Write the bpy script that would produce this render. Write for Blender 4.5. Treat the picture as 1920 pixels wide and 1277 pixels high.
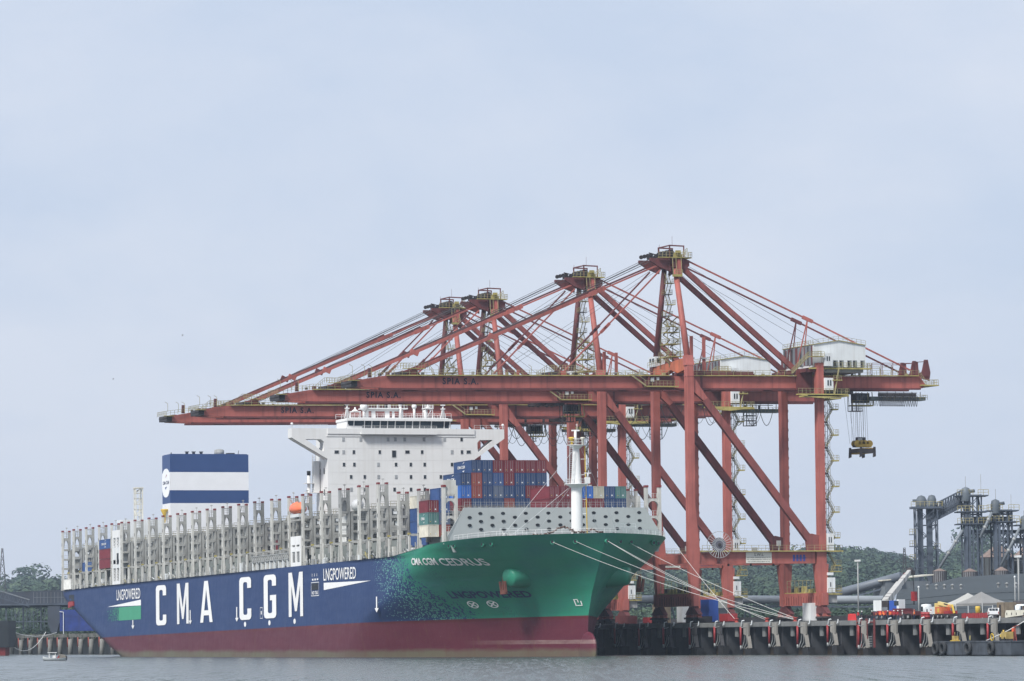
import bpy, bmesh, math, random
from mathutils import Vector, Matrix, noise
random.seed(7)
R = math.radians
for o in list(bpy.data.objects): bpy.data.objects.remove(o)
S = bpy.context.scene
COL = S.collection

# ------------------------------------------------------------------ camera
# world frame: +Y runs along the quay away from the camera, +X towards the land, Z up, water at 0
FPX = 8500.0                                   # focal length in pixels of a 1920 wide frame
YAW, PITCH, ROLL = R(19.2), math.atan((1196 - 638.5) / 8500.0), 0.010
CAM = Vector((-326.3, -887.0, 4.0))
cd = Vector((math.sin(YAW) * math.cos(PITCH), math.cos(YAW) * math.cos(PITCH), math.sin(PITCH)))
cr = Vector((math.cos(YAW), -math.sin(YAW), 0))
cu = cr.cross(cd)
CR = cr * math.cos(ROLL) - cu * math.sin(ROLL)
CU = cr * math.sin(ROLL) + cu * math.cos(ROLL)
cam = bpy.data.cameras.new('camera'); co = bpy.data.objects.new('camera', cam); COL.objects.link(co)
cam.sensor_width = 36; cam.lens = FPX / 1920 * 36; cam.clip_start = 1; cam.clip_end = 20000
m = Matrix((CR, CU, -cd)).transposed().to_4x4(); m.translation = CAM
co.matrix_world = m
S.camera = co

def at(px, py, D):
    """point of the world seen at a pixel of the 1920 px wide photograph, D metres deep"""
    return CAM + (cd + CR * ((px - 960) / FPX) - CU * ((py - 638.5) / FPX)) * D

# ------------------------------------------------------------------ sky, sun, exposure
SUN_EL, SUN_AZ = R(48), R(236)                 # azimuth: from +Y clockwise; soft light from the camera's left
w = bpy.data.worlds.new('World'); S.world = w; w.use_nodes = True
nt = w.node_tree; nt.nodes.clear()
def N(t, **k):
    n = nt.nodes.new(t)
    for a, b in k.items(): setattr(n, a, b)
    return n
out = N('ShaderNodeOutputWorld')
sky = N('ShaderNodeTexSky', sky_type='NISHITA', sun_disc=False, sun_elevation=SUN_EL, sun_rotation=SUN_AZ)
sky.dust_density = 2.5; sky.air_density = 1.0
bg1 = N('ShaderNodeBackground'); bg1.inputs[1].default_value = 0.11
nt.links.new(sky.outputs[0], bg1.inputs[0])
bg2 = N('ShaderNodeBackground'); bg2.inputs[1].default_value = 1.02
tc = N('ShaderNodeTexCoord'); mp = N('ShaderNodeMapping'); mp.inputs['Scale'].default_value = (1.0, 1.0, 2.2)
mp.inputs['Rotation'].default_value = (0.1, 0.25, 0.4)
nt.links.new(tc.outputs['Generated'], mp.inputs[0])
n1 = N('ShaderNodeTexNoise'); n1.inputs['Scale'].default_value = 6.5; n1.inputs['Detail'].default_value = 8; n1.inputs['Roughness'].default_value = .58
n1.inputs['Distortion'].default_value = .15
nt.links.new(mp.outputs[0], n1.inputs['Vector'])
ra = N('ShaderNodeValToRGB'); e = ra.color_ramp.elements
e[0].position = .38; e[0].color = (.495, .572, .71, 1); e[1].position = .61; e[1].color = (.59, .64, .745, 1)
nt.links.new(n1.outputs['Fac'], ra.inputs[0]); nt.links.new(ra.outputs[0], bg2.inputs[0])
mx = N('ShaderNodeMixShader'); mx.inputs[0].default_value = .92
nt.links.new(bg1.outputs[0], mx.inputs[1]); nt.links.new(bg2.outputs[0], mx.inputs[2]); nt.links.new(mx.outputs[0], out.inputs[0])
sl = bpy.data.lights.new('sun', 'SUN'); so = bpy.data.objects.new('sun', sl); COL.objects.link(so)
sl.energy = 4.0; sl.angle = R(12); sl.color = (1, .965, .91)
sdir = Vector((math.sin(SUN_AZ) * math.cos(SUN_EL), math.cos(SUN_AZ) * math.cos(SUN_EL), math.sin(SUN_EL)))
so.rotation_euler = sdir.to_track_quat('Z', 'Y').to_euler(); so.location = (-300, -300, 400)
S.view_settings.view_transform = 'Standard'; S.view_settings.look = 'None'
S.view_settings.exposure = 0.26; S.view_settings.gamma = 1.0
S.cycles.volume_bounces = 0; S.cycles.max_bounces = 5; S.cycles.diffuse_bounces = 2; S.cycles.glossy_bounces = 3
S.cycles.use_denoising = True

# ------------------------------------------------------------------ materials
MATS = {}
def mat(name, rgb, rough=.55, var=.12, scale=.35, metal=0.0, rust=0.0, streak=0.0, dark=(.05, .045, .04), spec=.35, bump=0.0, rustcol=(.13, .055, .03), objvar=.06):
    """painted or weathered surface: base colour, patchy variation, vertical dirt streaks, rust patches"""
    if name in MATS: return MATS[name]
    m = bpy.data.materials.new(name); m.use_nodes = True; t = m.node_tree; b = t.nodes['Principled BSDF']
    b.inputs['Roughness'].default_value = rough; b.inputs['Metallic'].default_value = metal
    b.inputs['Specular IOR Level'].default_value = spec
    geo = t.nodes.new('ShaderNodeTexCoord')
    ns = t.nodes.new('ShaderNodeTexNoise'); ns.inputs['Scale'].default_value = scale; ns.inputs['Detail'].default_value = 6
    t.links.new(geo.outputs['Object'], ns.inputs['Vector'])
    mr = t.nodes.new('ShaderNodeMapRange'); mr.inputs[1].default_value = .3; mr.inputs[2].default_value = .7
    mr.inputs[3].default_value = 1 - var; mr.inputs[4].default_value = 1 + var
    t.links.new(ns.outputs['Fac'], mr.inputs[0])
    mul = t.nodes.new('ShaderNodeMix'); mul.data_type = 'RGBA'; mul.blend_type = 'MULTIPLY'; mul.inputs[0].default_value = 1
    mul.inputs[6].default_value = (*rgb, 1); t.links.new(mr.outputs[0], mul.inputs[7])
    last = mul.outputs[2]
    oi = t.nodes.new('ShaderNodeObjectInfo'); ov = t.nodes.new('ShaderNodeMapRange'); ov.inputs[3].default_value = 1 - objvar; ov.inputs[4].default_value = 1 + objvar
    t.links.new(oi.outputs['Random'], ov.inputs[0]); m2 = t.nodes.new('ShaderNodeMix'); m2.data_type = 'RGBA'; m2.blend_type = 'MULTIPLY'; m2.inputs[0].default_value = 1
    t.links.new(last, m2.inputs[6]); t.links.new(ov.outputs[0], m2.inputs[7]); last = m2.outputs[2]
    if streak > 0:
        mp = t.nodes.new('ShaderNodeMapping'); mp.inputs['Scale'].default_value = (1.3, 1.3, .06)
        t.links.new(geo.outputs['Object'], mp.inputs[0])
        n2 = t.nodes.new('ShaderNodeTexNoise'); n2.inputs['Scale'].default_value = 1.0; n2.inputs['Detail'].default_value = 5
        t.links.new(mp.outputs[0], n2.inputs['Vector'])
        r2 = t.nodes.new('ShaderNodeMapRange'); r2.inputs[1].default_value = .50; r2.inputs[2].default_value = .78; r2.inputs[4].default_value = streak
        t.links.new(n2.outputs['Fac'], r2.inputs[0])
        mm = t.nodes.new('ShaderNodeMix'); mm.data_type = 'RGBA'; mm.inputs[7].default_value = (*dark, 1)
        t.links.new(r2.outputs[0], mm.inputs[0]); t.links.new(last, mm.inputs[6]); last = mm.outputs[2]
    if rust > 0:
        n3 = t.nodes.new('ShaderNodeTexNoise'); n3.inputs['Scale'].default_value = scale * 2.3; n3.inputs['Detail'].default_value = 9; n3.inputs['Roughness'].default_value = .7
        t.links.new(geo.outputs['Object'], n3.inputs['Vector'])
        r3 = t.nodes.new('ShaderNodeMapRange'); r3.inputs[1].default_value = .68 - rust * .22; r3.inputs[2].default_value = .8 - rust * .15; r3.inputs[4].default_value = .8
        t.links.new(n3.outputs['Fac'], r3.inputs[0])
        mm = t.nodes.new('ShaderNodeMix'); mm.data_type = 'RGBA'; mm.inputs[7].default_value = (*rustcol, 1)
        t.links.new(r3.outputs[0], mm.inputs[0]); t.links.new(last, mm.inputs[6]); last = mm.outputs[2]
    if bump > 0:
        bp = t.nodes.new('ShaderNodeBump'); bp.inputs['Strength'].default_value = bump; bp.inputs['Distance'].default_value = .1
        t.links.new(ns.outputs['Fac'], bp.inputs['Height']); t.links.new(bp.outputs[0], b.inputs['Normal'])
    t.links.new(last, b.inputs['Base Color'])
    MATS[name] = m
    return m

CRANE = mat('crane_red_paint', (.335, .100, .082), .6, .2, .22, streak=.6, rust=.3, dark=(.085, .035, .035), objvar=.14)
CRANED = mat('crane_dark_shaded_red', (.13, .038, .040), .65, .25, .25, streak=.7, rust=.45, dark=(.03, .022, .022))  # dark parts, and far members whose shade is painted into the red
CRANEM = mat('crane_half_shaded_red', (.21, .062, .056), .6, .25, .25, streak=.65, rust=.35, dark=(.05, .025, .025))  # crane red with shade painted in, for near braces and back struts
ORANGE = mat('crane_orange_primer', (.42, .12, .06), .6, .2, .3, streak=.5, rust=.3)
GRIME = mat('greasy_machinery', (.035, .03, .032), .6, .4, .8, rust=.4)
YEL = mat('walkway_yellow', (.35, .30, .10), .6, .3, .6, rust=.35, rustcol=(.09, .06, .03))
YELG = mat('rail_dirty_yellow', (.28, .25, .13), .65, .3, .6, rust=.4)
ROPE = mat('steel_rope', (.05, .05, .055), .6, .1)
GREYST = mat('galvanised_grey', (.30, .31, .31), .6, .15, .5, streak=.3)
WHITE = mat('ship_white', (.74, .745, .74), .45, .05, .15, streak=.2, dark=(.42, .38, .32))
WHITE2 = mat('panel_white', (.66, .69, .70), .5, .08, .3, streak=.3, dark=(.3, .27, .22))
LASH = mat('lashing_grey', (.335, .34, .325), .6, .2, .5, streak=.34, rust=.28, dark=(.14, .10, .075))
LASHL = mat('lashing_light', (.52, .52, .49), .6, .12, .4, streak=.45, rust=.22, dark=(.20, .15, .11))
REDCAP = mat('red_cap', (.20, .03, .03), .5)
NAVY = mat('navy_paint', (.028, .065, .20), .45, .08, .2)
DECKG = mat('deck_grey_green', (.20, .22, .21), .7, .2, .3, rust=.3)
BRKW = mat('breakwater_grey', (.36, .385, .385), .55, .05, .2, streak=.12, dark=(.25, .25, .24))
BLACK = mat('opening_dark', (.012, .014, .018), .5, .2)
GLASS = mat('window_glass', (.015, .022, .03), .12, .1, spec=.6)
GREENP = mat('bow_green', (.028, .24, .150), .42, .06, .2)
CONC = mat('quay_concrete', (.17, .175, .175), .85, .2, .3, streak=.45, rust=.15, dark=(.08, .075, .07), bump=.4)
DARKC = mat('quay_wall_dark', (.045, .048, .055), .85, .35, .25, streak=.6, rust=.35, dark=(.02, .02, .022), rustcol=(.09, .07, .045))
RUBBER = mat('rubber', (.02, .02, .022), .8, .2)
ORV = mat('orange_cloth', (.75, .12, .04), .8)
REDV = mat('red_paint', (.28, .028, .032), .5, .15, 1)
PILEW = mat('pile_pale', (.25, .24, .22), .8, .2, .5, streak=.6, dark=(.12, .10, .08))
BLUEP = mat('blue_paint', (.03, .09, .38), .5, .15, .4)
YELP = mat('plant_yellow', (.55, .38, .06), .5, .15, .8)
CREAM = mat('cream_paint', (.60, .58, .49), .5, .12, .4, streak=.3)
DARKST = mat('plant_steel', (.065, .082, .11), .7, .25, .3)
TIN = mat('plant_tin', (.16, .18, .20), .6, .2, .15, streak=.4)

# ------------------------------------------------------------------ mesh builder
class MB:
    def __init__(s): s.v = []; s.f = []; s.m = []; s.sm = []; s.mats = []; s.cur = 0
    def use(s, mt):
        if mt not in s.mats: s.mats.append(mt)
        s.cur = s.mats.index(mt); return s
    def face(s, idx, smooth=False): s.f.append(idx); s.m.append(s.cur); s.sm.append(smooth)
    def poly(s, pts):
        n = len(s.v); s.v += [tuple(p) for p in pts]; s.face(list(range(n, n + len(pts))))
    def box(s, x0, x1, y0, y1, z0, z1):
        n = len(s.v)
        s.v += [(x, y, z) for z in (z0, z1) for y in (y0, y1) for x in (x0, x1)]
        for q in ((0, 2, 3, 1), (4, 5, 7, 6), (0, 1, 5, 4), (2, 6, 7, 3), (0, 4, 6, 2), (1, 3, 7, 5)): s.face([n + i for i in q])
        return s
    def frustum(s, c0, a0, b0, c1, a1, b1):
        """tapered box along z: bottom centre c0 half sizes a0,b0; top centre c1 half sizes a1,b1"""
        n = len(s.v)
        for c, a, b in ((c0, a0, b0), (c1, a1, b1)):
            s.v += [(c[0] + i * a, c[1] + j * b, c[2]) for j in (-1, 1) for i in (-1, 1)]
        for q in ((0, 2, 3, 1), (4, 5, 7, 6), (0, 1, 5, 4), (2, 6, 7, 3), (0, 4, 6, 2), (1, 3, 7, 5)): s.face([n + i for i in q])
        return s
    def beam(s, p, q, w, h=None, up=(0, 0, 1)):
        h = w if h is None else h
        p = Vector(p); q = Vector(q); d = (q - p)
        if d.length < 1e-6: return s
        d.normalize(); u = Vector(up)
        if abs(d.dot(u)) > .98: u = Vector((0, 1, 0))
        a = d.cross(u).normalized() * (w / 2); b = a.cross(d).normalized() * (h / 2)
        n = len(s.v)
        for c in (p, q): s.v += [tuple(c + i * a + j * b) for j in (-1, 1) for i in (-1, 1)]
        for f in ((0, 2, 3, 1), (4, 5, 7, 6), (0, 1, 5, 4), (2, 6, 7, 3), (0, 4, 6, 2), (1, 3, 7, 5)): s.face([n + i for i in f])
        return s
    def tube(s, p, q, r0, r1=None, n=10, caps=True):
        r1 = r0 if r1 is None else r1
        p = Vector(p); q = Vector(q); d = (q - p).normalized()
        u = Vector((0, 0, 1)) if abs(d.z) < .95 else Vector((1, 0, 0))
        a = d.cross(u).normalized(); b = d.cross(a)
        k = len(s.v)
        for c, r in ((p, r0), (q, r1)):
            s.v += [tuple(c + (a * math.cos(t) + b * math.sin(t)) * r) for t in (2 * math.pi * i / n for i in range(n))]
        for i in range(n):
            j = (i + 1) % n; s.face([k + i, k + j, k + n + j, k + n + i], True)
        if caps: s.face([k + i for i in range(n)][::-1]); s.face([k + n + i for i in range(n)])
        return s
    def path(s, pts, r, n=5):
        for a, b in zip(pts, pts[1:]): s.tube(a, b, r, r, n, False)
        return s
    def prism(s, pts, ext):
        """flat polygon given as 3d points, extruded by vector ext"""
        n = len(s.v); k = len(pts); ext = Vector(ext)
        s.v += [tuple(p) for p in pts] + [tuple(Vector(p) + ext) for p in pts]
        s.face(list(range(n, n + k))[::-1]); s.face(list(range(n + k, n + 2 * k)))
        for i in range(k):
            j = (i + 1) % k; s.face([n + i, n + j, n + k + j, n + k + i])
        return s
    def lathe(s, c, prof, n=16, axis='z'):
        k = len(s.v)
        for r, z in prof:
            for i in range(n):
                t = 2 * math.pi * i / n; a, b = r * math.cos(t), r * math.sin(t)
                s.v.append((c[0] + a, c[1] + b, c[2] + z) if axis == 'z' else ((c[0] + z, c[1] + a, c[2] + b) if axis == 'x' else (c[0] + a, c[1] + z, c[2] + b)))
        for r in range(len(prof) - 1):
            for i in range(n):
                j = (i + 1) % n; s.face([k + r * n + i, k + r * n + j, k + (r + 1) * n + j, k + (r + 1) * n + i], True)
        return s
    def ball(s, c, rx, ry, rz, n=12, m=8):
        k = len(s.v)
        for a in range(m + 1):
            ph = math.pi * a / m
            for i in range(n):
                t = 2 * math.pi * i / n
                s.v.append((c[0] + rx * math.sin(ph) * math.cos(t), c[1] + ry * math.sin(ph) * math.sin(t), c[2] + rz * math.cos(ph)))
        for a in range(m):
            for i in range(n):
                j = (i + 1) % n; s.face([k + a * n + i, k + (a + 1) * n + i, k + (a + 1) * n + j, k + a * n + j], True)
        return s
    def rail(s, pts, h=1.1, step=2.0, r=.07, mid=True, closed=False):
        pts = [Vector(p) for p in pts]
        if closed: pts.append(pts[0])
        for a, b in zip(pts, pts[1:]):
            L = (b - a).length; n = max(1, round(L / step)); up = Vector((0, 0, h))
            s.beam(a + up, b + up, r)
            if mid: s.beam(a + up * .5, b + up * .5, r * .8)
            for i in range(n + 1):
                c = a.lerp(b, i / n); s.beam(c, c + up, r)
        return s
    def build(s, name, parent=None, mt=None):
        me = bpy.data.meshes.new(name)
        me.from_pydata(s.v, [], s.f)
        mats = s.mats or [mt]
        for q in mats: me.materials.append(q)
        me.polygons.foreach_set('material_index', s.m); me.polygons.foreach_set('use_smooth', s.sm)
        me.update()
        o = bpy.data.objects.new(name, me); COL.objects.link(o)
        if parent: o.parent = parent
        return o

def mb(mt): return MB().use(mt)
def tag(o, label=None, cat=None, group=None, kind=None):
    if label: o['label'] = label
    if cat: o['category'] = cat
    if group: o['group'] = group
    if kind: o['kind'] = kind
    return o
def empty(name, loc=(0, 0, 0), rot=(0, 0, 0)):
    o = bpy.data.objects.new(name, None); COL.objects.link(o); o.location = loc; o.rotation_euler = rot; o.empty_display_size = .1
    return o
def copy_tree(o, parent=None):
    c = o.copy(); COL.objects.link(c)
    if parent is not None: c.parent = parent
    for ch in list(o.children): copy_tree(ch, c)
    return c

def text_mesh(body, bold=0.0, step=0.0, space=1.0):
    """vertices of a piece of writing in a unit box (u right, v up) and its faces"""
    cu_ = bpy.data.curves.new('t', 'FONT'); cu_.body = body; cu_.offset = bold; cu_.resolution_u = 3; cu_.space_character = space; cu_.fill_mode = 'FRONT'
    ob = bpy.data.objects.new('t', cu_); COL.objects.link(ob)
    dg = bpy.context.evaluated_depsgraph_get(); me = bpy.data.meshes.new_from_object(ob.evaluated_get(dg))
    bpy.data.objects.remove(ob); bm = bmesh.new(); bm.from_mesh(me); bpy.data.meshes.remove(me)
    xs = [v.co.x for v in bm.verts]; ys = [v.co.y for v in bm.verts]
    x0, x1, y0, y1 = min(xs), max(xs), min(ys), max(ys)
    for v in bm.verts: v.co = ((v.co.x - x0) / (x1 - x0), (v.co.y - y0) / (y1 - y0), 0)
    if step > 0:
        k = step
        while k < 1:
            bmesh.ops.bisect_plane(bm, geom=bm.verts[:] + bm.edges[:] + bm.faces[:], plane_co=(k, 0, 0), plane_no=(1, 0, 0)); k += step
        for k in (.25, .5, .75):
            bmesh.ops.bisect_plane(bm, geom=bm.verts[:] + bm.edges[:] + bm.faces[:], plane_co=(0, k, 0), plane_no=(0, 1, 0))
    bm.verts.index_update()
    V = [(v.co.x, v.co.y) for v in bm.verts]; F = [[v.index for v in f.verts] for f in bm.faces]
    bm.free(); return V, F
def writing(name, body, mp, mt, parent, bold=.012, step=0.0, space=1.0):
    V, F = text_mesh(body, bold, step, space)
    b = mb(mt); b.v = [tuple(mp(u, v)) for u, v in V]
    for f in F: b.face(f)
    return b.build(name, parent)

# ------------------------------------------------------------------ water, land, quay
def simple(name): 
    m = bpy.data.materials.new(name); m.use_nodes = True; return m, m.node_tree, m.node_tree.nodes['Principled BSDF']
WATER, t, b = simple('harbour_water')
b.inputs['Base Color'].default_value = (.062, .078, .072, 1); b.inputs['Roughness'].default_value = .22
b.inputs['IOR'].default_value = 1.33
g = t.nodes.new('ShaderNodeTexCoord'); mpn = t.nodes.new('ShaderNodeMapping'); mpn.inputs['Rotation'].default_value = (0, 0, R(19.2))
t.links.new(g.outputs['Object'], mpn.inputs[0])
wd = (math.sin(R(19.2)), math.cos(R(19.2)))      # the wind ripples run across the fairway
def wnoise(sc, ys_, det=4):
    mq = t.nodes.new('ShaderNodeMapping'); mq.inputs['Scale'].default_value = (1, ys_, 1); t.links.new(mpn.outputs[0], mq.inputs[0])
    n_ = t.nodes.new('ShaderNodeTexNoise'); n_.inputs['Scale'].default_value = sc; n_.inputs['Detail'].default_value = det; n_.inputs['Roughness'].default_value = .65
    t.links.new(mq.outputs[0], n_.inputs['Vector']); return n_.outputs['Fac']
def wm(op, a, b_):
    n_ = t.nodes.new('ShaderNodeMath'); n_.operation = op
    for i, x in enumerate((a, b_)):
        if isinstance(x, (int, float)): n_.inputs[i].default_value = x
        else: t.links.new(x, n_.inputs[i])
    return n_.outputs[0]
slope = wm('ADD', wm('MULTIPLY', wm('SUBTRACT', wnoise(6., .05), .5), .9), wm('ADD', wm('MULTIPLY', wm('SUBTRACT', wnoise(.9, .022), .5), 1.5), wm('ADD', wm('MULTIPLY', wm('SUBTRACT', wnoise(2.6, .03), .5), 1.3), wm('MULTIPLY', wm('SUBTRACT', wnoise(.05, .10), .5), .35))))
cs_ = wm('MULTIPLY', wm('SUBTRACT', wnoise(.9, .05), .5), .25)
cb = t.nodes.new('ShaderNodeCombineXYZ'); cb.inputs[2].default_value = 1
t.links.new(wm('ADD', wm('MULTIPLY', slope, -wd[0]), wm('MULTIPLY', cs_, wd[1])), cb.inputs[0]); t.links.new(wm('ADD', wm('MULTIPLY', slope, -wd[1]), wm('MULTIPLY', cs_, -wd[0])), cb.inputs[1])
vn = t.nodes.new('ShaderNodeVectorMath'); vn.operation = 'NORMALIZE'; t.links.new(cb.outputs[0], vn.inputs[0]); t.links.new(vn.outputs[0], b.inputs['Normal'])
XW0, XW1, YW0, YW1 = -1500, 2700, -950, 4700
wv = mb(WATER); wv.poly([(XW0, YW0, 0), (XW1, YW0, 0), (XW1, YW1, 0), (XW0, YW1, 0)])
tag(wv.build('water'), kind='structure')

LAND, t, b = simple('land_cover'); b.inputs['Roughness'].default_value = .95
g = t.nodes.new('ShaderNodeTexCoord'); n_ = t.nodes.new('ShaderNodeTexNoise'); n_.inputs['Scale'].default_value = .03; n_.inputs['Detail'].default_value = 8
t.links.new(g.outputs['Object'], n_.inputs['Vector']); r_ = t.nodes.new('ShaderNodeValToRGB')
r_.color_ramp.elements[0].position = .4; r_.color_ramp.elements[0].color = (.035, .06, .025, 1)
r_.color_ramp.elements[1].position = .6; r_.color_ramp.elements[1].color = (.10, .10, .07, 1)
t.links.new(n_.outputs['Fac'], r_.inputs[0]); t.links.new(r_.outputs[0], b.inputs['Base Color'])
PAVE = mat('yard_paving', (.16, .16, .155), .9, .25, .08, rust=.1)
QZ = 6.75                                       # quay deck level
tag(mb(PAVE).box(33.2, 200, -260, 760, -1, QZ - .02).build('ground'), kind='structure')
q = mb(CONC)
q.box(27.5, 33.2, -260, 480, QZ - 1.05, QZ)      # cap beam
q.box(27.2, 27.5, -260, 480, QZ - .95, QZ - .25)
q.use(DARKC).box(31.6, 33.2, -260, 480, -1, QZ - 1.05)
TIDE = mat('tide_stain', (.085, .06, .04), .8, .4, .6, streak=.5, rust=.3)
q.use(TIDE).box(31.55, 31.6, -260, 480, -1, 1.7)
for k in range(-16, 32):
    y = 74.2 - 15 * k * -1 if False else 74.2 + 15 * k
    if y > 470: break
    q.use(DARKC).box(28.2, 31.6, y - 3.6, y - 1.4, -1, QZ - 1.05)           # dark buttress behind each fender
    q.use(CONC).box(27.9, 28.2, y + 5.2, y + 6.7, QZ - 3.0, QZ - 1.05)      # small hanging slab between
    q.use(CONC).box(30.2, 31.6, y + 2.2, y + 4.0, -1, 1.6)
tag(q.build('quay'), kind='structure')
# fenders with a red ladder pole: one each 15 m along the quay face
def make_fender():
    r = empty('quay_fender')
    mb(PILEW).prism([(-.1, 0.7, -.15), (-.1, -1.7, -.15), (-.1, -1.7, -2.6), (-.1, -1.0, -3.1), (-.1, -.4, -2.6), (-.1, .7, -2.4)], (-.35, 0, 0)).build('panel', r)
    p = mb(PILEW); p.beam((-.25, -1.4, -2.6), (-.3, -2.4, -5.2), .75, .3)
    p.beam((-.25, -2.1, -4.6), (-.3, -.1, -5.3), .25); p.build('bracket', r)
    c = mb(GREYST)
    c.path([(-.4, .2, -2.6), (-.2, 1.0, -3.9), (-.4, 1.6, -5.2)], .09); c.build('chain', r); c = mb(GREYST); c.path([(-.4, -.6, -2.8), (-.2, -.2, -4.2), (-.4, .6, -5.2)], .09); c.build('chain', r); c = mb(GREYST)
    c.path([(-.4, -1.0, -.8), (-.5, 1.0, -1.1), (-.4, 2.4, -.9)], .08); c.build('chain', r)
    p = mb(REDV); p.tube((-.45, 2.1, -.9), (-.45, 2.1, -4.6), .23); p.use(GREYST).tube((-.45, 2.1, -4.6), (-.45, 2.1, -5.4), .2)
    p.build('pole', r)
    h = mb(WHITE2); h.path([(-.3, 2.1, -.7), (-.35, 1.7, .2), (0, 1.2, .35)], .13); h.build('mooring_hook', r); h = mb(WHITE2); h.path([(-.3, -2.6, -.6), (-.3, -3.2, -.5), (-.25, -3.3, .3)], .13); h.build('mooring_hook', r)
    s_ = mb(RUBBER); s_.box(-.5, 1.0, -2.9, -.2, -7.5, -5.25); s_.build('rubber_block', r)
    return r
f0 = make_fender(); fl = [74.2, 59.2, 44.2, 29.0, 13.9, -.5, -15.4, -30.7, -45.8, -60.7, -76, -90.1, -105.2, -120, -134.7]
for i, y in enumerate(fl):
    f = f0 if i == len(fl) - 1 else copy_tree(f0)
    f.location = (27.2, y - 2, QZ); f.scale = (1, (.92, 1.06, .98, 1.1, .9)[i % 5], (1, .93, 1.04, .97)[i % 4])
    if i < 6:                                  # the ship's shade is painted into these panels as black
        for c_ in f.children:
            if c_.name.startswith(('panel', 'bracket')): c_.material_slots[0].link = 'OBJECT'; c_.material_slots[0].material = mat('shaded_black_panel', (.06, .06, .065), .8, .3, .8, rust=.3)
    tag(f, ['%s quay fender with red pole and pale panel, counting rightwards from the ship' % s for s in ('First', 'Second', 'Third', 'Fourth', 'Fifth', 'Sixth', 'Seventh', 'Eighth', 'Ninth', 'Tenth', 'Eleventh', 'Twelfth', 'Thirteenth', 'Fourteenth', 'Fifteenth')][i], 'fender', 'fenders along the quay face')
# far wharf on piles, beyond the stern
DKW = mat('wharf_concrete', (.12, .12, .11), .9, .3, .3, streak=.5, rust=.2)
wr = empty('pile_wharf', (31, 600, 0))
mb(DKW).box(-3.5, 20, -110, 150, 5.6, 6.8).build('deck', wr)
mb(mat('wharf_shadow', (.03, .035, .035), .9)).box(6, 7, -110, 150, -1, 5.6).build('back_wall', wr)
pw = None
for i in range(15):
    y = -86 + i * 14.3
    o = mb(mat('pile_wharf_pale', (.17, .17, .16), .8, .2, .5, streak=.5)).tube((-4.3, y, -1), (-4.3, y, 5.0), .8, n=12).use(mat('rust_pole', (.25, .06, .045), .8)).tube((-5.2, y, 2.4), (-5.2, y, 5.6), .22, n=6).use(DKW).box(-4.3, -3.4, y - .4, y + .4, 4.4, 5.7).build('pile', wr)
sc_ = mb(mat('wharf_scrub', (.05, .065, .03), .95, .4, .6)); rr = random.Random(3)
for i in range(260):
    y = rr.uniform(-108, 120); z = 5.2 + rr.random() * 1.6; a = rr.uniform(.3, 1.1)
    c = Vector((-3.6 - rr.random() * .5, y, z)); sc_.poly([c + Vector((rr.uniform(-.3, .3), rr.uniform(-a, a), rr.uniform(-a, a) * .7)) for _ in range(3)])
sc_.build('clutter', wr)
tag(wr, 'dark overgrown wharf on pale round piles beyond the stern', 'wharf')

# ------------------------------------------------------------------ hills and forest
def hill_h(px, D):
    """terrain height by pixel column and depth"""
    t = max(0, min(1, (D - 1700) / 2900))
    base = 6.7 + (46 + 9 * math.sin(px / 190.) + 5 * math.sin(px / 61. + 1)) * (t * t * (3 - 2 * t))
    if px < 400: base = 6.7 + (base - 6.7) * .62
    if px > 1740: base += 20 * math.exp(-((px - 1835) / 55) ** 2) * t * 1.2
    return base
def gp(px, D):
    p = at(px, 1196, D); return p
hl = mb(LAND); NX, NY = 70, 22; c0 = []
for j in range(NY + 1):
    D = 1300 + (4800 - 1300) * j / NY
    for i in range(NX + 1):
        px = -420 + i * (2760 / NX); p = gp(px, D)
        hl.v.append((p.x, p.y, hill_h(px, D) - .5 if p.x > 60 else -4))
for j in range(NY):
    for i in range(NX):
        a = j * (NX + 1) + i; hl.face([a, a + 1, a + NX + 2, a + NX + 1], True)
tag(hl.build('terrain'), kind='structure')
LEAF, t, b = simple('forest_leaves'); b.inputs['Roughness'].default_value = .8; b.inputs['Specular IOR Level'].default_value = .15
g = t.nodes.new('ShaderNodeTexCoord'); n_ = t.nodes.new('ShaderNodeTexNoise'); n_.inputs['Scale'].default_value = .022; n_.inputs['Detail'].default_value = 7; n_.inputs['Roughness'].default_value = .65
t.links.new(g.outputs['Object'], n_.inputs['Vector']); r_ = t.nodes.new('ShaderNodeValToRGB'); e = r_.color_ramp.elements
e[0].position = .36; e[0].color = (.022, .042, .034, 1); e[1].position = .68; e[1].color = (.085, .12, .065, 1)
k = e.new(.5); k.color = (.042, .070, .045, 1)
t.links.new(n_.outputs['Fac'], r_.inputs[0]); t.links.new(r_.outputs[0], b.inputs['Base Color'])
def crown_proto(rnd, nq=190, sz=.17):
    """unit crown: lobes covered in leaf clumps"""
    lobes = [(Vector((0, 0, .5)), .45)] + [(Vector((rnd.uniform(-.45, .45), rnd.uniform(-.45, .45), rnd.uniform(.35, .85))), rnd.uniform(.22, .36)) for _ in range(6)]
    V = []; F = []
    for i in range(nq):
        c, r = lobes[i % len(lobes)]
        d = Vector((rnd.gauss(0, 1), rnd.gauss(0, 1), rnd.gauss(.25, 1))).normalized(); p = c + d * r * rnd.uniform(.8, 1.08)
        t1 = d.cross(Vector((rnd.gauss(0, 1), rnd.gauss(0, 1), rnd.gauss(0, 1)))).normalized(); t2 = d.cross(t1) + d * rnd.uniform(-.5, .5)
        s = sz * rnd.uniform(.5, 1.0) * .5; n = len(V)
        V += [p + t1 * s, p + t2 * s, p - t1 * s * .9, p - t2 * s]; F.append((n, n + 1, n + 2, n + 3))
    return V, F
rf = random.Random(11); protos = [crown_proto(rf) for _ in range(7)]
fv = []; ff = []
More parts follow.
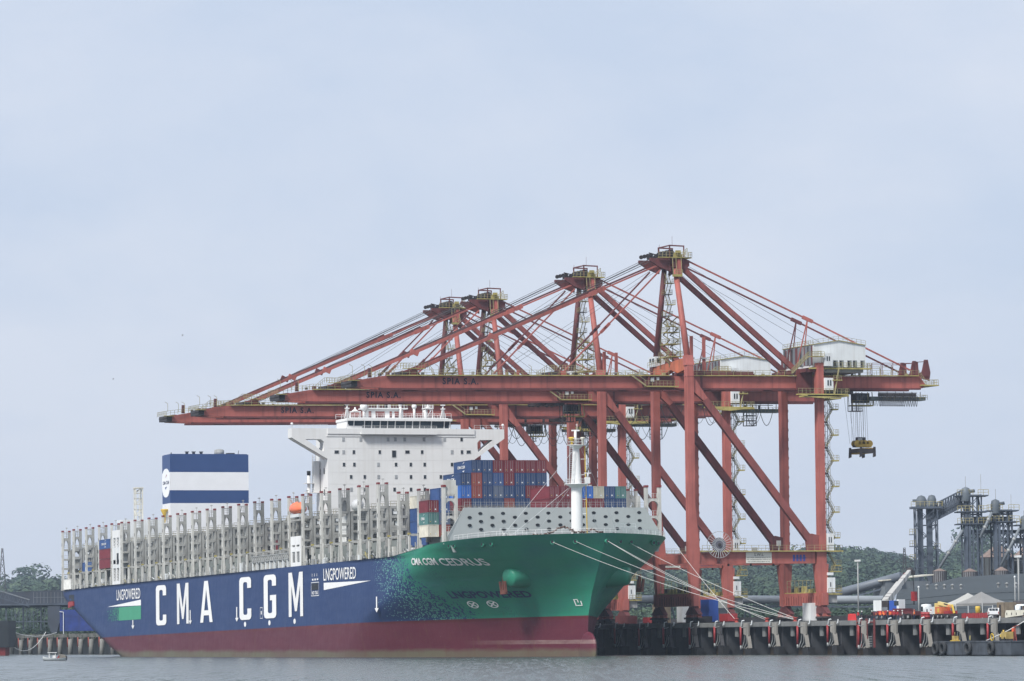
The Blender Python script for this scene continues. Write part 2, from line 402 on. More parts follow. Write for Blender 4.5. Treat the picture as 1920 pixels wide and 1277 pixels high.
def add_crown(p, w_, h_, pr):
    n = len(fv); a = rf.uniform(0, 6.28); ca, sa = math.cos(a), math.sin(a)
    for v in pr[0]: fv.append((p[0] + (v.x * ca - v.y * sa) * w_, p[1] + (v.x * sa + v.y * ca) * w_, p[2] + v.z * h_))
    for f in pr[1]: ff.append((n + f[0], n + f[1], n + f[2], n + f[3]))
for i in range(4600):
    D = 1800 + 2850 * (rf.random() ** .75)
    px = rf.uniform(1150, 2060) if rf.random() < .62 else (rf.uniform(-140, 200) if rf.random() < .75 else rf.uniform(200, 1150))
    p = gp(px, D)
    if p.x < 66: continue
    s = D * .0056 * rf.uniform(.65, 1.25)
    add_crown((p.x, p.y, hill_h(px, D) - 1.5), s, s * rf.uniform(.65, .95), protos[i % 7])
for i in range(500):                              # bushes and low trees near the yard
    D = 1330 + 380 * rf.random(); px = rf.uniform(1150, 2050) if rf.random() < .8 else rf.uniform(-100, 160)
    p = gp(px, D)
    if p.x < 190 or (px < 300 and D < 1640): continue
    s = rf.uniform(4, 8); add_crown((p.x, p.y, hill_h(px, D) - .6), s, s * .7, protos[i % 7])
me = bpy.data.meshes.new('forest'); me.from_pydata(fv, [], ff); me.materials.append(LEAF); me.update()
fo = bpy.data.objects.new('forest', me); COL.objects.link(fo); tag(fo, 'hazy green forest covering the low hills behind the port', 'forest', kind='stuff')
del fv, ff
BARK = mat('bark', (.07, .055, .04), .9)
def tree(px, D, h, wd, label, dens=420):
    p = gp(px, D); z = hill_h(px, D) - 1
    r = empty('tree', (p.x, p.y, z)); rn = random.Random(int(px * 7 + D))
    tr = mb(BARK); tr.tube((0, 0, 0), (0.2, .1, h * .5), h * .03, h * .018, 7)
    for k in range(5):
        a = k * 1.3; tr.tube((.15, .1, h * (.3 + .05 * k)), (math.cos(a) * wd * .3, math.sin(a) * wd * .3, h * (.6 + .05 * k)), h * .012, h * .004, 5)
    tr.build('trunk', r)
    V, F = crown_proto(rn, dens * 2, .11); c = MB().use(LEAF); c.v = [(v.x * wd, v.y * wd, h * .22 + v.z * h * .78) for v in V]
    for f in F: c.face(list(f))
    c.build('crown', r); tag(r, label, 'tree', 'trees standing out of the forest')
tree(45, 4450, 40, 44, 'tall dark round tree above the forest at the left edge')
tree(84, 4300, 27, 52, 'broad light green tree left of the ship stern')
tree(1604, 4500, 27, 36, 'rounded tree on the ridge right of the nearest crane')
tree(1838, 4400, 44, 44, 'steep dark tree rising behind the grain towers')
tree(1756, 4400, 34, 34, 'thin spreading tree on the ridge beside the square grain tower')
tree(1665, 4500, 27, 38, 'leafy tree on the ridge left of the power pylon')

# ================================================================== the container ship
TR = 0.0105                                    # trimmed by the stern: z falls aft
HB, LOA = 25.5, 367.0
BOW = [(-4, 4.5, 96, 1.6, 1.05), (2, 4, 90, 1.6, 1.05), (8.6, 3.2, 80, 1.6, 1.05), (13, 1, 65, 1.6, 1.0), (17, -2.0, 59, 1.8, .95), (21, -5.5, 50, 2.1, .90), (25.6, -9, 44, 2.4, .80)]
def entry(z):
    if z <= BOW[0][0]: return BOW[0][1:]
    for a, b in zip(BOW, BOW[1:]):
        if z <= b[0]:
            t = (z - a[0]) / (b[0] - a[0]); return tuple(x + (y - x) * t for x, y in zip(a[1:], b[1:]))
    return BOW[-1][1:]
def keel(Y): return -14 if Y < 235 else -14 + 27.5 * ((Y - 235) / (LOA - 235)) ** 1.25
def hb(Y, z):
    ys, L, p, q = entry(z); t = (Y - ys) / L
    b = 0 if t <= 0 else (HB if t >= 1 else HB * (1 - (1 - t) ** p) ** q)
    if Y > 200:
        zb = keel(Y)
        if z <= zb: return 0.0
        t = max(0, (Y - 235) / (LOA - 235)); h = (z - zb) / (5.5 + 5 * t - 2 * t * t)
        if h < 1: b *= (1 - (1 - h) ** 2.2) ** .62
        if Y > 300: b *= 1 - .035 * ((Y - 300) / 67) ** 2
    return b
def ztop(Y):
    P = [(-20, 25.4), (8, 25.3), (20, 24.85), (33, 24.3), (36, 23.9), (41, 22.6), (400, 22.6)]
    for a, b in zip(P, P[1:]):
        if Y <= b[0]: t = (Y - a[0]) / (b[0] - a[0]); return a[1] + (b[1] - a[1]) * t
    return 22.6
SHIP = empty('container_ship', (0, 0, 0), (-TR, 0, 0))
tag(SHIP, 'huge blue and green container ship with empty lashing frames moored at the quay', 'ship')

HULL, t, b = simple('hull_paint'); b.inputs['Roughness'].default_value = .5; b.inputs['Specular IOR Level'].default_value = .22
def nd(ty, **k):
    n = t.nodes.new(ty)
    for a, c in k.items(): setattr(n, a, c)
    return n
def mth(op, a, c=None, d=None, clamp=False):
    n = nd('ShaderNodeMath', operation=op); n.use_clamp = clamp
    for i, x in enumerate((a, c, d)):
        if x is None: continue
        if isinstance(x, (int, float)): n.inputs[i].default_value = x
        else: t.links.new(x, n.inputs[i])
    return n.outputs[0]
def mixc(f, a, c):
    n = nd('ShaderNodeMix', data_type='RGBA')
    if isinstance(f, (int, float)): n.inputs[0].default_value = f
    else: t.links.new(f, n.inputs[0])
    for i, x in ((6, a), (7, c)):
        if isinstance(x, tuple): n.inputs[i].default_value = (*x, 1)
        else: t.links.new(x, n.inputs[i])
    return n.outputs[2]
g = nd('ShaderNodeTexCoord'); sp = nd('ShaderNodeSeparateXYZ'); t.links.new(g.outputs['Object'], sp.inputs[0])
X_, Y_, Z_ = sp.outputs
def noise_(scale, vscale=(1, 1, 1), det=5, rough=.6):
    mp_ = nd('ShaderNodeMapping'); mp_.inputs['Scale'].default_value = vscale; t.links.new(g.outputs['Object'], mp_.inputs[0])
    n = nd('ShaderNodeTexNoise'); n.inputs['Scale'].default_value = scale; n.inputs['Detail'].default_value = det; n.inputs['Roughness'].default_value = rough
    t.links.new(mp_.outputs[0], n.inputs['Vector']); return n.outputs['Fac']
BLUEC = (.019, .044, .135); GREENC = (.028, .24, .150); MINT = (.25, .50, .46); DKDOT = (.015, .10, .11)
# dot field: along the side (arc approximated by Y) and height
cmb = nd('ShaderNodeCombineXYZ'); t.links.new(mth('MULTIPLY', mth('ADD', Y_, mth('MULTIPLY', Z_, .25)), 1.8), cmb.inputs[0]); t.links.new(mth('MULTIPLY', Z_, 2.5), cmb.inputs[1])
vo = nd('ShaderNodeTexVoronoi'); vo.inputs['Scale'].default_value = 1.0; vo.inputs['Randomness'].default_value = .75; t.links.new(cmb.outputs[0], vo.inputs['Vector'])
yb = mth('ADD', mth('MULTIPLY', Z_, .55), 62.0); yg = mth('ADD', mth('MULTIPLY', Z_, 1.35), 11.0)
tt = mth('DIVIDE', mth('SUBTRACT', yb, Y_), mth('SUBTRACT', yb, yg), clamp=True)
sepc = nd('ShaderNodeSeparateColor'); t.links.new(vo.outputs['Color'], sepc.inputs[0])
rad = mth('ADD', mth('ADD', mth('ADD', .14, mth('MULTIPLY', mth('SUBTRACT', tt, .72, clamp=True), 2.4)), mth('MULTIPLY', mth('POWER', tt, .9), .66)), mth('MULTIPLY', mth('SUBTRACT', sepc.outputs[0], .5), .22))
dot = mth('MULTIPLY', mth('LESS_THAN', vo.outputs['Distance'], rad), mth('GREATER_THAN', tt, .02))
dotcol = mixc(mth('MULTIPLY', tt, 1.5, clamp=True), MINT, GREENC)
topside = mixc(dot, BLUEC, dotcol)
# a little dark speckle that lives on in the green
vo2 = nd('ShaderNodeTexVoronoi'); vo2.inputs['Scale'].default_value = 1.3; t.links.new(cmb.outputs[0], vo2.inputs['Vector'])
sp2 = mth('MULTIPLY', mth('LESS_THAN', vo2.outputs['Distance'], mth('SUBTRACT', .30, mth('MULTIPLY', mth('ABSOLUTE', mth('SUBTRACT', yg, Y_)), .045))), mth('GREATER_THAN', tt, .7))
topside = mixc(sp2, topside, (.02, .085, .12))
# plating variation
topside = mixc(mth('MULTIPLY', mth('SUBTRACT', noise_(.12, (1, .35, 1.6)), .42, clamp=True), 1.0), topside, (.040, .075, .185))
pl = nd('ShaderNodeTexBrick'); cb2 = nd('ShaderNodeCombineXYZ'); t.links.new(Y_, cb2.inputs[0]); t.links.new(Z_, cb2.inputs[1]); t.links.new(cb2.outputs[0], pl.inputs['Vector'])
pl.inputs['Scale'].default_value = 1; pl.inputs['Brick Width'].default_value = 12; pl.inputs['Row Height'].default_value = 2.9; pl.inputs['Mortar Size'].default_value = .03
pl.inputs['Color1'].default_value = (1, 1, 1, 1); pl.inputs['Color2'].default_value = (.965, .965, .965, 1); pl.inputs['Mortar'].default_value = (.87, .87, .87, 1)
mu = nd('ShaderNodeMix', data_type='RGBA', blend_type='MULTIPLY'); mu.inputs[0].default_value = 1; t.links.new(topside, mu.inputs[6]); t.links.new(pl.outputs['Color'], mu.inputs[7]); topside = mu.outputs[2]
# boot topping with wear, scum line and stains
boot = mixc(mth('MULTIPLY', mth('SUBTRACT', noise_(.25, (1, .3, 1.5), 7), .45, clamp=True), 2.2), (.098, .016, .022), (.155, .038, .042))
boot = mixc(mth('LESS_THAN', Z_, mth('ADD', 7.3, mth('MULTIPLY', noise_(.02), 1.2))), boot, mixc(.5, boot, (.10, .018, .040)))
hw = mth('ADD', Z_, mth('MULTIPLY', Y_, -TR))                                         # height over the water
scum = mth('MULTIPLY', mth('SUBTRACT', mth('ADD', 1.15, mth('MULTIPLY', noise_(.6, (1, .12, .5), 6), 1.6)), hw, clamp=True), mth('MULTIPLY', noise_(.05, (1, 1, 1), 4), 1.5), clamp=True)
boot = mixc(mth('MULTIPLY', scum, 1.1, clamp=True), boot, (.125, .118, .075))
wht = mth('MULTIPLY', mth('MULTIPLY', mth('LESS_THAN', mth('ABSOLUTE', mth('SUBTRACT', hw, 3.05)), .42), mth('LESS_THAN', Y_, 42)), mth('MULTIPLY', mth('SUBTRACT', 42, Y_), .04, clamp=True))
boot = mixc(mth('MULTIPLY', mth('MULTIPLY', wht, .7), mth('MULTIPLY', noise_(.9, (1, .4, 2), 6), .85)), boot, (.42, .34, .30))
chips = mth('GREATER_THAN', noise_(2.2, (1, .6, 1), 8, .75), .675)
boot = mixc(mth('MULTIPLY', chips, .6), boot, (.40, .30, .20))
strk = mth('MULTIPLY', mth('SUBTRACT', noise_(.8, (1, 1, .05), 6), .56, clamp=True), 2.8, clamp=True)
boot = mixc(strk, boot, (.12, .055, .03))
topside = mixc(mth('MULTIPLY', mth('MULTIPLY', strk, .42), mth('MULTIPLY', mth('SUBTRACT', 15.0, Z_), .2, clamp=True)), topside, (.10, .07, .06))
allc = mixc(mth('LESS_THAN', Z_, 8.55), topside, boot)
t.links.new(allc, b.inputs['Base Color'])
bpn = nd('ShaderNodeBump'); bpn.inputs['Strength'].default_value = .35; bpn.inputs['Distance'].default_value = .3
t.links.new(mth('ADD', noise_(.35, (1, 1, .8), 3), mth('MULTIPLY', pl.outputs['Color'], .6)), bpn.inputs['Height']); t.links.new(bpn.outputs[0], b.inputs['Normal'])
rgh = nd('ShaderNodeMapRange'); rgh.inputs[3].default_value = .38; rgh.inputs[4].default_value = .62; t.links.new(noise_(.2, (1, .5, 2), 5), rgh.inputs[0]); t.links.new(rgh.outputs[0], b.inputs['Roughness'])

# hull shell
zl = [-4 + 26.6 * (i / 34) for i in range(35)]; zbul = [22.6 + 2.7 * k / 5 for k in range(1, 6)]
rows = [(z, 0) for z in zl] + [(z, 1) for z in zbul]
def cols(z):
    ys, L, p, q = entry(z); out = [ys + L * (i / 46) ** 1.7 for i in range(47)]
    ye = LOA
    if z < 13.5: ye = 235 + (LOA - 235) * (max(0, z + 14) / 27.5) ** .8
    a = out[-1]; mid = [a + (210 - a) * i / 8 for i in range(1, 9)]
    return out + mid + [210 + (ye - 210) * (1 - (1 - i / 34) ** 1.6) for i in range(1, 35)]
h = MB().use(HULL); nc = 47 + 8 + 34
side = {}
for s in (-1, 1):
    base = len(h.v)
    for z, bu in rows:
        for Y in cols(z):
            zz = z
            if bu: zz = 22.6 + (z - 22.6) / 2.7 * (ztop(Y) - 22.6)
            x = hb(Y, z)
            if bu and Y > 41: x = hb(Y, 22.6)
            h.v.append((s * x, Y, zz))
    for r in range(len(rows) - 1):
        for c in range(nc - 1):
            a = base + r * nc + c
            q4 = [a, a + 1, a + nc + 1, a + nc]
            if s > 0: q4 = q4[::-1]
            h.face(q4, True)
    side[s] = base
# transom
for r in range(len(zl) - 1):
    a = side[-1] + r * nc + nc - 1; c = side[1] + r * nc + nc - 1
    if zl[r] > 12: h.face([a, c, c + nc, a + nc])
# weather deck
dy = [-6 + (LOA + 5.8) * (i / 120) for i in range(121)]; n0 = len(h.v)
h.use(DECKG)
for Y in dy:
    x = hb(max(Y, -6), 22.3) ; h.v += [(-x, Y, 22.4), (x, Y, 22.4)]
for i in range(120): h.face([n0 + 2 * i, n0 + 2 * i + 1, n0 + 2 * i + 3, n0 + 2 * i + 2])
# bulb
h.use(HULL); k = len(h.v); nb = 20
prof = [(-2.6, 0, 0), (-2.3, .38, 1.7), (-1.6, .66, 2.8), (-.4, .86, 3.6), (1.5, .98, 4.0), (3.5, 1.0, 3.9), (6, .95, 3.6), (9, .6, 3)]
for (yy, r, rz_) in prof:
    for i in range(nb):
        a = 2 * math.pi * i / nb; h.v.append((r * math.cos(a), yy + 1.5, 1.2 + rz_ * math.sin(a)))
for j in range(len(prof) - 1):
    for i in range(nb):
        ii = (i + 1) % nb; h.face([k + j * nb + i, k + j * nb + ii, k + (j + 1) * nb + ii, k + (j + 1) * nb + i], True)
hull = h.build('hull', SHIP)

def onhull(Y, z, off=.05):
    """point on the starboard skin, pushed out a little"""
    return Vector((-hb(Y, z) - off * 1.6, Y - off * .5 * (1 if Y < 60 else 0), z))
def hull_text(body, y0, y1, zl0, zl1, zr0, zr1, mt, bold=.012, step=.02, off=.06):
    def f(u, v):
        Y = y0 + (y1 - y0) * u; z = (zl0 + (zr0 - zl0) * u) * (1 - v) + (zl1 + (zr1 - zl1) * u) * v
        return onhull(Y, z, off)
    return writing('lettering', body, f, mt, hull, bold, step)
LETW = mat('lettering_white', (.80, .80, .79), .5, .03); LETB = mat('lettering_blue', (.010, .028, .10), .5, .05); LETG = mat('stern_green', (.05, .30, .17), .5, .05)
Cp = [(1, .74), (1, .92), (.94, .975), (.82, 1), (.18, 1), (.06, .975), (0, .92), (0, .08), (.06, .025), (.18, 0), (.82, 0), (.94, .025), (1, .08), (1, .26), (.67, .26), (.67, .15), (.6, .118), (.4, .118), (.33, .15), (.33, .85), (.4, .882), (.6, .882), (.67, .85), (.67, .74)]
Gp = [(1, .74), (1, .92), (.94, .975), (.82, 1), (.18, 1), (.06, .975), (0, .92), (0, .08), (.06, .025), (.18, 0), (.82, 0), (.94, .025), (1, .08), (1, .53), (.5, .53), (.5, .41), (.67, .41), (.67, .15), (.6, .118), (.4, .118), (.33, .15), (.33, .85), (.4, .882), (.6, .882), (.67, .85), (.67, .74)]
Mp = [(0, 0), (.2, 0), (.2, .70), (.43, .12), (.57, .12), (.8, .70), (.8, 0), (1, 0), (1, 1), (.75, 1), (.5, .40), (.25, 1), (0, 1)]
Ap = [[(0, 0), (.24, 0), (.5, .8), (.5, 1), (.35, 1)], [(1, 0), (.76, 0), (.5, .8), (.5, 1), (.65, 1)], [(.2985, .17), (.7015, .17), (.6625, .29), (.3375, .29)]]
def big(polys, y0, y1):
    o = mb(LETW)
    for P in polys: o.poly([(-HB - .12, y0 + (y1 - y0) * u, 10.85 + 10.35 * v) for u, v in P])
    me = o.build('lettering', hull).data
    bm = bmesh.new(); bm.from_mesh(me); bmesh.ops.triangulate(bm, faces=bm.faces[:]); bm.to_mesh(me); bm.free()
for P, a, c in (([Cp], 260.3, 249.9), ([Mp], 239.2, 227.8), (Ap, 216.7, 205.0), ([Cp], 180.3, 169.8), ([Gp], 158.8, 148.2), ([Mp], 137.7, 125.9)): big(P, a, c)
hull_text('LNGPOWERED', 301.9, 276.7, 18.26, 21.15, 18.26, 21.05, LETW, .008, .1)
hull_text('LNGPOWERED', 109.3, 84.2, 18.6, 21.4, 18.45, 21.15, LETW, .008, .1)
def side_poly(pts, mt, off=.05, nm='marking'):
    o = mb(mt); o.poly([(-hb(y, z) - off, y, z) for y, z in pts]); return o.build(nm, hull)
side_poly([(312.4, 16.75), (276.2, 17.95), (276.2, 16.42)], LETW)
side_poly([(300, 16.35), (276.2, 16.35), (276.2, 12.8), (300, 12.8)], LETG)
o = mb(LETG); rr = random.Random(5)
for i in range(520):
    u = rr.random(); 
    if rr.random() > .15 + .75 * (1 - u): continue
    Y = 300.1 + u * 12.2; z = 12.85 + rr.random() * 3.45; s = .09 + .12 * rr.random()
    x = -hb(Y, z) - .05; o.poly([(x, Y, z - s), (x, Y + s, z), (x, Y, z + s), (x, Y - s, z)])
o.build('marking', hull)
side_poly([(109.3, 18.15), (73.2, 17.75), (109.3, 16.5)], LETW)
for y, z0, z1 in ((284.6, 12.7, 10.3), (226.3, 14.2, 10.6), (182.8, 14.1, 10.5), (69, 14.1, 10.6)):
    o = mb(LETW); x = -hb(y, 12) - .12
    o.poly([(x, y + .42, z0), (x, y - .42, z0), (x, y - .42, z1 + 1), (x, y + .42, z1 + 1)])
    o.poly([(x, y + 1.5, z1 + .98), (x, y - 1.5, z1 + .98), (x, y, z1)]); o.build('draught_arrow', hull)
for y in (175.7, 154.4, 133.2):
    o = mb(LETW); o.poly([(-HB - .05, y + .95 * math.cos(a), 9.78 + .62 * math.sin(a)) for a in [i * math.pi / 8 for i in range(16)]]); o.build('marking', hull)
o = mb(LETW)
def frame_on(o, y0, y1, z0, z1, w_=.13):
    for a in ((y0, y1, z0, z0 + w_), (y0, y1, z1 - w_, z1), (y0, y0 - w_, z0 + w_, z1 - w_), (y1 + w_, y1, z0 + w_, z1 - w_)):
        o.poly([(-HB - .06, a[0], a[2]), (-HB - .06, a[1], a[2]), (-HB - .06, a[1], a[3]), (-HB - .06, a[0], a[3])])
frame_on(o, 162.3, 160.2, 10.9, 13.6); o.poly([(-HB - .06, 161.6, 11.9), (-HB - .06, 160.9, 11.9), (-HB - .06, 160.9, 12.7), (-HB - .06, 161.6, 12.7)])
o.build('marking', hull); o = mb(LETW); frame_on(o, 119.4, 113.2, 15.3, 18.5); o.build('marking', hull); o = mb(LETW)
for k in range(3): 
    y = 118.6 - k * 1.9; o = mb(LETW); o.poly([(-HB - .06, y, 18.9), (-HB - .06, y - 1.2, 18.9), (-HB - .06, y - 1.2, 19.3), (-HB - .06, y, 19.3)]); o.poly([(-HB - .06, y, 19.8), (-HB - .06, y - .25, 19.8), (-HB - .06, y - .25, 20.5), (-HB - .06, y, 20.5)]); o.build('marking', hull)

side_poly([(118.9, 18.2), (113.7, 18.2), (113.7, 16.7), (118.9, 16.7)], BLACK)
hull_text('NO TUG', 118.6, 114.0, 15.65, 16.45, 15.65, 16.45, LETW, .03, 0)
# ship name on the flare, dark lettering low on the bow, bow thruster marks, bulb mark
def run_text(body, A, C, ztA, zbA, ztC, zbC, mt, bold=.01, cut=.012):
    return hull_text(body, A, C, zbA, ztA, zbC, ztC, mt, bold, cut, .08)
run_text('CMA CGM', 43.6, 31.4, 21.85, 20.3, 21.5, 19.95, LETW, .03)
run_text('CEDRUS', 30.2, 16.6, 21.4, 19.8, 20.9, 19.4, LETW, .018)
run_text('LNGPOWERED', 37.2, 14.9, 14.5, 12.9, 14.0, 12.6, LETB, .03)
for Y, z in ((32.7, 11.5), (27.0, 11.46)):
    o = mb(LETW); n = 28
    def P(r, a): return onhull(Y + r * math.cos(a) * 1.2, z + r * .62 * math.sin(a), .09)
    for i in range(n):
        a, c = 2 * math.pi * i / n, 2 * math.pi * (i + 1) / n; o.poly([P(1.25, a), P(1.25, c), P(1.0, c), P(1.0, a)])
    for a in (.78, 2.36, 3.93, 5.5): o.poly([P(.2, a + 1.2), P(.98, a + .18), P(.98, a - .18), P(.2, a - 1.2)])
    o.build('marking', hull)
o = mb(LETW)
for a, c, d, e_ in ((5.6, 5.35, 10.6, 12.0), (5.3, 3.9, 10.6, 10.75), (4.1, 3.85, 10.8, 11.6), (5.3, 4.6, 11.85, 12.0), (4.8, 4.55, 11.3, 11.8)):
    o.poly([onhull(y, z, .09) for y, z in ((a, d), (c, d), (c, e_), (a, e_))])
o.build('marking', hull)
# aft mooring deck opening with red nets, small dark chocks
side_poly([(359.5, 19.2), (352.8, 19.2), (352.8, 21.0), (359.5, 21.0)], BLACK, .05, 'opening')
o = mb(REDV); rr = random.Random(4)
for i in range(14):
    y = 362 - i * .7; o.box(-hb(y, 18.5) - .45, -hb(y, 18.5) - .05, y - .35, y + .3, 17.4 + rr.random() * .7, 18.9 + rr.random() * .3)
o.build('rope_net', hull)
side_poly([(365.2, 21.9), (363.6, 21.9), (363.6, 22.3), (365.2, 22.3)], BLACK, .05, 'opening')
for Y in (21.4, 23.2, 13.0, 10.8, -1.0, -4.3):
    z = 23.75; c = onhull(Y, z, .0); o = mb(GREENP); nrm = Vector((-1, -.25 if Y > 5 else -.9, 0)).normalized()
    o.tube(c - nrm * .2, c + nrm * .25, .55, .5, 12); o.use(BLACK).tube(c + nrm * .26, c + nrm * .3, .36, .34, 12); o.build('chock', hull)
for xx, Y in ((.4, -7.7), (7.7, -2.2), (4.3, -4.9), (15.4, 4.9), (17.6, 7.9)):
    c = Vector((xx, Y, 23.7)); o = mb(GREENP); nrm = Vector((.25, -1, 0)).normalized(); o.tube(c - nrm * .3, c + nrm * .25, .55, .5, 12); o.use(BLACK).tube(c + nrm * .26, c + nrm * .3, .36, .34, 12); o.build('chock', hull)
# anchor bolsters: bulging housings with the anchor under them
for s, Y in ((-1, 14.5), (1, 9.0)):
    z = 17.1; cx = s * hb(Y, z); o = MB().use(GREENP); k0 = len(o.v); n, mm_ = 18, 9
    ax = Vector((s * .93, -.30, -.20)).normalized(); e1 = ax.cross(Vector((0, 0, 1))).normalized(); e2 = ax.cross(e1)
    if s > 0: ax = Vector((.80, -.58, -.12)).normalized(); e1 = ax.cross(Vector((0, 0, 1))).normalized(); e2 = ax.cross(e1)
    c0_ = Vector((cx, Y, z)) - ax * (2.4 if s < 0 else 1.6)
    for j in range(mm_ + 1):
        ph = j / mm_
        r = 3.5 - 1.75 * ph ** 1.3 if ph < .8 else (2.19 * (1 - ((ph - .8) / .2) ** 3))
        d_ = 5.4 * (ph if ph < .8 else .8 + .04 * math.sin((ph - .8) / .2 * math.pi / 2))
        for i in range(n):
            a = 2 * math.pi * i / n; o.v.append(tuple(c0_ + ax * d_ + e1 * r * math.cos(a) + e2 * r * .85 * math.sin(a)))
    for j in range(mm_):
        for i in range(n): ii = (i + 1) % n; o.face([k0 + j * n + i, k0 + j * n + ii, k0 + (j + 1) * n + ii, k0 + (j + 1) * n + i], True)
    o.build('anchor_bolster', SHIP)
    an = mb(mat('anchor_rust', (.14, .05, .035), .8, .3, .8, rust=.5)); c = c0_ + ax * 4.6 + Vector((0, 2.6 if s < 0 else -.2, -1.2)) + (Vector((0, 0, 0)) if s < 0 else Vector((2.1, 0, 0)))
    an.beam(c + Vector((0, 0, 1.6)), c + Vector((0, 0, -2.0)), .5); an.beam(c + Vector((0, -1.4, -1.7)), c + Vector((0, 1.4, -1.7)), .7, .8)
    for q in (-1, 1): an.beam(c + Vector((0, q * 1.3, -1.7)), c + Vector((s * .3, q * 1.5, .6)), .45, .6)
    an.build('anchor', SHIP)

# breakwater with drain holes
o = mb(BRKW)
o.prism([(-23.2, 22.2, 22.4), (23.2, 22.2, 22.4), (24.0, 22.0, 24.9), (24.1, 22.0, 25.7), (20.2, 22.0, 31.85), (-20.7, 22.0, 31.85), (-24.5, 22.0, 25.9), (-24.1, 22.2, 24.9)], (0, .25, 0))
bw = o.build('breakwater', SHIP)
hx = [(-19.05 + 1.0 * 2.49 * i) for i in range(16)]
def pxy(px, py): 
    v = cd + CR * ((px - 960) / FPX) - CU * ((py - 638.5) / FPX); t_ = (21.7 - CAM.y) / v.y; p = CAM + v * t_; return p.x, p.z + TR * 21.7
for (x, y) in ([(359 + 185.7 * i, 535) for i in range(8)] + [(271 + 185.6 * i, 567) for i in range(8)] + [(364 + 185.6 * i, 600) for i in range(8)] + [(272 + 185.6 * i, 632) for i in range(8)] + [(365 + 185.6 * i, 665) for i in range(8)]):
    hx_, hz_ = pxy(820 + x / 4.364, 840 + (y - (x - 360) * .006) / 4.364)
    if abs(hx_) > 23 or (hz_ > 24 and abs(hx_) > 20.7 - 0 + (31.85 - hz_) * .6): continue
    if hx_ > 4 and y > 640 and x < 1300: continue
    hol = mb(BLACK); hol.poly([(hx_ + .48 * math.cos(a), 21.95, hz_ + .32 * math.sin(a)) for a in [i * math.pi / 6 for i in range(12)]]); hol.build('drain_hole', bw)
o = mb(GREYST); o.rail([(-20.6, 22.3, 31.85), (20.1, 22.3, 31.85)], 1.15, 1.25, .07)
o.build('railing', bw)
for i in range(17):
    x = -18.6 + 2.52 * i
    if x > 19.8: break
    o = MB()
    o.use(LASHL).box(x - .32, x + .32, 22.9, 23.6, 31.5, 33.6); o.use(YEL if i % 3 else LASHL).box(x - .32, x + .32, 22.9, 23.6, 33.6, 34.4)
o.build('stacking_post', SHIP)
# fore deck: rail, chain heap, winches, foremast
o = mb(WHITE); rp = []
for i in range(34):
    yy = 22 - 30.5 * math.sin(i / 33 * math.pi / 2) ** 1.0; rp.append(yy)
pts = [(-hb(y, 25.6) + .3, y + .3, ztop(y)) for y in [20, 14, 9, 5, 1, -2, -5, -7, -8.3]] + [(hb(y, 25.6) - .3, y + .3, ztop(y)) for y in [-7, -5, -2, 1, 5, 9, 14, 20]]
o.rail(pts, 1.0, 1.6, .06); o.build('railing', SHIP)
ch = mb(mat('chain_rust', (.10, .055, .04), .85, .4, 1.2)); rr = random.Random(2)
pts = [(-9.8, 8, 25.4), (-8, 8, 25.55), (-6.0, 8, 26.0), (-4.6, 8, 26.9), (-3.4, 8, 27.3), (-2.0, 8, 26.6), (-1, 8, 26.1), (1.0, 8, 26.2), (3.0, 8, 26.6), (4.5, 8, 26.1), (6.5, 8, 25.5)]
for a, c in zip(pts, pts[1:]):
    for k_ in range(5):
        p = Vector(a).lerp(Vector(c), k_ / 5) + Vector((0, rr.uniform(-.4, .4), rr.uniform(-.1, .15))); d_ = Vector((.35, rr.uniform(-.2, .2), rr.uniform(-.25, .25))); ch.tube(p - d_, p + d_, .12, .16, 6)
ch.build('anchor_chain', SHIP)
o = mb(GREYST)
for x in (-12.5, -5.5, 5.5, 12.5):
    o.box(x - 1.6, x + 1.6, 13, 15.5, 22.4, 24.3); o.tube((x - 1.9, 14.2, 25.0), (x + 1.9, 14.2, 25.0), .95, n=14); o.tube((x - 2.6, 14.2, 25.0), (x - 1.9, 14.2, 25.0), 1.3, n=14)
o.build('mooring_winch', SHIP)
o = mb(WHITE2); o.rail([(-14.5, 17, 25.2), (-8.5, 17, 25.2)], 2.0, 2.0, .08); o.rail([(11.5, 18, 27.2), (16.5, 18, 27.2)], 1.0, 2.0, .06); o.build('platform_rail', SHIP)
o = mb(WHITE); o.lathe((0, 9.3, 22.4), [(1.3, 0), (1.25, 3), (1.15, 13.8)], 20); o.lathe((0, 9.3, 36.2), [(1.15, 0), (.98, 2.4), (.66, 8.1)], 20)
fm = o.build('foremast', SHIP)
o = mb(WHITE); o.lathe((0, 9.3, 36.2), [(.9, -.9), (1.9, -.25), (2.5, 0), (2.5, .12), (.9, .12)], 20)
o.rail([(2.3 * math.cos(a), 9.3 + 2.3 * math.sin(a), 36.3) for a in [i * math.pi / 6 for i in range(12)]], 1.0, 1.5, .06, closed=True)
o.box(1.4, 2.4, 7.4, 8.2, 36.3, 37.6); o.tube((1.9, 7.6, 37.6), (1.9, 7.6, 38.6), .12); o.box(1.2, 2.6, 7.5, 7.9, 38.4, 38.6); o.build('platform', fm)
o = mb(WHITE); o.lathe((0, 9.3, 44.3), [(.66, -.7), (1.5, 0), (1.9, .1), (1.9, .2), (.3, .2)], 20)
o.rail([(1.8 * math.cos(a), 9.3 + 1.8 * math.sin(a), 44.5) for a in [i * math.pi / 6 for i in range(12)]], 1.3, 1.3, .07, closed=True)
o.tube((-.1, 9.3, 44.4), (-.1, 9.3, 47.6), .28); o.box(-.9, .8, 9.1, 9.5, 47.4, 47.7); o.tube((.3, 9.3, 47.6), (.3, 9.3, 49), .05)
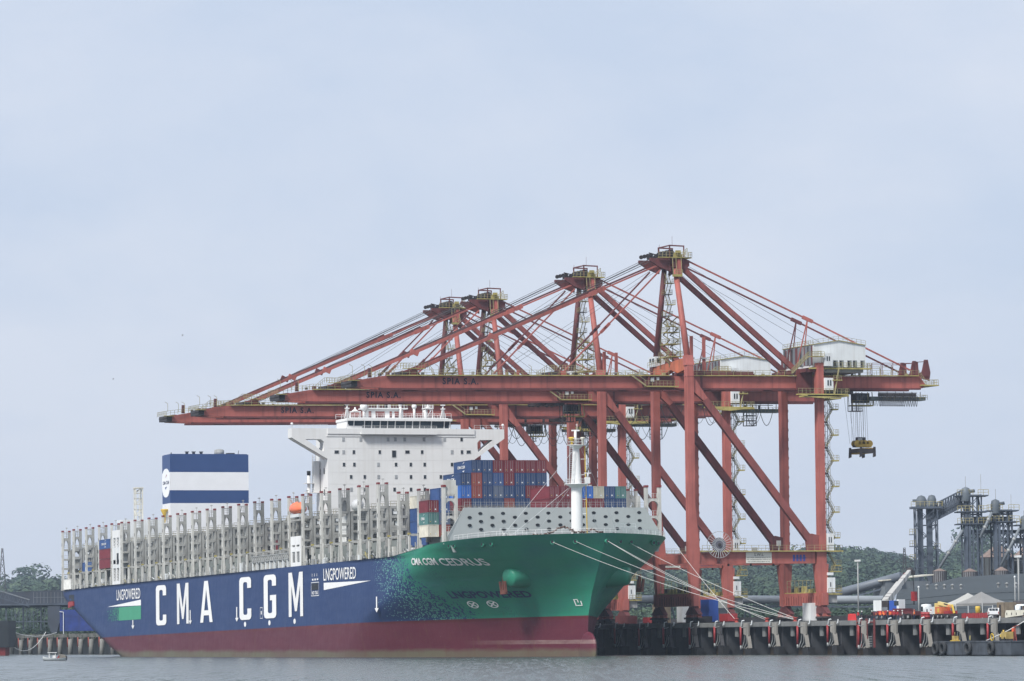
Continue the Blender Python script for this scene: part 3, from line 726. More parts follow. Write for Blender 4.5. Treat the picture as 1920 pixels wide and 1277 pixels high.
o.use(YELP).lathe((-1.2, 8.6, 44.6), [(.3, 0), (.35, .8), (.65, 1.1), (.65, 1.5), (0, 1.5)], 12); o.use(CREAM).lathe((1.3, 8.6, 44.6), [(.2, 0), (.25, .9), (.5, 1.2), (.5, 1.5), (0, 1.5)], 12); o.build('masthead', fm)
o = mb(WHITE2)
for q in (-.35, .35): o.beam((-1.75 + q, 8.0, 36.3), (-1.45 + q, 8.0, 44.3), .08)
for i in range(20): o.beam((-2.1 + .015 * i, 8.0, 36.5 + i * .4), (-1.4 + .015 * i, 8.0, 36.5 + i * .4), .05)
o.use(YELP).path([(1.65, 8.4, 44.3), (1.95, 8.4, 25)], .12, 6); o.use(WHITE2)
for z in (41.5, 38.2, 33, 30): o.beam((.8, 8.8, z), (1.9, 8.4, z), .1)
o.build('ladder', fm)
# stays of the foremast
o = mb(WHITE2)
for p, q in (((-1, 9.3, 36), (-12.5, 14, 26)), ((-1, 9.3, 36), (-5, 21, 26.5)), ((0, 9.3, 44), (-17, 12, 24)), ((1, 9.3, 44), (13, 18, 25)), ((1, 9.3, 36.5), (9, 20, 26))): o.path([p, q], .035, 4)
o.build('mast_stay', SHIP)

# ------------------------------------------------------------------ hatch coamings and deck gear
o = mb(DECKG); o.box(-22.3, 22.3, 24.5, 357, 22.42, 26.4)
o.build('hatch_coaming', SHIP)
rr = random.Random(8); o = mb(GREYST); o2 = mb(LASHL)
for i in range(420):
    y = 42 + rr.random() * 312; x = -rr.uniform(22.5, 24.9); s = rr.random()
    if s < .35: o.use(rr.choice((GREYST, WHITE2, LASHL, DECKG))).box(x - .3, x + .3, y - .6, y + .6, 22.42, 22.42 + rr.uniform(.6, 2.6))
    elif s < .6: o.use(GREYST).tube((x, y, 22.42), (x, y, 22.42 + rr.uniform(1.0, 2.4)), .16, n=6)
    elif s < .8: o.use(rr.choice((WHITE2, LASHL, YEL))).tube((x, y, 23), (x, y + rr.uniform(1.5, 3), 23 + rr.uniform(0, 1.5)), .14, n=6)
    else: o.use(LASH).beam((x, y, 22.6), (x, y + .2, 24.4 + rr.random()), .2)
o.build('deck_fittings', SHIP)['kind'] = 'stuff'
o = mb(GREYST); o.rail([(-25.0, 42, 22.5), (-25.0, 362, 22.5)], 1.1, 2.4, .06); o.rail([(24.9, 42, 22.5), (24.9, 362, 22.5)], 1.1, 2.4, .06); o.build('railing', SHIP)

# ------------------------------------------------------------------ lashing bridges (one mesh design, own object each)
def lashing_mesh(top, seed, low=False):
    rr = random.Random(seed); o = mb(LASH); base = 22.42; F = base + 4.7
    lv = [F, F + 2.4, F + 4.6, top - 5.6] if not low else [F, F + 2.2, top - 5.2]
    for s in (-1, 1):
        xo, xi = s * 25.15, s * 22.75
        o.use(LASHL).box(min(xo, xo - s * .42), max(xo, xo - s * .42), -.6, .6, F, top - .5)
        o.use(LASH).box(min(xi, xi + s * .55), max(xi, xi + s * .55), -.6, .6, F - 2, top - .5)
        for x in (xo - s * .21, xi + s * .27): o.use(REDCAP).box(x - .26, x + .26, -.64, .64, top - .5, top - .08)
        z = F + 1.2
        while z < top - 2.5:
            o.use(BLACK).box(min(xo + s * .01, xo + s * .02), max(xo + s * .01, xo + s * .02), -.16, .16, z, z + .8); z += 3.3
            
        o.use(LASHL)
        for yy in (-.75, .75):                               # splayed foot
            o.beam((xo - s * .25, yy * .6, F + .2), (xo - s * .15, yy * 1.45, base), .42, .34)
        a, b_ = (min(xo, xi), max(xo, xi)); a += .42; b_ -= .42
        o.use(LASH).box(a, b_, -.08, .08, top - .75, top - .6)
        o.tube((a + (b_ - a) * .6, .1, top - 2.2), (a + (b_ - a) * .62, .1, top + .9), .07, n=5); o.box(a + (b_ - a) * .4, a + (b_ - a) * .8, 0, .2, top + .6, top + .75)
        # arch
        zt = top - 2.55; cx = (a + b_) / 2; hwid = (b_ - a) / 2
        pts = [(a - .1, -.5, zt + .35), (b_ + .1, -.5, zt + .35), (b_ + .1, -.5, zt - 2.6)]
        pts += [(cx + (hwid - .12) * math.cos(t_), -.5, zt - 2.6 + 2.35 * math.sin(t_)) for t_ in [math.pi * i / 10 for i in range(11)]]
        pts += [(a - .1, -.5, zt - 2.6)]
        o.use(LASH).prism(pts, (0, .9, 0)); o.rail([(a, -.5, zt + .35), (b_, -.5, zt + .35)], 1.1, .8, .06)
        for q in range(1): 
            xx = rr.uniform(a, b_); o.beam((xx, 0, zt + .4), (xx + rr.uniform(-.5, .5), .3, zt + rr.uniform(1, 2)), .12)
        z = zt - 2.6 - .3
        for zz in (zt - 3.3, zt - 6.0, zt - 8.6):
            if zz > F: o.box(a, b_, -.7, .7, zz, zz + .55); o.rail([(a, -.6, zz + .5), (b_, -.6, zz + .5)], 1.0, 1.1, .05)
    # body between the towers
    for k, z in enumerate(lv):
        o.use(LASH).box(-22.3, 22.3, -.8, .8, z - .28, z + .28)
        if k < len(lv) - 1:
            for i in range(18):
                x0 = -22.3 + 2.52 * i + .12; x1 = min(x0 + 2.3, 22.2); zz1 = lv[k + 1] - .28; zz0 = z + .28
                if x1 - x0 < 1: continue
                r_ = rr.random()
                if r_ < .45: o.box(x0, x1, -.12, .12, zz0, zz1)
                elif r_ < .6: o.box(x0, x0 + .75, -.3, .3, zz0, zz1); o.box(x1 - .7, x1, -.3, .3, zz0, zz1)
                elif r_ < .8: o.box(x0, x1, -.2, .2, zz0, zz0 + .9); o.use(GREYST).rail([(x0, -.6, zz0), (x1, -.6, zz0)], 1.1, 1.2, .06); o.use(LASH)
                else: o.prism([(x1, -.15, zz1), (x1, -.15, zz1 - 1.3), (x1 - 1.3, -.15, zz1)], (0, .3, 0)); o.prism([(x0, -.15, zz1), (x0, -.15, zz1 - 1.3), (x0 + 1.3, -.15, zz1)], (0, .3, 0))
                if rr.random() < .4: o.use(rr.choice((GREYST, DECKG, WHITE2, BLACK, GRIME))).box(x0 + .5, x0 + 1.5, -.5, -.2, zz0 + .3, zz0 + rr.uniform(.9, 1.7)); o.use(LASH)
    for i in range(19):
        x = -22.3 + 2.49 * i; o.use(LASH).box(x - .26, x + .26, -.78, .78, base + 3, lv[-1])
    z = lv[-1] + .28; o.use(YELG).rail([(-22.3, -.7, z), (22.3, -.7, z)], 1.1, 1.26, .06); o.use(LASH).rail([(-22.3, .7, z), (22.3, .7, z)], 1.1, 1.26, .05)
    for i in range(26):
        x = rr.uniform(-22, 22); o.use(rr.choice((LASH, GREYST, LASHL))).beam((x, -.3, z), (x + rr.uniform(-.5, .5), -.2, z + rr.uniform(.5, 1.2)), .1)
    o.use(LASH).box(-22.3, 22.3, -.3, .3, base + 3.2, F - .2)
    return o
BY = [367.0 - .9, 352.9, 338.3, 323.5, 309.4, 298.5, 284.1, 269.4, 255.0, 240.3, 226.0, 211.7, 197.1, 182.6, 168.3, 153.6, 139.0, 127.6, 112.5, 97.9, 83.3, 69.0]
variants = [lashing_mesh(39.4, s).build('lashing_bridge', SHIP) for s in range(4)]
for i, y in enumerate(BY):
    if i < 4: ob = variants[i]
    else: ob = variants[i % 4].copy(); COL.objects.link(ob)
    ob.location = (0, y, 0)
v = lashing_mesh(36.7, 9, True).build('lashing_bridge', SHIP); v.location = (0, 54.2, 0)
v2 = v.copy(); COL.objects.link(v2); v2.location = (0, 40.0, 0)
# forward frame behind the breakwater: two closed corner towers only
o = mb(LASHL)
for s in (-1, 1):
    xo, xi = s * (24.3 if s < 0 else 24.6), s * 21.6; a, b_ = min(xo, xi), max(xo, xi)
    for x in (xo, xi): o.use(LASHL).box(x - .28, x + .28, 24.4, 25.6, 24.2, 36.6)
    o.use(LASHL)
    if s < 0: o.box(a, b_, 24.7, 25.3, 34.4, 37.8)
    o.use(REDCAP).box(xo - .35, xo + .35, 24.3, 25.7, 36.3, 36.75); o.box(xi - .35, xi + .35, 24.3, 25.7, 36.3, 36.75) if s > 0 else None; o.use(LASHL)
    for z in (33.9, 30.2, 26.9): 
        cx = (a + b_) / 2; hw_ = (b_ - a) / 2 - .25
        o.prism([(a, 24.6, z), (b_, 24.6, z), (b_, 24.6, z - 1.9)] + [(cx + hw_ * math.cos(t_), 24.6, z - 1.9 + 1.4 * math.sin(t_)) for t_ in [math.pi * i / 8 for i in range(9)]] + [(a, 24.6, z - 1.9)], (0, .8, 0))
        o.rail([(a, 24.5, z), (b_, 24.5, z)], 1.05, .8, .06)
o.use(LASH).box(-21.6, 21.6, 24.6, 25.4, 26.3, 26.9)
o.build('lashing_bridge', SHIP)
# pillars under the outboard stacks half way between bridges
yy = sorted(BY + [54.2, 40.0])
for s in (-1, 1):
    for a, b_ in zip(yy, yy[1:]):
        c = (a + b_) / 2
        if b_ - a < 11.9: continue
        o = MB(); o.use(LASHL).box(s * 24.9 - .2, s * 24.9 + .2, c - .35, c + .35, 22.42, 27.4); o.box(min(s * 25.1, s * 22.3), max(s * 25.1, s * 22.3), c - .3, c + .3, 26.7, 27.2)
        o.use(YEL).box(s * 24.9 - .24, s * 24.9 + .24, c - .4, c + .4, 27.0, 27.4)
        o.use(LASH).beam((s * 24.9, c, 26.9), (s * 24.9, b_ - 1.6, 26.9), .22); o.beam((s * 24.9, a + 1.6, 26.9), (s * 24.9, c, 26.9), .22)
        o.build('stacking_pillar', SHIP)

# ------------------------------------------------------------------ accommodation block and wheelhouse
DH = mb(WHITE); DX0, DX1, DY = -17.7, 18.7, 131.0
DH.box(DX0, DX1, DY, DY + 9.5, 22.42, 53.6)
DH.box(DX0 - .25, DX1 + .2, DY - .12, DY + 10.2, 53.0, 53.25)
DH.box(DX0, DX1, DY - .25, DY + 9.5, 53.6, 54.9)
for z in (50.2, 47.4, 44.6, 41.8, 39, 36.2): DH.use(mat('seam_white', (.66, .66, .65), .5)).box(DX0 + .1, DX1 - .1, DY - .02, DY, z, z + .05)
DH.use(WHITE).box(-9.7, 9.0, DY - 1.3, DY - .25, 53.5, 53.9)
DH.box(-9.7, 9.0, DY - 1.3, DY - 1.2, 53.9, 54.9)
deck = DH.build('deckhouse', SHIP)
def face_xy(px, py, Y=DY):
    v = cd + CR * ((px - 960) / FPX) - CU * ((py - 638.5) / FPX); t_ = (Y - CAM.y) / v.y; p = CAM + v * t_; return p.x, p.z + TR * Y
rowsW = [(383, [480, 629, 863, 926, 1006, 1173, 1348, 1493], 0), (491, [481, 569, 791, 1154, 1411, 1496], 0), (490, [422, 1028, 1553], 1), (507, [914], 2),
         (598, [484, 573, 779, 930, 1057, 1176, 1410], 0), (704, [545, 662, 781, 931, 1058, 1178, 1314, 1410], 0), (812, [547, 666, 781, 917, 1058, 1178], 0)]
PANE = mat('curtained_glass', (.33, .35, .37), .3)
rr = random.Random(5)
for py, xs, kind in rowsW:
    for x in xs:
        cx, cz = face_xy(540 + x / 4.571, 740 + py / 4.571)
        a, c = ((.35, .48), (.62, .40), (.60, .92))[kind]
        o = mb(mat('window_frame', (.50, .51, .51), .5)); o.box(cx - a / 1.0, cx + a / 1.0, DY - .06, DY + .02, cz - c, cz + c)
        o.use(PANE if (kind == 0 and (py in (383,) and x < 1200 or (x + py) % 3 == 0)) else GLASS).box(cx - a * .78, cx + a * .78, DY - .09, DY - .06, cz - c * .84, cz + c * .84)
        o.build('window', deck)
for z in (50, 45, 40, 35):
    o = mb(GLASS); o.box(DX0 - .05, DX0 + .02, DY + 2.5, DY + 3.3, z - .7, z + .7); o.box(DX0 - .05, DX0 + .02, DY + 6, DY + 6.8, z - .7, z + .7); o.build('window', deck)
# bridge wings: sloping brackets with a cut-out
for s in (-1, 1):
    xr = DX0 if s < 0 else DX1; xt = -26.4 if s < 0 else 26.2
    def P(x, z): return (x, DY, z)
    o = mb(WHITE); d_ = (0, 3.4, 0); L = xt - xr
    o.prism([P(xr, 54.9), P(xt, 54.9), P(xt, 52.7), P(xt - L * .06, 52.35), P(xr + L * .62, 52.35), P(xr, 52.35)], d_)
    o.prism([P(xr + L * .62, 52.35), P(xt - L * .06, 52.35), P(xr + L * .0, 47.9 - .2), P(xr, 49.2), P(xr + L * .12, 49.45), P(xr + L * .22, 49.9)], d_)
    o.prism([P(xr, 52.35), P(xr + L * .18, 52.35), P(xr + L * .1, 51.7), P(xr + L * .1, 50.2), P(xr + L * .12, 49.45), P(xr, 49.2)], d_)
    o.rail([P(xr, 54.9), P(xt, 54.9)], .9, 1.6, .05)
    o.tube((xt - L * .02, DY + .5, 54.9), (xt - L * .02, DY + .5, 55.8), .08, n=6); o.ball((xt - L * .02, DY + .5, 55.9), .35, .35, .35, 8, 6)
    o.build('bridge_wing', SHIP)
# wheelhouse
o = mb(WHITE); o.box(-12.7, 13.0, DY + .6, DY + 9, 54.9, 55.05); o.box(-12.9, 13.2, DY - .1, DY + 9, 56.75, 57.35); o.box(-12.0, 12.3, DY + .3, DY + 9, 57.35, 57.5)
o.box(-12.7, -12.2, DY + .7, DY + 9, 54.9, 56.8); o.box(12.6, 13.0, DY + .7, DY + 9, 54.9, 56.8); o.box(-12.7, -9.0, DY + .75, DY + .9, 54.9, 55.6)
wh = o.build('wheelhouse', SHIP)
mull = [-12.6, -11.0, -8.4, -6.6, -4.5, -2.7, -.8, 1.7, 3.5, 5.3, 8.2, 11.4, 12.8]
for a, c in zip(mull, mull[1:]):
    o = mb(mat('bridge_glass', (.022, .04, .06), .1, .3, .9, spec=.6)); o.prism([(a + .1, DY + .9, 55.05), (c - .1, DY + .9, 55.05), (c - .1, DY + .5, 56.75), (a + .1, DY + .5, 56.75)], (0, .06, 0)); o.build('window', wh)
o = mb(WHITE)
for a in mull: o.beam((a, DY + .85, 55.0), (a, DY + .42, 56.8), .2)
o.rail([(-9.5, DY - 1.25, 54.9), (8.9, DY - 1.25, 54.9)], .6, 3, .05); o.build('mullions', wh)
# monkey island with masts, domes and radar
o = mb(WHITE); R0 = 57.5
o.rail([(-13.5, DY + 1, R0), (13.3, DY + 1, R0)], 1.1, 1.4, .06); o.rail([(-13.5, DY + 7, R0), (13.3, DY + 7, R0)], 1.1, 1.4, .06)
def arch_wall(x0, x1, z0, z1, holes):
    xs = [x0] + [h_ for ho in holes for h_ in ho] + [x1]
    for a, c in zip(xs[::2], xs[1::2]): o.box(a, c, DY + 3, DY + 3.4, z0, z1)
    for a, c in holes: o.box(a, c, DY + 3, DY + 3.4, z1 - .5, z1); 
arch_wall(-7.3, 2.0, R0, R0 + 2.2, [(-6.6, -5.8), (-4.9, -2.5), (-1.4, -.7), (-.2, 1.0)])
o.box(-8.2, 3.0, DY + 2.4, DY + 6, R0 + 2.2, R0 + 2.45); o.rail([(-7.4, DY + 2.5, R0 + 2.45), (2.8, DY + 2.5, R0 + 2.45)], 1.15, .7, .06); o.beam((-9.6, DY + 3, R0 + 3.6), (4.8, DY + 3, R0 + 3.6), .12)
o.box(-11.3, -8.6, DY + 2.6, DY + 3, R0 + 1.4, R0 + 1.65); o.beam((-11.2, DY + 2.8, R0), (-11.2, DY + 2.8, R0 + 1.5), .2); o.beam((-8.8, DY + 2.8, R0), (-8.8, DY + 2.8, R0 + 1.5), .2); o.lathe((-10, DY + 2.8, R0 + 1.6), [(.9, 0), (.2, .6), (.2, 1.0)], 10)
o.build('monkey_island', SHIP)
o = mb(WHITE)
for x in (-11.9, 11.9):
    for q in (-.7, .7): o.beam((x + q, DY + 3 + q * .5, R0), (x, DY + 3, R0 + 3), .16)
    o.tube((x, DY + 3, R0), (x, DY + 3, R0 + 5.0), .22, .16, 8); o.beam((x - .8, DY + 3, R0 + 5.1), (x + .8, DY + 3, R0 + 5.1), .12)
    for z in (2.2, 3.1, 3.9): o.box(x - .5, x + .5, DY + 2.7, DY + 3.3, R0 + z, R0 + z + .25)
    o.use(BLACK).box(x - .8, x - .55, DY + 2.8, DY + 3.1, R0 + 2.8, R0 + 3.1); o.use(WHITE)
o.build('signal_mast', SHIP)
o = mb(WHITE); o.tube((-4.3, DY + 3, R0 + 2.4), (-4.3, DY + 3, R0 + 4.6), .2); o.box(-4.9, -3.7, DY + 2.8, DY + 3.2, R0 + 4.1, R0 + 4.5); o.box(-5.4, -2.4, DY + 2.7, DY + 3, R0 + 4.6, R0 + 4.8)
o.tube((2.2, DY + 3, R0 + 2.4), (2.2, DY + 3, R0 + 6), .12, .06); o.tube((-1.4, DY + 3, R0 + 2.4), (-1.4, DY + 3, R0 + 4.3), .35, .25); o.use(BLACK).tube((-1.8, DY + 4.5, R0 + 2.4), (-1.8, DY + 4.5, R0 + 7.4), .42, .3)
o.use(WHITE).tube((7.6, DY + 3, R0), (7.6, DY + 3, R0 + 2.1), .5, .5, 4)
o.build('radar_mast', SHIP)
for x, z, r in ((-7.9, R0 + 2.3, .95), (4.6, R0 + 2.6, .62), (1.2, R0 + 3.0, .5)):
    o = mb(WHITE); o.ball((x, DY + 2.6, z + r * .4), r, r, r * 1.05); o.tube((x, DY + 2.6, R0), (x, DY + 2.6, z), .3); o.build('radome', SHIP)
o = mb(WHITE)
for x in (7.2, 9.0):
    for y in (DY + 2, DY + 4): o.beam((x, y, R0), (x, y, R0 + 3.5), .14)
    o.beam((x, DY + 2, R0), (x, DY + 4, R0 + 2.4), .1)
o.beam((7.2, DY + 2, R0), (9, DY + 2, R0 + 2.4), .1); o.box(7.0, 9.2, DY + 1.8, DY + 4.2, R0 + 2.3, R0 + 2.5); o.rail([(7.0, DY + 2, R0 + 2.5), (9.2, DY + 2, R0 + 2.5)], 1.1, .6, .07); o.lathe((8.1, DY + 3, R0 + 2.5), [(.5, 0), (.25, .5), (.15, 1.0)], 10); o.build('antenna_frame', SHIP)
# exhaust side mast beside the deckhouse
o = mb(WHITE); o.box(-19.2, -17.9, DY + 6, DY + 8, 40, 47.5); o.tube((-20.3, DY + 7, 36), (-20.3, DY + 7, 44.2), .38); o.use(BLACK).tube((-20.3, DY + 7, 44.2), (-20.3, DY + 7, 45.2), .45); o.use(WHITE)
for z in (37.5, 40, 42.2): o.box(-21.3, -19.2, DY + 6, DY + 8, z, z + .15); o.rail([(-21.3, DY + 6, z), (-19.2, DY + 6, z)], 1, .9, .06)
o.beam((-19.3, DY + 7, 44), (-19.3, DY + 7, 49), .15); o.beam((-18.6, DY + 7, 44), (-18.6, DY + 7, 49), .15)
for i in range(9): o.beam((-19.3, DY + 7, 44 + i * .55), (-18.6, DY + 7, 44 + i * .55), .08)
o.build('side_mast', SHIP)

# ------------------------------------------------------------------ funnel
FY0, FY1, FX0, FX1 = 300.0, 308.3, -11.0, 11.0
fu = empty('funnel', (0, 0, 0)); fu.parent = SHIP
FW = mat('funnel_white', (.76, .77, .79), .45, .03); FB = mat('funnel_navy', (.030, .066, .185), .45, .05)
for nm, z0, z1, mt_ in (('funnel_base', 22.42, 44.4, FW), ('navy_band', 44.4, 47.9, FB), ('white_band', 47.9, 52.8, FW), ('navy_band', 52.8, 57.6, FB)):
    o = mb(mt_); o.box(FX0, FX1, FY0, FY1, z0, z1); o.build(nm, fu)
o = mb(FW); n = 26
o.prism([(FX0 - .05, (FY0 + FY1) / 2 + 4.1 * math.copysign(abs(math.cos(a)) ** .8, math.cos(a)), 50.0 + 3.9 * math.copysign(abs(math.sin(a)) ** .8, math.sin(a))) for a in [2 * math.pi * i / n for i in range(n)]], (-.04, 0, 0))
lg = o.build('logo', fu)
writing('logo_text', 'CMA CGM', lambda u, v: (FX0 - .12, FY1 - 1.0 - 6.3 * u, 49.6 + .95 * v), LETB, fu, .02)
o = mb(REDV); o.poly([(FX0 - .12, 305, 51.3), (FX0 - .12, 303.4, 52.3), (FX0 - .12, 303.0, 52.1)]); o.use(NAVY).poly([(FX0 - .12, 305.2, 48.8), (FX0 - .12, 304.4, 48.2), (FX0 - .12, 303.0, 49.0)]); o.build('logo_mark', fu)
o = mb(FB); o.box(FX0 + .3, FX1 - .3, FY0 + .3, FY1 - .3, 57.6, 57.75)
o.use(mat('stack_dark', (.03, .035, .05), .6)); 
for x in (-5.2, -3.3, -1.2): o.tube((x, 304, 57.6), (x, 304, 58.6), .4, .4, 10); o.box(x - .5, x + .5, 303.6, 304.4, 58.4, 58.6)
o.use(GREYST).tube((3.9, 304, 57.6), (3.9, 304, 58.9), 1.35, 1.35, 16); o.ball((3.9, 304, 58.9), 1.35, 1.35, .4); o.use(mat('stack_dark', (.03, .035, .05), .6)).box(6, 8, 303, 305, 57.7, 58.2)
o.tube((9.2, 304, 57.6), (9.4, 304, 58.9), .08); o.tube((-9.6, 304, 57.6), (-9.6, 304, 58.3), .15); o.build('exhaust_pipes', fu)
o = mb(YELP); o.lathe((-11.9, 303, 39.2), [(.35, 0), (.45, 2.2), (1.0, 3.4), (1.0, 3.7), (0, 3.7)], 12); o.build('ventilator', fu)
# lattice crane post left of the funnel
o = mb(CREAM); cx, cy = -14.2, 322; hh = .95
for a in (-1, 1):
    for c in (-1, 1): o.beam((cx + a * hh, cy + c * hh, 22.4), (cx + a * hh, cy + c * hh, 49.3), .22)
for i in range(18):
    z = 22.5 + i * 1.5
    for a, c, d_, e_ in ((-1, -1, 1, -1), (-1, 1, 1, 1), (-1, -1, -1, 1), (1, -1, 1, 1)):
        o.beam((cx + a * hh, cy + c * hh, z), (cx + d_ * hh, cy + e_ * hh, z + (1.5 if i % 2 else 0)), .12); o.beam((cx + a * hh, cy + c * hh, z), (cx + d_ * hh, cy + e_ * hh, z), .12)
    o.beam((cx, cy - hh, z), (cx, cy - hh, z + 1.5), .16)
o.box(cx - 1.2, cx + 1.2, cy - 1.2, cy + 1.2, 49.3, 49.6); o.build('lattice_post', SHIP)
o = mb(WHITE2); o.box(-20.5, 10, 315, 321, 33.8, 40.5); o.build('engine_casing', SHIP)
# white access towers at the ship side
def side_tower(y0, y1, z1, nm='access_tower'):
    o = mb(WHITE); x = -25.25; w_ = (y1 - y0)
    for a, c in ((y0, y0 + w_ * .12), (y0 + w_ * .44, y0 + w_ * .56), (y1 - w_ * .12, y1)): o.box(x, x + 1.6, a, c, 22.42, z1)
    for z in (22.42, 24.0 + (z1 - 22.42) * .28, z1 - 1.6): o.box(x + .05, x + 1.55, y0 + w_ * .1, y1 - w_ * .1, z, z + 1.1)
    o.box(x + .03, x + 1.58, y0 + .02, y1 - .02, z1 - 2.0, z1 + .02)
    o.use(GREYST)
    for i in range(14): o.box(x + .2, x + .3, y0 + w_ * .12, y1 - w_ * .12, 23.8 + i * (z1 - 26) / 14, 23.95 + i * (z1 - 26) / 14)
    return o.build(nm, SHIP)
side_tower(128.6, 136.9, 29.6)
side_tower(299.5, 307.8, 37.2)
o = mb(WHITE2); o.box(-25.2, -20, 299.3, 307.9, 27, 32.6); o.use(BLACK).box(-25.25, -25.2, 301, 303, 28, 31); o.build('engine_room_house', SHIP)
# stowed accommodation ladder: lattice girder
o = mb(GREYST); x = -25.35
for z in (24.6, 25.9): o.beam((x, 138.5, z), (x, 170.5, z), .22)
for i in range(20):
    y = 138.5 + i * 1.6; o.beam((x, y, 24.6), (x, y + 1.6, 25.9), .14); o.beam((x, y, 24.6), (x, y, 25.9), .14)
o.rail([(x, 138.5, 25.9), (x, 170.5, 25.9)], .8, 2, .06)
for i in range(9): y = 139.5 + i * 3.7; o.use(WHITE2).box(x, x + .5, y, y + .5, 22.5, 24.5)
o.build('gangway', SHIP)

def ship_obj(root, x, y, z):
    """stands on the sloping ship: same tilt as the deck"""
    p = Matrix.Rotation(-TR, 4, 'X') @ Vector((x, y, z)); root.location = p; root.rotation_euler = (-TR, 0, 0)
lb = empty('lifeboat'); o = mb(mat('lifeboat_orange', (.80, .19, .09), .4, .06)); k0 = 0; n = 14
prof = [(-4.6, .15, .2), (-4.0, .9, .7), (-2.5, 1.45, 1.2), (0, 1.6, 1.35), (2.5, 1.45, 1.2), (3.8, 1.0, .85), (4.4, .2, .3)]
for y, a, c in prof:
    for i in range(n): t_ = 2 * math.pi * i / n; o.v.append((a * math.cos(t_), y, c * math.sin(t_) * (1.35 if math.sin(t_) > 0 else .9)))
for j in range(len(prof) - 1):
    for i in range(n): ii = (i + 1) % n; o.face([j * n + i, j * n + ii, (j + 1) * n + ii, (j + 1) * n + i], True)
o.build('canopy', lb)
o = mb(WHITE2); o.box(-1.0, 1.0, -3.6, 3.2, -1.9, -1.15); o.build('cradle', lb); ship_obj(lb, -24.3, 133.6, 36.0)
tag(lb, 'orange enclosed lifeboat hung at the ship side left of the white superstructure', 'lifeboat')
o = mb(LASH); o.beam((-23, 131, 33), (-25.2, 131, 38.4), .3); o.beam((-23, 136.5, 33), (-25.2, 136.5, 38.4), .3); o.box(-25, -21, 129.5, 137.5, 33.2, 33.6); o.build('davit', SHIP)
o = mb(WHITE); o.ball((-21.4, 96.0, 35.4), 1.5, 1.5, 1.4); o.box(-24.2, -22.6, 99.0, 101, 34.2, 36.8); o.build('white_tank', SHIP)

# ------------------------------------------------------------------ containers
CC = {'navy blue': (.022, .055, .15), 'bright blue': (.03, .13, .45), 'blue': (.035, .08, .22), 'maroon': (.16, .025, .035), 'brick red': (.25, .055, .045), 'teal green': (.075, .18, .17), 'cream': (.62, .59, .50), 'beige': (.42, .40, .32), 'grey blue': (.09, .12, .19), 'white': (.70, .70, .67)}
def cont_mat(c): return mat('container_' + c.replace(' ', '_'), CC[c], .5, .14, .8, streak=.35, dark=tuple(x * .45 + .03 for x in CC[c]), rust=.1)
cache = {}
def container_parts(c, L, Hc):
    key = (c, L, Hc)
    if key in cache: return cache[key]
    M_ = cont_mat(c); W = 2.44; o = mb(M_)
    for x in (0, W - .14):
        for y in (0, L - .14): o.box(x, x + .14, y, y + .14, 0, Hc)
    for z in (0, Hc - .14):
        o.box(.14, W - .14, 0, .1, z, z + .14); o.box(.14, W - .14, L - .1, L, z, z + .14); o.box(0, .1, .14, L - .14, z, z + .14); o.box(W - .1, W, .14, L - .14, z, z + .14)
    # corrugated long walls
    n = int(L / .56)
    for side_, x0, x1 in ((0, .02, .09), (1, W - .02, W - .09)):
        pts = []
        for i in range(n + 1):
            y = .14 + (L - .28) * i / n; pts += [(x0, y), (x0, y + .14), (x1, y + .20), (x1, y + .42)]
        pts = [p for p in pts if p[1] <= L - .14] + [(x0, L - .14)]
        for a, b2 in zip(pts, pts[1:]): o.poly([(a[0], a[1], .14), (b2[0], b2[1], .14), (b2[0], b2[1], Hc - .14), (a[0], a[1], Hc - .14)])
    o.box(.1, W - .1, .1, L - .1, Hc - .12, Hc - .03); o.box(.14, W - .14, L - .09, L - .04, .14, Hc - .14)
    body = o.build('tmp'); d_ = mb(M_)
    d_.box(.15, W / 2 - .02, .05, .1, .15, Hc - .15); d_.box(W / 2 + .02, W - .15, .05, .1, .15, Hc - .15)
    d_.use(GREYST)
    for x in (.42, .88, W - .88, W - .42): d_.tube((x, .03, .1), (x, .03, Hc - .1), .026, n=5, caps=False)
    d_.use(WHITE2).box(W * .66, W * .66 + .26, .035, .05, .5, .78); d_.use(YELP).box(.5, .66, .035, .05, .55, .7)
    door = d_.build('tmp2'); cache[key] = (body.data, door.data)
    bpy.data.objects.remove(body); bpy.data.objects.remove(door); return cache[key]
def container(c, xrow, y, z, L, Hc, label, group, logo=None):
    """left edge row number (0 = starboard edge), front at y, bottom at z in ship frame"""
    b_, dr = container_parts(c, L, Hc); r = empty('container'); ship_obj(r, -25.2 + 2.52 * xrow, y, z)
    a = bpy.data.objects.new('body', b_); COL.objects.link(a); a.parent = r
    a = bpy.data.objects.new('door', dr); COL.objects.link(a); a.parent = r
    if logo:
        writing('lettering', logo, lambda u, v: (-.03, L * .78 - L * .42 * u, Hc * .40 + Hc * .24 * v), LETW, r, .03)
        q = mb(LETW); q.prism([(-.03, L * .5, Hc * .76), (-.03, L * .42, Hc * .90), (-.03, L * .38, Hc * .88)], (-.01, 0, 0)); q.prism([(-.03, L * .5, Hc * .2), (-.03, L * .44, Hc * .12), (-.03, L * .38, Hc * .26)], (-.01, 0, 0)); q.build('marking', r)
    tag(r, label, 'container', group)
TIER = ['lowest', 'second', 'third', 'fourth', 'fifth', 'top']
GF = 'containers stacked behind the grey breakwater'
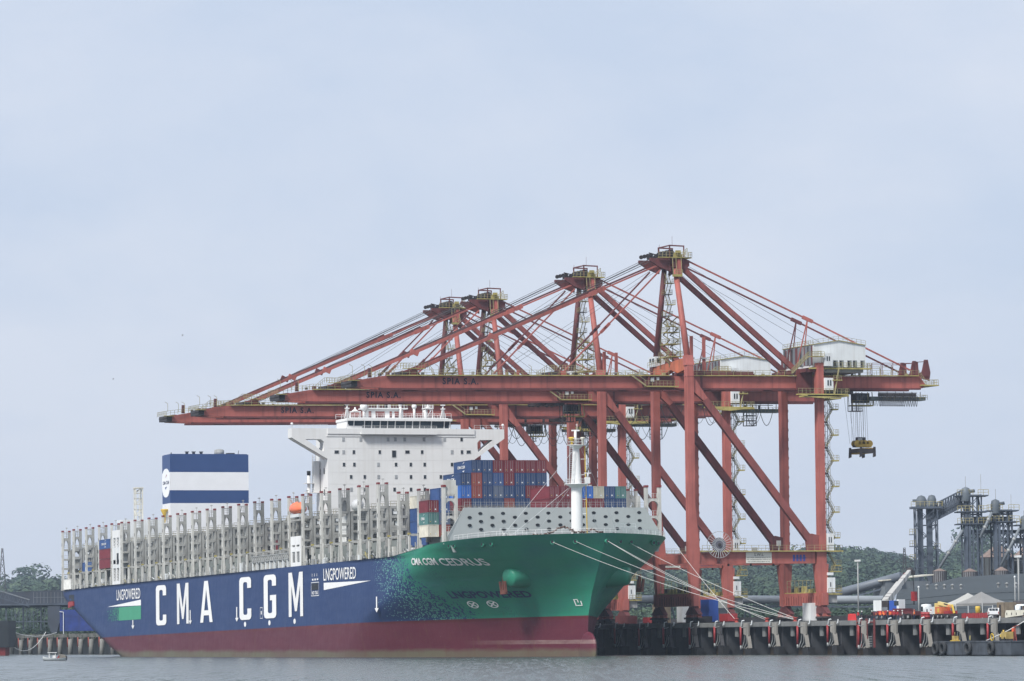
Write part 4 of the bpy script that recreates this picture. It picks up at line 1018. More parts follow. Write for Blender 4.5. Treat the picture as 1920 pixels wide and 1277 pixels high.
# block in the third bay: six tiers, seen over the breakwater
fy, Hc = 55.9, 2.79; zb_ = 26.9
tiers = {5: (7, ['navy blue', 'navy blue', 'maroon', 'maroon', 'maroon', 'maroon', 'maroon']),
         4: (6, ['navy blue', 'brick red', 'navy blue', 'blue', 'maroon', 'navy blue', 'navy blue', 'navy blue']),
         3: (6, ['bright blue', 'brick red', 'navy blue', 'grey blue', 'navy blue', 'navy blue', 'maroon', 'maroon']),
         2: (6, ['maroon', 'navy blue', 'navy blue', 'navy blue', 'brick red', 'navy blue', 'navy blue', 'maroon']),
         1: (5, ['navy blue', 'maroon', 'navy blue', 'blue', 'maroon', 'navy blue', 'brick red', 'navy blue', 'maroon']),
         0: (5, ['maroon', 'navy blue', 'maroon', 'navy blue', 'maroon', 'navy blue', 'brick red', 'navy blue', 'maroon'])}
ORD = ['first', 'second', 'third', 'fourth', 'fifth', 'sixth', 'seventh', 'eighth', 'ninth', 'tenth', 'eleventh', 'twelfth']
for tr_, (r0, cs) in tiers.items():
    for i, c in enumerate(cs):
        container(c, r0 + i, fy, zb_ + 2.8 * tr_, 12.19, Hc, '%s container, %s from left in the %s tier of the tall block' % (c, ORD[i], TIER[tr_]), GF, 'CMA CGM' if i == 0 and tr_ in (4, 5) else None)
# first bay starboard: short containers beside the corner tower
GS = 'short containers stacked at the ship side above the green bow'
for i, c in enumerate(['cream', 'teal green', 'maroon']):
    container(c, 0, 33.1, 26.05 + 2.62 * i, 6.06, 2.59, '%s short container, %s of the outer stack above the green bow step' % (c, ['bottom', 'middle', 'top'][i]), GS, 'CHINA' if i == 1 else None)
for i, (c, lg_) in enumerate([('brick red', None), ('grey blue', 'CMA CGM'), ('blue', None), ('blue', None)]):
    container(c, 1, 33.1, 26.05 + 2.62 * i, 6.06, 2.59, '%s short container, %s in the stack right of the maroon, green and cream' % (c, ['lowest', 'second', 'third', 'topmost'][i]), GS, lg_)
# second bay
G2 = 'containers in the second bay beside the lashing frames'
for i, c in enumerate(['blue', 'blue', 'blue', 'cream']):
    container(c, 1, 41.2, 24.55 + 2.75 * i, 12.19, 2.72, ['lowest plain blue container below the large cream one', 'middle plain blue container below the large cream one', 'plain blue container directly below the large cream one', 'large cream container topping the plain blue stack'][i], G2)
for i, c in enumerate(['navy blue', 'blue', 'beige', 'maroon']):
    container(c, 2, 41.2, 24.7 + 2.75 * i, 12.19, 2.59, ['navy container at the foot of the third stack of the second bay', 'blue container second up in the third stack of the second bay', 'beige container under the lettered maroon one', 'maroon container with pale lettering beside the large cream one'][i], G2)
# first bay right of the mast
cols_ = {10: ['maroon'] * 4, 11: ['maroon'] * 4, 12: ['navy blue', 'maroon', 'navy blue', 'maroon'], 13: ['navy blue', 'maroon', 'maroon', 'bright blue'], 14: ['blue', 'navy blue', 'maroon', 'beige'], 15: ['maroon', 'navy blue', 'navy blue', 'navy blue'], 16: ['navy blue', 'blue', 'navy blue', 'teal green']}
for c_, lst in cols_.items():
    for i, c in enumerate(lst):
        container(c, c_, 26.4, 26.15 + 2.62 * i, 12.19, 2.59, '%s container, %s tier, %s stack rightwards of those around the foremast' % (c, TIER[i] if i < 3 else 'top', ORD[c_ - 10]), 'containers beside the white foremast')
# stern and midship singles
container('white', 0, 355.6, 22.6, 8.5, 2.9, 'white refrigerated container on the deck edge at the stern', 'single containers among the empty frames')
for i, c in enumerate(['maroon', 'maroon', 'blue']):
    container(c, 0, 310.4, 27.3 + 2.65 * i, 12.19, 2.59, ['lower maroon container between empty frames near the stern', 'upper maroon container between empty frames near the stern', 'blue lettered container on two maroon ones near the stern'][i], 'single containers among the empty frames', 'CMA CGM' if i == 2 else None)
for i in range(2): container('white', 1, 99.6, 27.3 + 2.9 * i, 6.06, 2.86, '%s white refrigerated container between lashing frames below the superstructure' % ['lower', 'upper'][i], 'single containers among the empty frames')
container('maroon', 2, 154.8, 27.3, 12.19, 2.59, 'maroon container deep between frames above the stowed gangway', 'single containers among the empty frames')
container('blue', 1, 340, 27.3, 12.19, 2.59, 'blue container low between the sternmost lashing frames', 'single containers among the empty frames')

# ================================================================== ship-to-shore cranes
# local frame of a crane: x from the waterside rail towards land, y along the quay away from the camera, z height over the water
VN, VF = 0.0, 20.5                             # near and far leg planes
G1, G2 = 7.0, 13.4                             # girder centre planes
def gz(u): return 60.35 + .0085 * u            # top of girder
def zig(o, base, d, n, rise, wid, out, start=0):
    """zig-zag stair: n flights, flights run along x away from the leg"""
    x0, y0, z0 = base
    for i in range(n):
        z = z0 + i * rise; inn = i % 2 == 0
        a = Vector((x0 + (0 if inn else wid), y0, z)); b_ = Vector((x0 + (wid if inn else 0), y0, z + rise))
        for q in (-.4, .4): o.use(YELG).beam(a + Vector((0, q, 0)), b_ + Vector((0, q, 0)), .08, .18)
        for q in (-.42, .42): o.beam(a + Vector((0, q, 1)), b_ + Vector((0, q, 1)), .07)
        for k in range(1, 9): p = a.lerp(b_, k / 9); o.use(GRIME).box(p.x - .12, p.x + .12, y0 - .38, y0 + .38, p.z - .03, p.z + .03)
        c = b_; o.use(YEL if inn else GRIME).box(c.x - (.2 if inn else 1.0), c.x + (1.1 if inn else .2), y0 - .8, y0 + .8, c.z - .28, c.z)
        if not inn: o.use(GRIME).box(x0 - 1.4, x0, y0 - .6, y0 + .6, c.z - .12, c.z)
        o.use(YELG).rail([(c.x - .1, y0 - .8, c.z), (c.x + (1.1 if inn else -.9), y0 - .8, c.z), (c.x + (1.1 if inn else -.9), y0 + .8, c.z)], 1.05, 1.0, .06)
def make_crane():
    r = empty('quay_crane')
    # legs
    for v in (VN, VF):
        o = mb(CRANE); o.box(-.35, 1.15, v, v + 1.9, 32, 62.6); o.box(-.42, 1.22, v - .06, v + 1.96, 60.0, 60.25)
        o.frustum((.9, v + .95, 21.8), 1.25, .95, (.4, v + .95, 32), .75, .95)
        o.frustum((.8, v + .95, 10.2), .62, .7, (.9, v + .95, 21.8), 1.25, .95)
        o.prism([(1.15, v + .35, 60.2), (1.15, v + .35, 56.8), (4.2, v + .35, 54.2), (4.9, v + .35, 54.6)], (0, 1.2, 0))
        o.build('waterside_leg', r)
        o = mb(CRANE); o.box(30.1, 31.6, v, v + 1.9, 22.2, 63.2)
        o.frustum((30.85, v + .95, 10.2), .75, .7, (30.6, v + .95, 19.4), 1.5, .95); o.box(29.4, 31.7, v + .02, v + 1.88, 19.4, 22.3)
        for i in range(17): o.use(GRIME).box(31.6, 31.9, v + .5, v + 1.4, 24 + i * 2.1, 24.6 + i * 2.1)
        o.build('landside_leg', r)
        o = mb(CRANE); o.box(2.15, 29.1, v + .25, v + 1.65, 19.5, 22.05)
        o.build('portal_beam', r)
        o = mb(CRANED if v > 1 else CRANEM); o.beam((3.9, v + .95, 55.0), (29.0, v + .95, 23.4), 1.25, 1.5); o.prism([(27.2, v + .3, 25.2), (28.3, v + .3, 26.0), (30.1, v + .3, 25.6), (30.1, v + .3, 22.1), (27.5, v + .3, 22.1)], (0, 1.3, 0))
        o.build('diagonal_brace', r)
    for u in (.85, 30.85):
        o = mb(CRANE); o.box(u - .72, u + .72, VN - .9, VF + 2.8, 10.4, 13.1); o.box(u - .6, u + .6, VN + 1.9, VF, 19.7, 21.6)
        for k in range(14): o.use(mat('rust_stain', (.12, .03, .02), .8)).box(u - .74, u - .72, 1 + k * 1.4, 1.25 + k * 1.4, 10.6, 12.2 + .6 * ((k * 7) % 3) / 3)
        o.build('sill_beam', r)
        for v in (VN + .95, VF + .95):
            o = mb(CRANED); o.frustum((u, v, 8.6), .5, 3.9, (u, v, 10.4), .6, 1.1); o.use(CRANE)
            for q in (-2.3, 2.3): o.frustum((u, v + q, 7.7), .45, 1.7, (u, v + q, 9.0), .5, .5)
            o.use(GRIME)
            for q in (-3.6, -2.7, -1.9, -1.0, 1.0, 1.9, 2.7, 3.6): o.tube((u - .35, v + q, 7.25), (u + .35, v + q, 7.25), .42, n=10)
            o.box(u - .7, u + .7, v - 4.2, v + 4.2, 7.6, 8.0)
            o.build('bogie', r)
    # cross beams
    o = mb(ORANGE); o.prism([(-.3, 1.9, 64.1), (-.3, VF, 63.1), (-.3, VF, 61.5), (-.3, 15, 61.1), (-.3, 10, 61.9), (-.3, 6, 61.0), (-.3, 1.9, 61.5)], (1.5, 0, 0)); o.build('cross_beam', r)
    o = mb(CRANED); o.box(30.1, 31.5, 1.9, VF, 62.2, 65.2); o.box(28.2, 30.1, 1.2, VF + 1, 61.3, 62.1); o.box(27.6, 31.2, 5.6, 6.2, 57.6, 62.2); o.build('cross_beam', r)
    # A-frame tower and head
    for a, b_ in ((VN + .95, 8.6), (VF + .95, 15.2)):
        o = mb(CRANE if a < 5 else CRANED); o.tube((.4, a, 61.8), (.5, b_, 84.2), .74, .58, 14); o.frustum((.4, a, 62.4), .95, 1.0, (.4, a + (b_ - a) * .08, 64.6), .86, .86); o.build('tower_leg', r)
    o = mb(CRANED); o.box(-.5, 1.3, 7.8, 16.0, 84.3, 86.2); o.prism([(-5.4, 8.2, 86.2), (-5.4, 8.2, 85.6), (-3.4, 8.2, 84.3), (-.7, 8.2, 83.3), (-.7, 8.2, 86.2)], (0, .8, 0)); o.prism([(-5.4, 15, 86.2), (-5.4, 15, 85.6), (-3.4, 15, 84.3), (-.7, 15, 83.3), (-.7, 15, 86.2)], (0, .8, 0))
    o.prism([(1.6, 8.0, 86.2), (3.6, 8.0, 85.8), (3.6, 8.0, 84.6), (1.6, 8.0, 82.8)], (0, 1.0, 0)); o.prism([(1.6, 14.6, 86.2), (3.6, 14.6, 85.8), (3.6, 14.6, 84.6), (1.6, 14.6, 82.8)], (0, 1.0, 0))
    o.use(CRANE).box(.6, 1.65, 7.5, 8.7, 82.6, 86.0); hd = o.build('tower_head', r)
    o = mb(GRIME)
    for y in (9, 11, 13, 15):
        o.tube((-4.9, y, 86.9), (-4.9, y + .3, 86.9), .45, n=12); o.tube((-3.2, y, 86.7), (-3.2, y + .3, 86.7), .4, n=12); o.tube((-.6, y - .6, 87.2), (-.6, y, 87.2), .95, n=14)
    o.box(-4.6, -.2, 8.6, 8.8, 86.9, 87.1); o.beam((-5.6, 8.6, 87.3), (-3.4, 8.6, 86.8), .22); o.box(-2.2, .6, 9, 14, 86.3, 87.2)
    o.use(YEL).tube((1.0, 8.3, 86.6), (1.0, 8.9, 86.6), 1.05, n=14); o.box(.4, 1.4, 7.4, 8.2, 87.3, 87.9); o.build('sheaves', hd)
    o = mb(CRANED); 
    for y in (8.2, 15.0): 
        o.beam((-.9, y, 86.3), (-.9, y, 89.1), .25); o.beam((2.4, y, 86.3), (2.4, y, 88.8), .22); o.beam((-1.0, y, 89.0), (2.5, y, 88.9), .28)
    o.beam((-.9, 8.2, 89.0), (-.9, 15, 89.0), .25); o.beam((-.3, 8.2, 89), (-.3, 8.2, 91), .05); o.beam((-3.0, 9, 87), (-3.0, 9, 89.2), .05); o.build('hoist_frame', hd)
    o = mb(YEL); o.box(-3.8, 3.8, 7.2, 7.9, 86.25, 86.4); o.box(2.2, 3.9, 7.2, 16.4, 86.2, 86.38); o.box(-.6, 1.5, 6.8, 7.5, 82.1, 82.6)
    o.use(YELG).rail([(-3.8, 7.2, 86.4), (3.9, 7.2, 86.4), (3.9, 16.4, 86.4)], 1.1, .9, .07); o.rail([(1.6, 7.2, 86.4), (2.8, 7.2, 87.4)], 1.0, .6, .1)
    o.rail([(-.6, 6.8, 82.6), (1.5, 6.8, 82.6)], 1.1, .5, .06); o.beam((-.6, 6.9, 82.4), (-.6, 7.3, 86.3), .12); o.beam((.2, 6.9, 82.4), (.2, 7.3, 86.3), .1); o.beam((1.4, 6.9, 82.4), (1.4, 7.3, 86.3), .12)
    o.build('head_platform', hd)
    # girders
    for v in (G1, G2):
        o = mb(CRANE); y0, y1 = v - .55, v + .55
        P = [(-72.9, gz(-72.9) - .9), (-67.3, gz(-67)), (-1.2, gz(-1)), (-1.2, gz(-1) - 2.55), (-66.5, gz(-66) - 2.55), (-72.9, gz(-72) - 2.3)]
        o.prism([(a, y0, z) for a, z in P], (0, y1 - y0, 0))
        for u in (-66, -52, -40, -22, -12): o.box(u, u + .12, y0 - .03, y1 + .03, gz(u) - 2.56, gz(u) + .02)
        o.use(CRANED).box(-68, -1.2, y0 - .3, y0, gz(-30) - 2.95, gz(-30) - 2.62) if False else o.use(CRANED).prism([(-68, y0 - .32, gz(-68) - 2.95), (-1.2, y0 - .32, gz(-1) - 2.95), (-1.2, y0 - .32, gz(-1) - 2.58), (-68, y0 - .32, gz(-68) - 2.58)], (0, .9, 0))
        bm_ = o.build('boom', r)
        if v == G1:
            writing('lettering', 'SPIA S.A.', lambda a, c: (-53.9 + 8.1 * a, y0 - .05, gz(-50) - 1.8 + 1.4 * c), mat('crane_lettering', (.02, .012, .03), .6), bm_, .03, 0.0, 1.25)
        o = mb(CRANE); P = [(-.9, gz(0)), (57.5, gz(57)), (58.8, gz(57) - 1.9), (58.0, gz(57) - 2.6), (-.9, gz(0) - 2.6)]
        o.prism([(a, y0, z) for a, z in P], (0, y1 - y0, 0))
        for u in (3.5, 5.2, 8, 20, 33, 38, 43, 48, 53): o.use(CRANED if u < 7 else CRANE).box(u, u + (.5 if u < 7 else .12), y0 - .04, y1 + .04, gz(u) - 2.58, gz(u) + .02)
        o.use(CRANED).prism([(-.9, y0 - .32, gz(0) - 2.95), (57.5, y0 - .32, gz(57) - 2.95), (57.5, y0 - .32, gz(57) - 2.6), (-.9, y0 - .32, gz(0) - 2.6)], (0, .9, 0)); o.box(1.6, 17.5, y0 - .5, y1 + .2, gz(8) + .05, gz(8) + 1.1)
        o.build('trolley_girder', r)
    for u in (-72.4, -60, -45, -26, -12, 8, 22, 44, 57): o = mb(CRANED); o.box(u, u + .9, G1 + .55, G2 - .55, gz(u) - 2.2, gz(u) - .6); o.build('cross_tie', r)
    o = mb(GRIME); o.box(-74.2, -72.9, G1 - .6, G2 + .6, gz(-73) - 2.2, gz(-73) - .9); o.tube((-73.8, G1 - .6, gz(-73) - 1.4), (-73.8, G2 + .6, gz(-73) - 1.4), .5, n=10); o.build('boom_tip', r)
    # brackets that hold the stays
    for u, hgt in ((-60.3, 1.5), (-26.4, 1.1)):
        o = mb(CRANE)
        for v in (G1, G2): o.box(u - .55, u + .55, v - .6, v + .35, gz(u) - .05, gz(u) + hgt); o.use(CRANED).prism([(u - 1.8, v - .3, gz(u)), (u + 1.8, v - .3, gz(u)), (u + .5, v - .3, gz(u) + hgt), (u - .5, v - .3, gz(u) + hgt)], (0, .3, 0)); o.use(CRANE)
        o.use(YEL).box(u - 2.6, u + 2.4, G1 - 1.6, G1 - .6, gz(u) + hgt, gz(u) + hgt + .12) if hgt > 1.2 else None
        o.use(YELG); o.rail([(u - 3.2, G1 - 1.5, gz(u) + hgt + .1), (u + 2.8, G1 - 1.5, gz(u) + hgt + .1), (u + 4.2, G1 - 1.2, gz(u) + .2)], 1.1, .7, .07); o.rail([(u - 3.4, G2 + 1, gz(u) + .1), (u - 1, G2 + 1, gz(u) + hgt + .6), (u + 2, G2 + 1, gz(u) + hgt + .4)], 1.1, .6, .07)
        o.use(GRIME).box(u - 2.8, u - .9, G1, G2, gz(u) + .1, gz(u) + 1.0); o.build('stay_bracket', r)
    # stays
    def stay(o, p, q, f, w1, w2):
        p = Vector(p); q = Vector(q); m_ = p.lerp(q, f); o.beam(p, m_, .3, w1); o.beam(m_, q, .34, w2)
        for k in (f, f + .035): c = p.lerp(q, k); d_ = (q - p).normalized() * .9; o.beam(c - d_, c + d_, .5, w2 + .28)
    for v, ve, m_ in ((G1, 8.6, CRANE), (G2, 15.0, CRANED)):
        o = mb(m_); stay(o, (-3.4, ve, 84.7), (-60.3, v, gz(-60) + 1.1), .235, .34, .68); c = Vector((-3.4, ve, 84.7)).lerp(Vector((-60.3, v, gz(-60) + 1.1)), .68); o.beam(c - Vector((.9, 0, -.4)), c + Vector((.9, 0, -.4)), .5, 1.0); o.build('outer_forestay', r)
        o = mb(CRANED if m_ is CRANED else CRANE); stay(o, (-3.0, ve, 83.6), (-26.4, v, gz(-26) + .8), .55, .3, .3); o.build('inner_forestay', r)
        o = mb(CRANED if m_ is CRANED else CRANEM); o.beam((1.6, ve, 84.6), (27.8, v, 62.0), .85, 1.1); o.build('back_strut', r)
        o = mb(m_); a, b_, c = Vector((2.8, ve, 86.0)), Vector((30.9, v, 73.2)), Vector((56.3, v, gz(56) + 1.0))
        o.beam(a, b_, .28, .34); o.beam(b_, c, .28, .34); o.beam(b_ - Vector((1.2, 0, -.5)), b_ + Vector((1.2, 0, -.5)), .45, .75); o.beam(b_, (29.9, v, 64.6), .16, .3); o.beam(b_, (28.0, v, 62), .16, .24); o.build('backstay', r)
    o = mb(ROPE)
    for v in (9, 9.8, 14): 
        o.path([(-5.2, v, 86.0), (-58, v - 1, gz(-58) + 1.6)], .05, 4); o.path([(-5.2, v, 85.4), (-59, v - 1.2, gz(-58) + 1.0)], .045, 4)
    for v in (8.8, 14.8): o.path([(-3, v, 83.9), (-40, v - 1, gz(-40) + .8)], .035, 4); o.path([(3.2, v, 84.8), (36, v, 67.5)], .04, 4); o.path([(3.2, v, 84), (28, v, 66)], .035, 4)
    o.build('hoist_ropes', r)
    # walkways on the girders
    for v0, v1 in ((G1 - 1.35, G1 - .5), (G2 + .5, G2 + 1.3)):
        o = mb(YEL)
        for a, b_ in ((-66.5, -2), (2, 57)): o.prism([(a, v0, gz(a) + .02), (b_, v0, gz(b_) + .02), (b_, v0, gz(b_) + .2), (a, v0, gz(a) + .2)], (0, v1 - v0, 0))
        wk = o.build('walkway', r)
        o = mb(YELG); v2_ = v0 + .05 if v0 < 10 else v1 - .05
        for a, b_ in ((2.4, 26.5), (45, 56.8)): o = mb(YELG); o.rail([(a, v2_, gz(a) + .2), (b_, v2_, gz(b_) + .2)], 1.05, 1.7, .065); o.build('walkway_rail', wk)
        o = mb(YELG); o.rail([(-66.5, v2_, gz(-66.5) + .2), (-2.4, v2_, gz(-2.4) + .2)], 1.05, 1.7, .065)
        if v0 > 10: o.build('walkway_rail', wk); continue
        o.build('walkway_rail', wk); wk1 = wk
    wk = wk1; o = mb(YELG)
    o.rail([(-66.5, G1 - 1.3, gz(-66) + .2), (-72.5, G1 - 1.3, gz(-72) - .7), (-74.5, G1 - 1.3, gz(-74) - .9), (-74.5, G2 + 1.2, gz(-74) - .9)], 1.1, .9, .07)
    o.use(YEL).box(-75.0, -72.6, G1 - 1.4, G1 - .6, gz(-74) - 1.05, gz(-74) - .9); o.build('tip_platform', r); o = mb(YEL); o.box(57.4, 61.6, G1 - 1.5, G2 + 1.4, gz(58) - 2.1, gz(58) - 1.85); o.use(YELG).rail([(56.8, G1 - 1.4, gz(57) + .2), (58.4, G1 - 1.4, gz(58) - 1.9), (61.5, G1 - 1.4, gz(58) - 1.9), (61.5, G2 + 1.3, gz(58) - 1.9)], 1.15, .9, .08); o.build('tail_platform', r); o = mb(YELG)
    rr = random.Random(6)
    for i in range(48):                        # boxes and cable trays along the walkways
        u = -69 + i * 2.6 + rr.uniform(0, 1.2); o = MB(); o.use(rr.choice((GRIME, YELG, GREYST, CRANED))).box(u, u + rr.uniform(.2, .8), G1 - .4, G1 + .2, gz(u) + .1, gz(u) + rr.uniform(.4, 1.1)); o.build('cable_box', wk)
    for u in (-74.2, -71.5, -70, -55, -34): o = mb(YELG); o.path([(u, G1 - 1.3, gz(u)), (u, G1 - 1.3, gz(u) + 2.0), (u - .7, G1 - 1.3, gz(u) + 2.4)], .05, 4); o.build('lamp_post', wk)
    o = mb(CRANED); o.box(-70.3, -69.6, G1 - .3, G1 + .3, gz(-70) - .3, gz(-70) + 1.7); o.build('signal_post', wk)
    o = mb(YEL)                                # recessed platform at the boom hinge
    o.box(-8.0, -.4, G1 - 2.0, G1 - 1.0, gz(0) - 2.45, gz(0) - 2.2); o.use(YELG).rail([(-8.2, G1 - 2, gz(0) - 2.2), (-.5, G1 - 2, gz(0) - 2.2)], 1.1, .9, .07); o.beam((-11.5, G1 - 1.6, gz(0) + .3), (-8, G1 - 2, gz(0) - 2.2), .2, .3); o.beam((-11.5, G1 - 1.6, gz(0) + 1.3), (-8, G1 - 2, gz(0) - 1.1), .07)
    o.use(CRANED).box(-8.4, -1.1, G1 - .8, G1 - .6, gz(0) - 2.2, gz(0) + .2); o.use(WHITE2).box(-6.5, -5.7, G1 - .95, G1 - .8, gz(0) - 1.2, gz(0) - .4); o.box(-5.1, -4.5, G1 - .95, G1 - .8, gz(0) - .9, gz(0) - .3); o.use(CRANED).box(-7.2, -6.8, G1 - 1.2, G1 - .8, gz(0) - 1.9, gz(0) + .3)
    o.build('hinge_platform', r)
    for u in (3.5, 6.4): o = mb(CRANE); o.box(u - .3, u + .3, G1 - .1, G1 + .5, gz(0) + .9, 69.2 - .2 * (u > 4)); o.use(GREYST).box(u - .5, u + .5, G1 - .4, G1 + .8, 64.2, 64.5); o.build('boom_latch_post', r)
    # electrical cabin on the far end of the cross beam
    o = mb(WHITE2); o.box(-.6, 1.6, 18.4, 22.6, 63.2, 65.4); o.use(GLASS).box(-.65, -.6, 19.2, 20.4, 64.2, 65.0); o.box(-.65, -.6, 21, 22, 64.2, 65.0); o.box(-.3, .6, 18.35, 18.4, 64.0, 65.0)
    o.use(YELG).rail([(-.9, 22.6, 63.1), (-.9, 8, 63.9)], 1.1, 1.2, .06); o.build('electrical_cabin', r)
    # stairs in the tower
    o = MB()
    o.use(YEL)
    for k, z in enumerate((64.8, 67.6, 70.2)): o.box(-.6, 2.4, 9.5 + k, 16.5 - k * .9, z, z + .15); o.use(YELG).rail([(-.6, 9.5 + k, z + .15), (2.4, 9.5 + k, z + .15), (2.4, 16 - k, z + .15)], 1.1, .8, .07); o.rail([(-.6, 9.5 + k, z + .15), (-.6, 16.5 - k, z + .15)], 1.1, .8, .07); o.use(YEL)
    for k in range(8): 
        z = 63.3 + k * 1.3; o.use(mat('stair_dull', (.17, .15, .075), .7, .3, .6, rust=.4)).beam((-.4, 10 + (k % 2) * 4, z), (-.4, 14 - (k % 2) * 4, z + 1.3), .3, .1); o.beam((1.6, 10 + (k % 2) * 5, z), (1.6, 15 - (k % 2) * 5, z + 1.3), .25, .1)
    for y, x in ((10.3, -.5), (15.8, -.5), (10.3, 2.3), (15.8, 2.3)): o.beam((x, y, 62.5), (x, 13 + (y - 13) * .6, 72.5), .12)
    for k in range(5):
        z = 71.5 + k * 2.35; y = 12.5 + (.9 if k % 2 else -.9); o.use(YEL if k % 2 == 0 else GRIME).box(-.5, 1.2, y - 1.1, y + .9, z, z + .12); o.use(YELG).rail([(-.5, y - 1.1, z), (-.5, y + .9, z)], 1.1, .7, .07); o.rail([(1.2, y - 1.1, z), (1.2, y + .9, z)], 1.1, .7, .07)
        y2 = 12.5 + (-.9 if k % 2 else .9)
        for q in (-.4, .4): o.beam((.3 + q, y, z), (.3 + q, y2, z + 2.35), .1, .2)
        for j in range(1, 8): t_ = j / 8; o.use(GRIME).box(-.1, .7, y + (y2 - y) * t_ - .1, y + (y2 - y) * t_ + .1, z + 2.35 * t_, z + 2.35 * t_ + .05); o.use(YELG)
    o.build('tower_stairs', r)
    # machinery house
    o = mb(WHITE2); x0, x1, y0, y1 = 29.8, 42.3, 1.6, 18.6; zb_, ze = 62.4, 67.2; xm = (x0 + x1) / 2 - .2
    o.prism([(x0, y0, zb_), (x1, y0, zb_), (x1, y0, ze), (x0 + 10.6, y0, ze + .55), (xm, y0, ze + 1.0), (x0, y0, ze + .1)], (0, y1 - y0, 0))
    mh = o.build('machinery_house', r)
    o = mb(GREYST); rr = random.Random(3)
    for i in range(24):
        y = y0 + .2 + i * .69; o.use(rr.choice((GREYST, CRANED, GRIME, TIN, TIN))).box(x0 - .12, x0 - .02, y, y + .62, zb_ + .3 + rr.random() * .3, ze - .15 - rr.random() * .2)
    o.build('wall_panels', mh)
    for u in (33.3, 34.7, 36.1, 38.0, 39.3, 41.1): o = mb(GREYST); o.box(u - .12, u + .92, y0 - .06, y0, zb_ + .1, zb_ + 1.55); o.use(BLACK).box(u, u + .42, y0 - .1, y0 - .06, zb_ + .2, zb_ + 1.4); o.use(mat('louvre', (.2, .22, .2), .6)).box(u + .44, u + .82, y0 - .1, y0 - .06, zb_ + .2, zb_ + 1.4); o.build('louvre', mh)
    o = mb(YELG); rl = [(x0, y0 - .1, ze + .15), (xm, y0 - .1, ze + 1.05), (x1, y0 - .1, ze + .1)]; o.rail(rl, .95, 1.15, .06); o.rail([(x0, y0, ze + .15), (x0, y1, ze + .15)], .95, 1.2, .06); o.rail([(x0, y1, ze + .15), (xm, y1, ze + 1.05), (x1, y1, ze + .1)], .95, 1.3, .05)
    o.use(YEL); 
    for a, b_ in zip(rl, rl[1:]): o.beam(a, b_, .3, .14)
    o.beam((x0 - .1, y0, ze + .1), (x0 - .1, y1, ze + .1), .3, .12); o.build('roof_rail', mh)
    o = mb(YEL); o.box(28.6, x1 + .9, y0 - 1.1, y0 + .1, zb_ - .5, zb_ - .2); o.box(28.6, x1 + .9, y1, y1 + .9, zb_ - .5, zb_ - .2); o.use(YELG).rail([(31.4, y0 - 1.05, zb_ - .2), (x1 + .9, y0 - 1.05, zb_ - .2), (x1 + .9, y0 + 3, zb_ - .2)], 1.1, 1.0, .07)
    o.use(GREYST).box(33, x1 - .5, y0 + .2, y1, zb_ - 1.1, zb_ - .1); o.prism([(30.5, y0 + .3, zb_ - .1), (x1, y0 + .3, zb_ - .1), (x1 - 4, y0 + .3, zb_ - 1.0), (33, y0 + .3, zb_ - 1.2)], (0, 1.2, 0)); o.build('house_platform', r)
    o = mb(YELG); o.beam((24.4, .6, gz(24) + .3), (28.3, .6, 64.6), .5, .2); o.rail([(24.4, .3, gz(24) + .3), (28.3, .3, 64.6), (31.3, .3, 64.8)], 1.0, .8, .07); o.rail([(24.4, .9, gz(24) + .3), (28.3, .9, 64.6), (31.3, .9, 64.8)], 1.0, .8, .07); o.use(YEL).box(28.3, 31.5, .2, 1.0, 64.5, 64.65); o.box(28.6, 31.4, -1, 0, 64.5, 64.62); o.use(YELG).rail([(28.6, -1, 64.6), (31.4, -1, 64.6)], 1, .8, .06); o.build('house_stairs', r)
    # switch rooms beside the landside leg
    o = mb(WHITE2); o.box(31.6, 33.5, -.6, 1.2, 62.5, 65.3); o.use(GLASS).box(32.1, 32.35, -.65, -.6, 63.6, 64.6); o.box(32.6, 32.85, -.65, -.6, 63.6, 64.6); o.build('switch_room', r); o = mb(WHITE2); o.box(31.6, 33.6, -.6, 1.4, 57.3, 59.9); o.use(GLASS).box(32.2, 32.5, -.65, -.6, 58.2, 59.4); o.box(32.8, 33.1, -.65, -.6, 58.2, 59.4)
    o.build('switch_room', r); o = mb(WHITE2); o.box(31.7, 33.2, -.5, 1.2, 22.3, 26.0); o.use(GLASS).box(32.0, 32.2, -.55, -.5, 24, 25.2); o.box(32.5, 32.7, -.55, -.5, 24, 25.2); o.build('switch_room', r); o = mb(WHITE2); o.box(31.7, 33.4, -.5, 1.4, 13.2, 16.4); o.box(31.7, 33.0, -.5, 1.2, 16.9, 17.5); o.use(GLASS).box(32.2, 32.4, -.55, -.5, 14.4, 15.4); o.build('switch_room', r)
    o = mb(YEL); o.box(25.0, 36.6, -1.8, .0, 56.1, 56.35); o.box(27, 36.8, -1.8, 3.2, 55.8, 56.1); o.prism([(25, -1.8, 56.1), (36.6, -1.8, 56.1), (31, -1.8, 55.4), (28.5, -1.8, 55.5)], (0, .3, 0)); o.use(YELG).rail([(24.8, -1.8, 56.4), (36.8, -1.8, 56.4), (36.8, 3.2, 56.4)], 1.1, .9, .07); o.use(YELG).beam((33.8, -.6, 56.3), (35, -.6, 62.2), .6, .12); o.rail([(33.6, -.9, 59.5), (35.4, -.9, 59.5)], 1.0, .6, .07); o.use(YEL).box(33.4, 35.6, -1, .4, 59.3, 59.5); o.build('upper_platform', r)
    o = mb(YEL); o.box(2.2, 35.2, -.6, .25, 22.08, 22.3); o.box(31.8, 35.4, -.6, 2.2, 22.0, 22.28); o.use(YELG).rail([(2.4, -.55, 22.3), (35.2, -.55, 22.3), (35.2, 2.2, 22.3)], 1.15, 1.6, .07); o2_ = mb(YELG); o2_.rail([(2.4, VF + 1.7, 22.1), (29, VF + 1.7, 22.1)], 1.1, 1.8, .06); o2_.build('portal_rail', r)
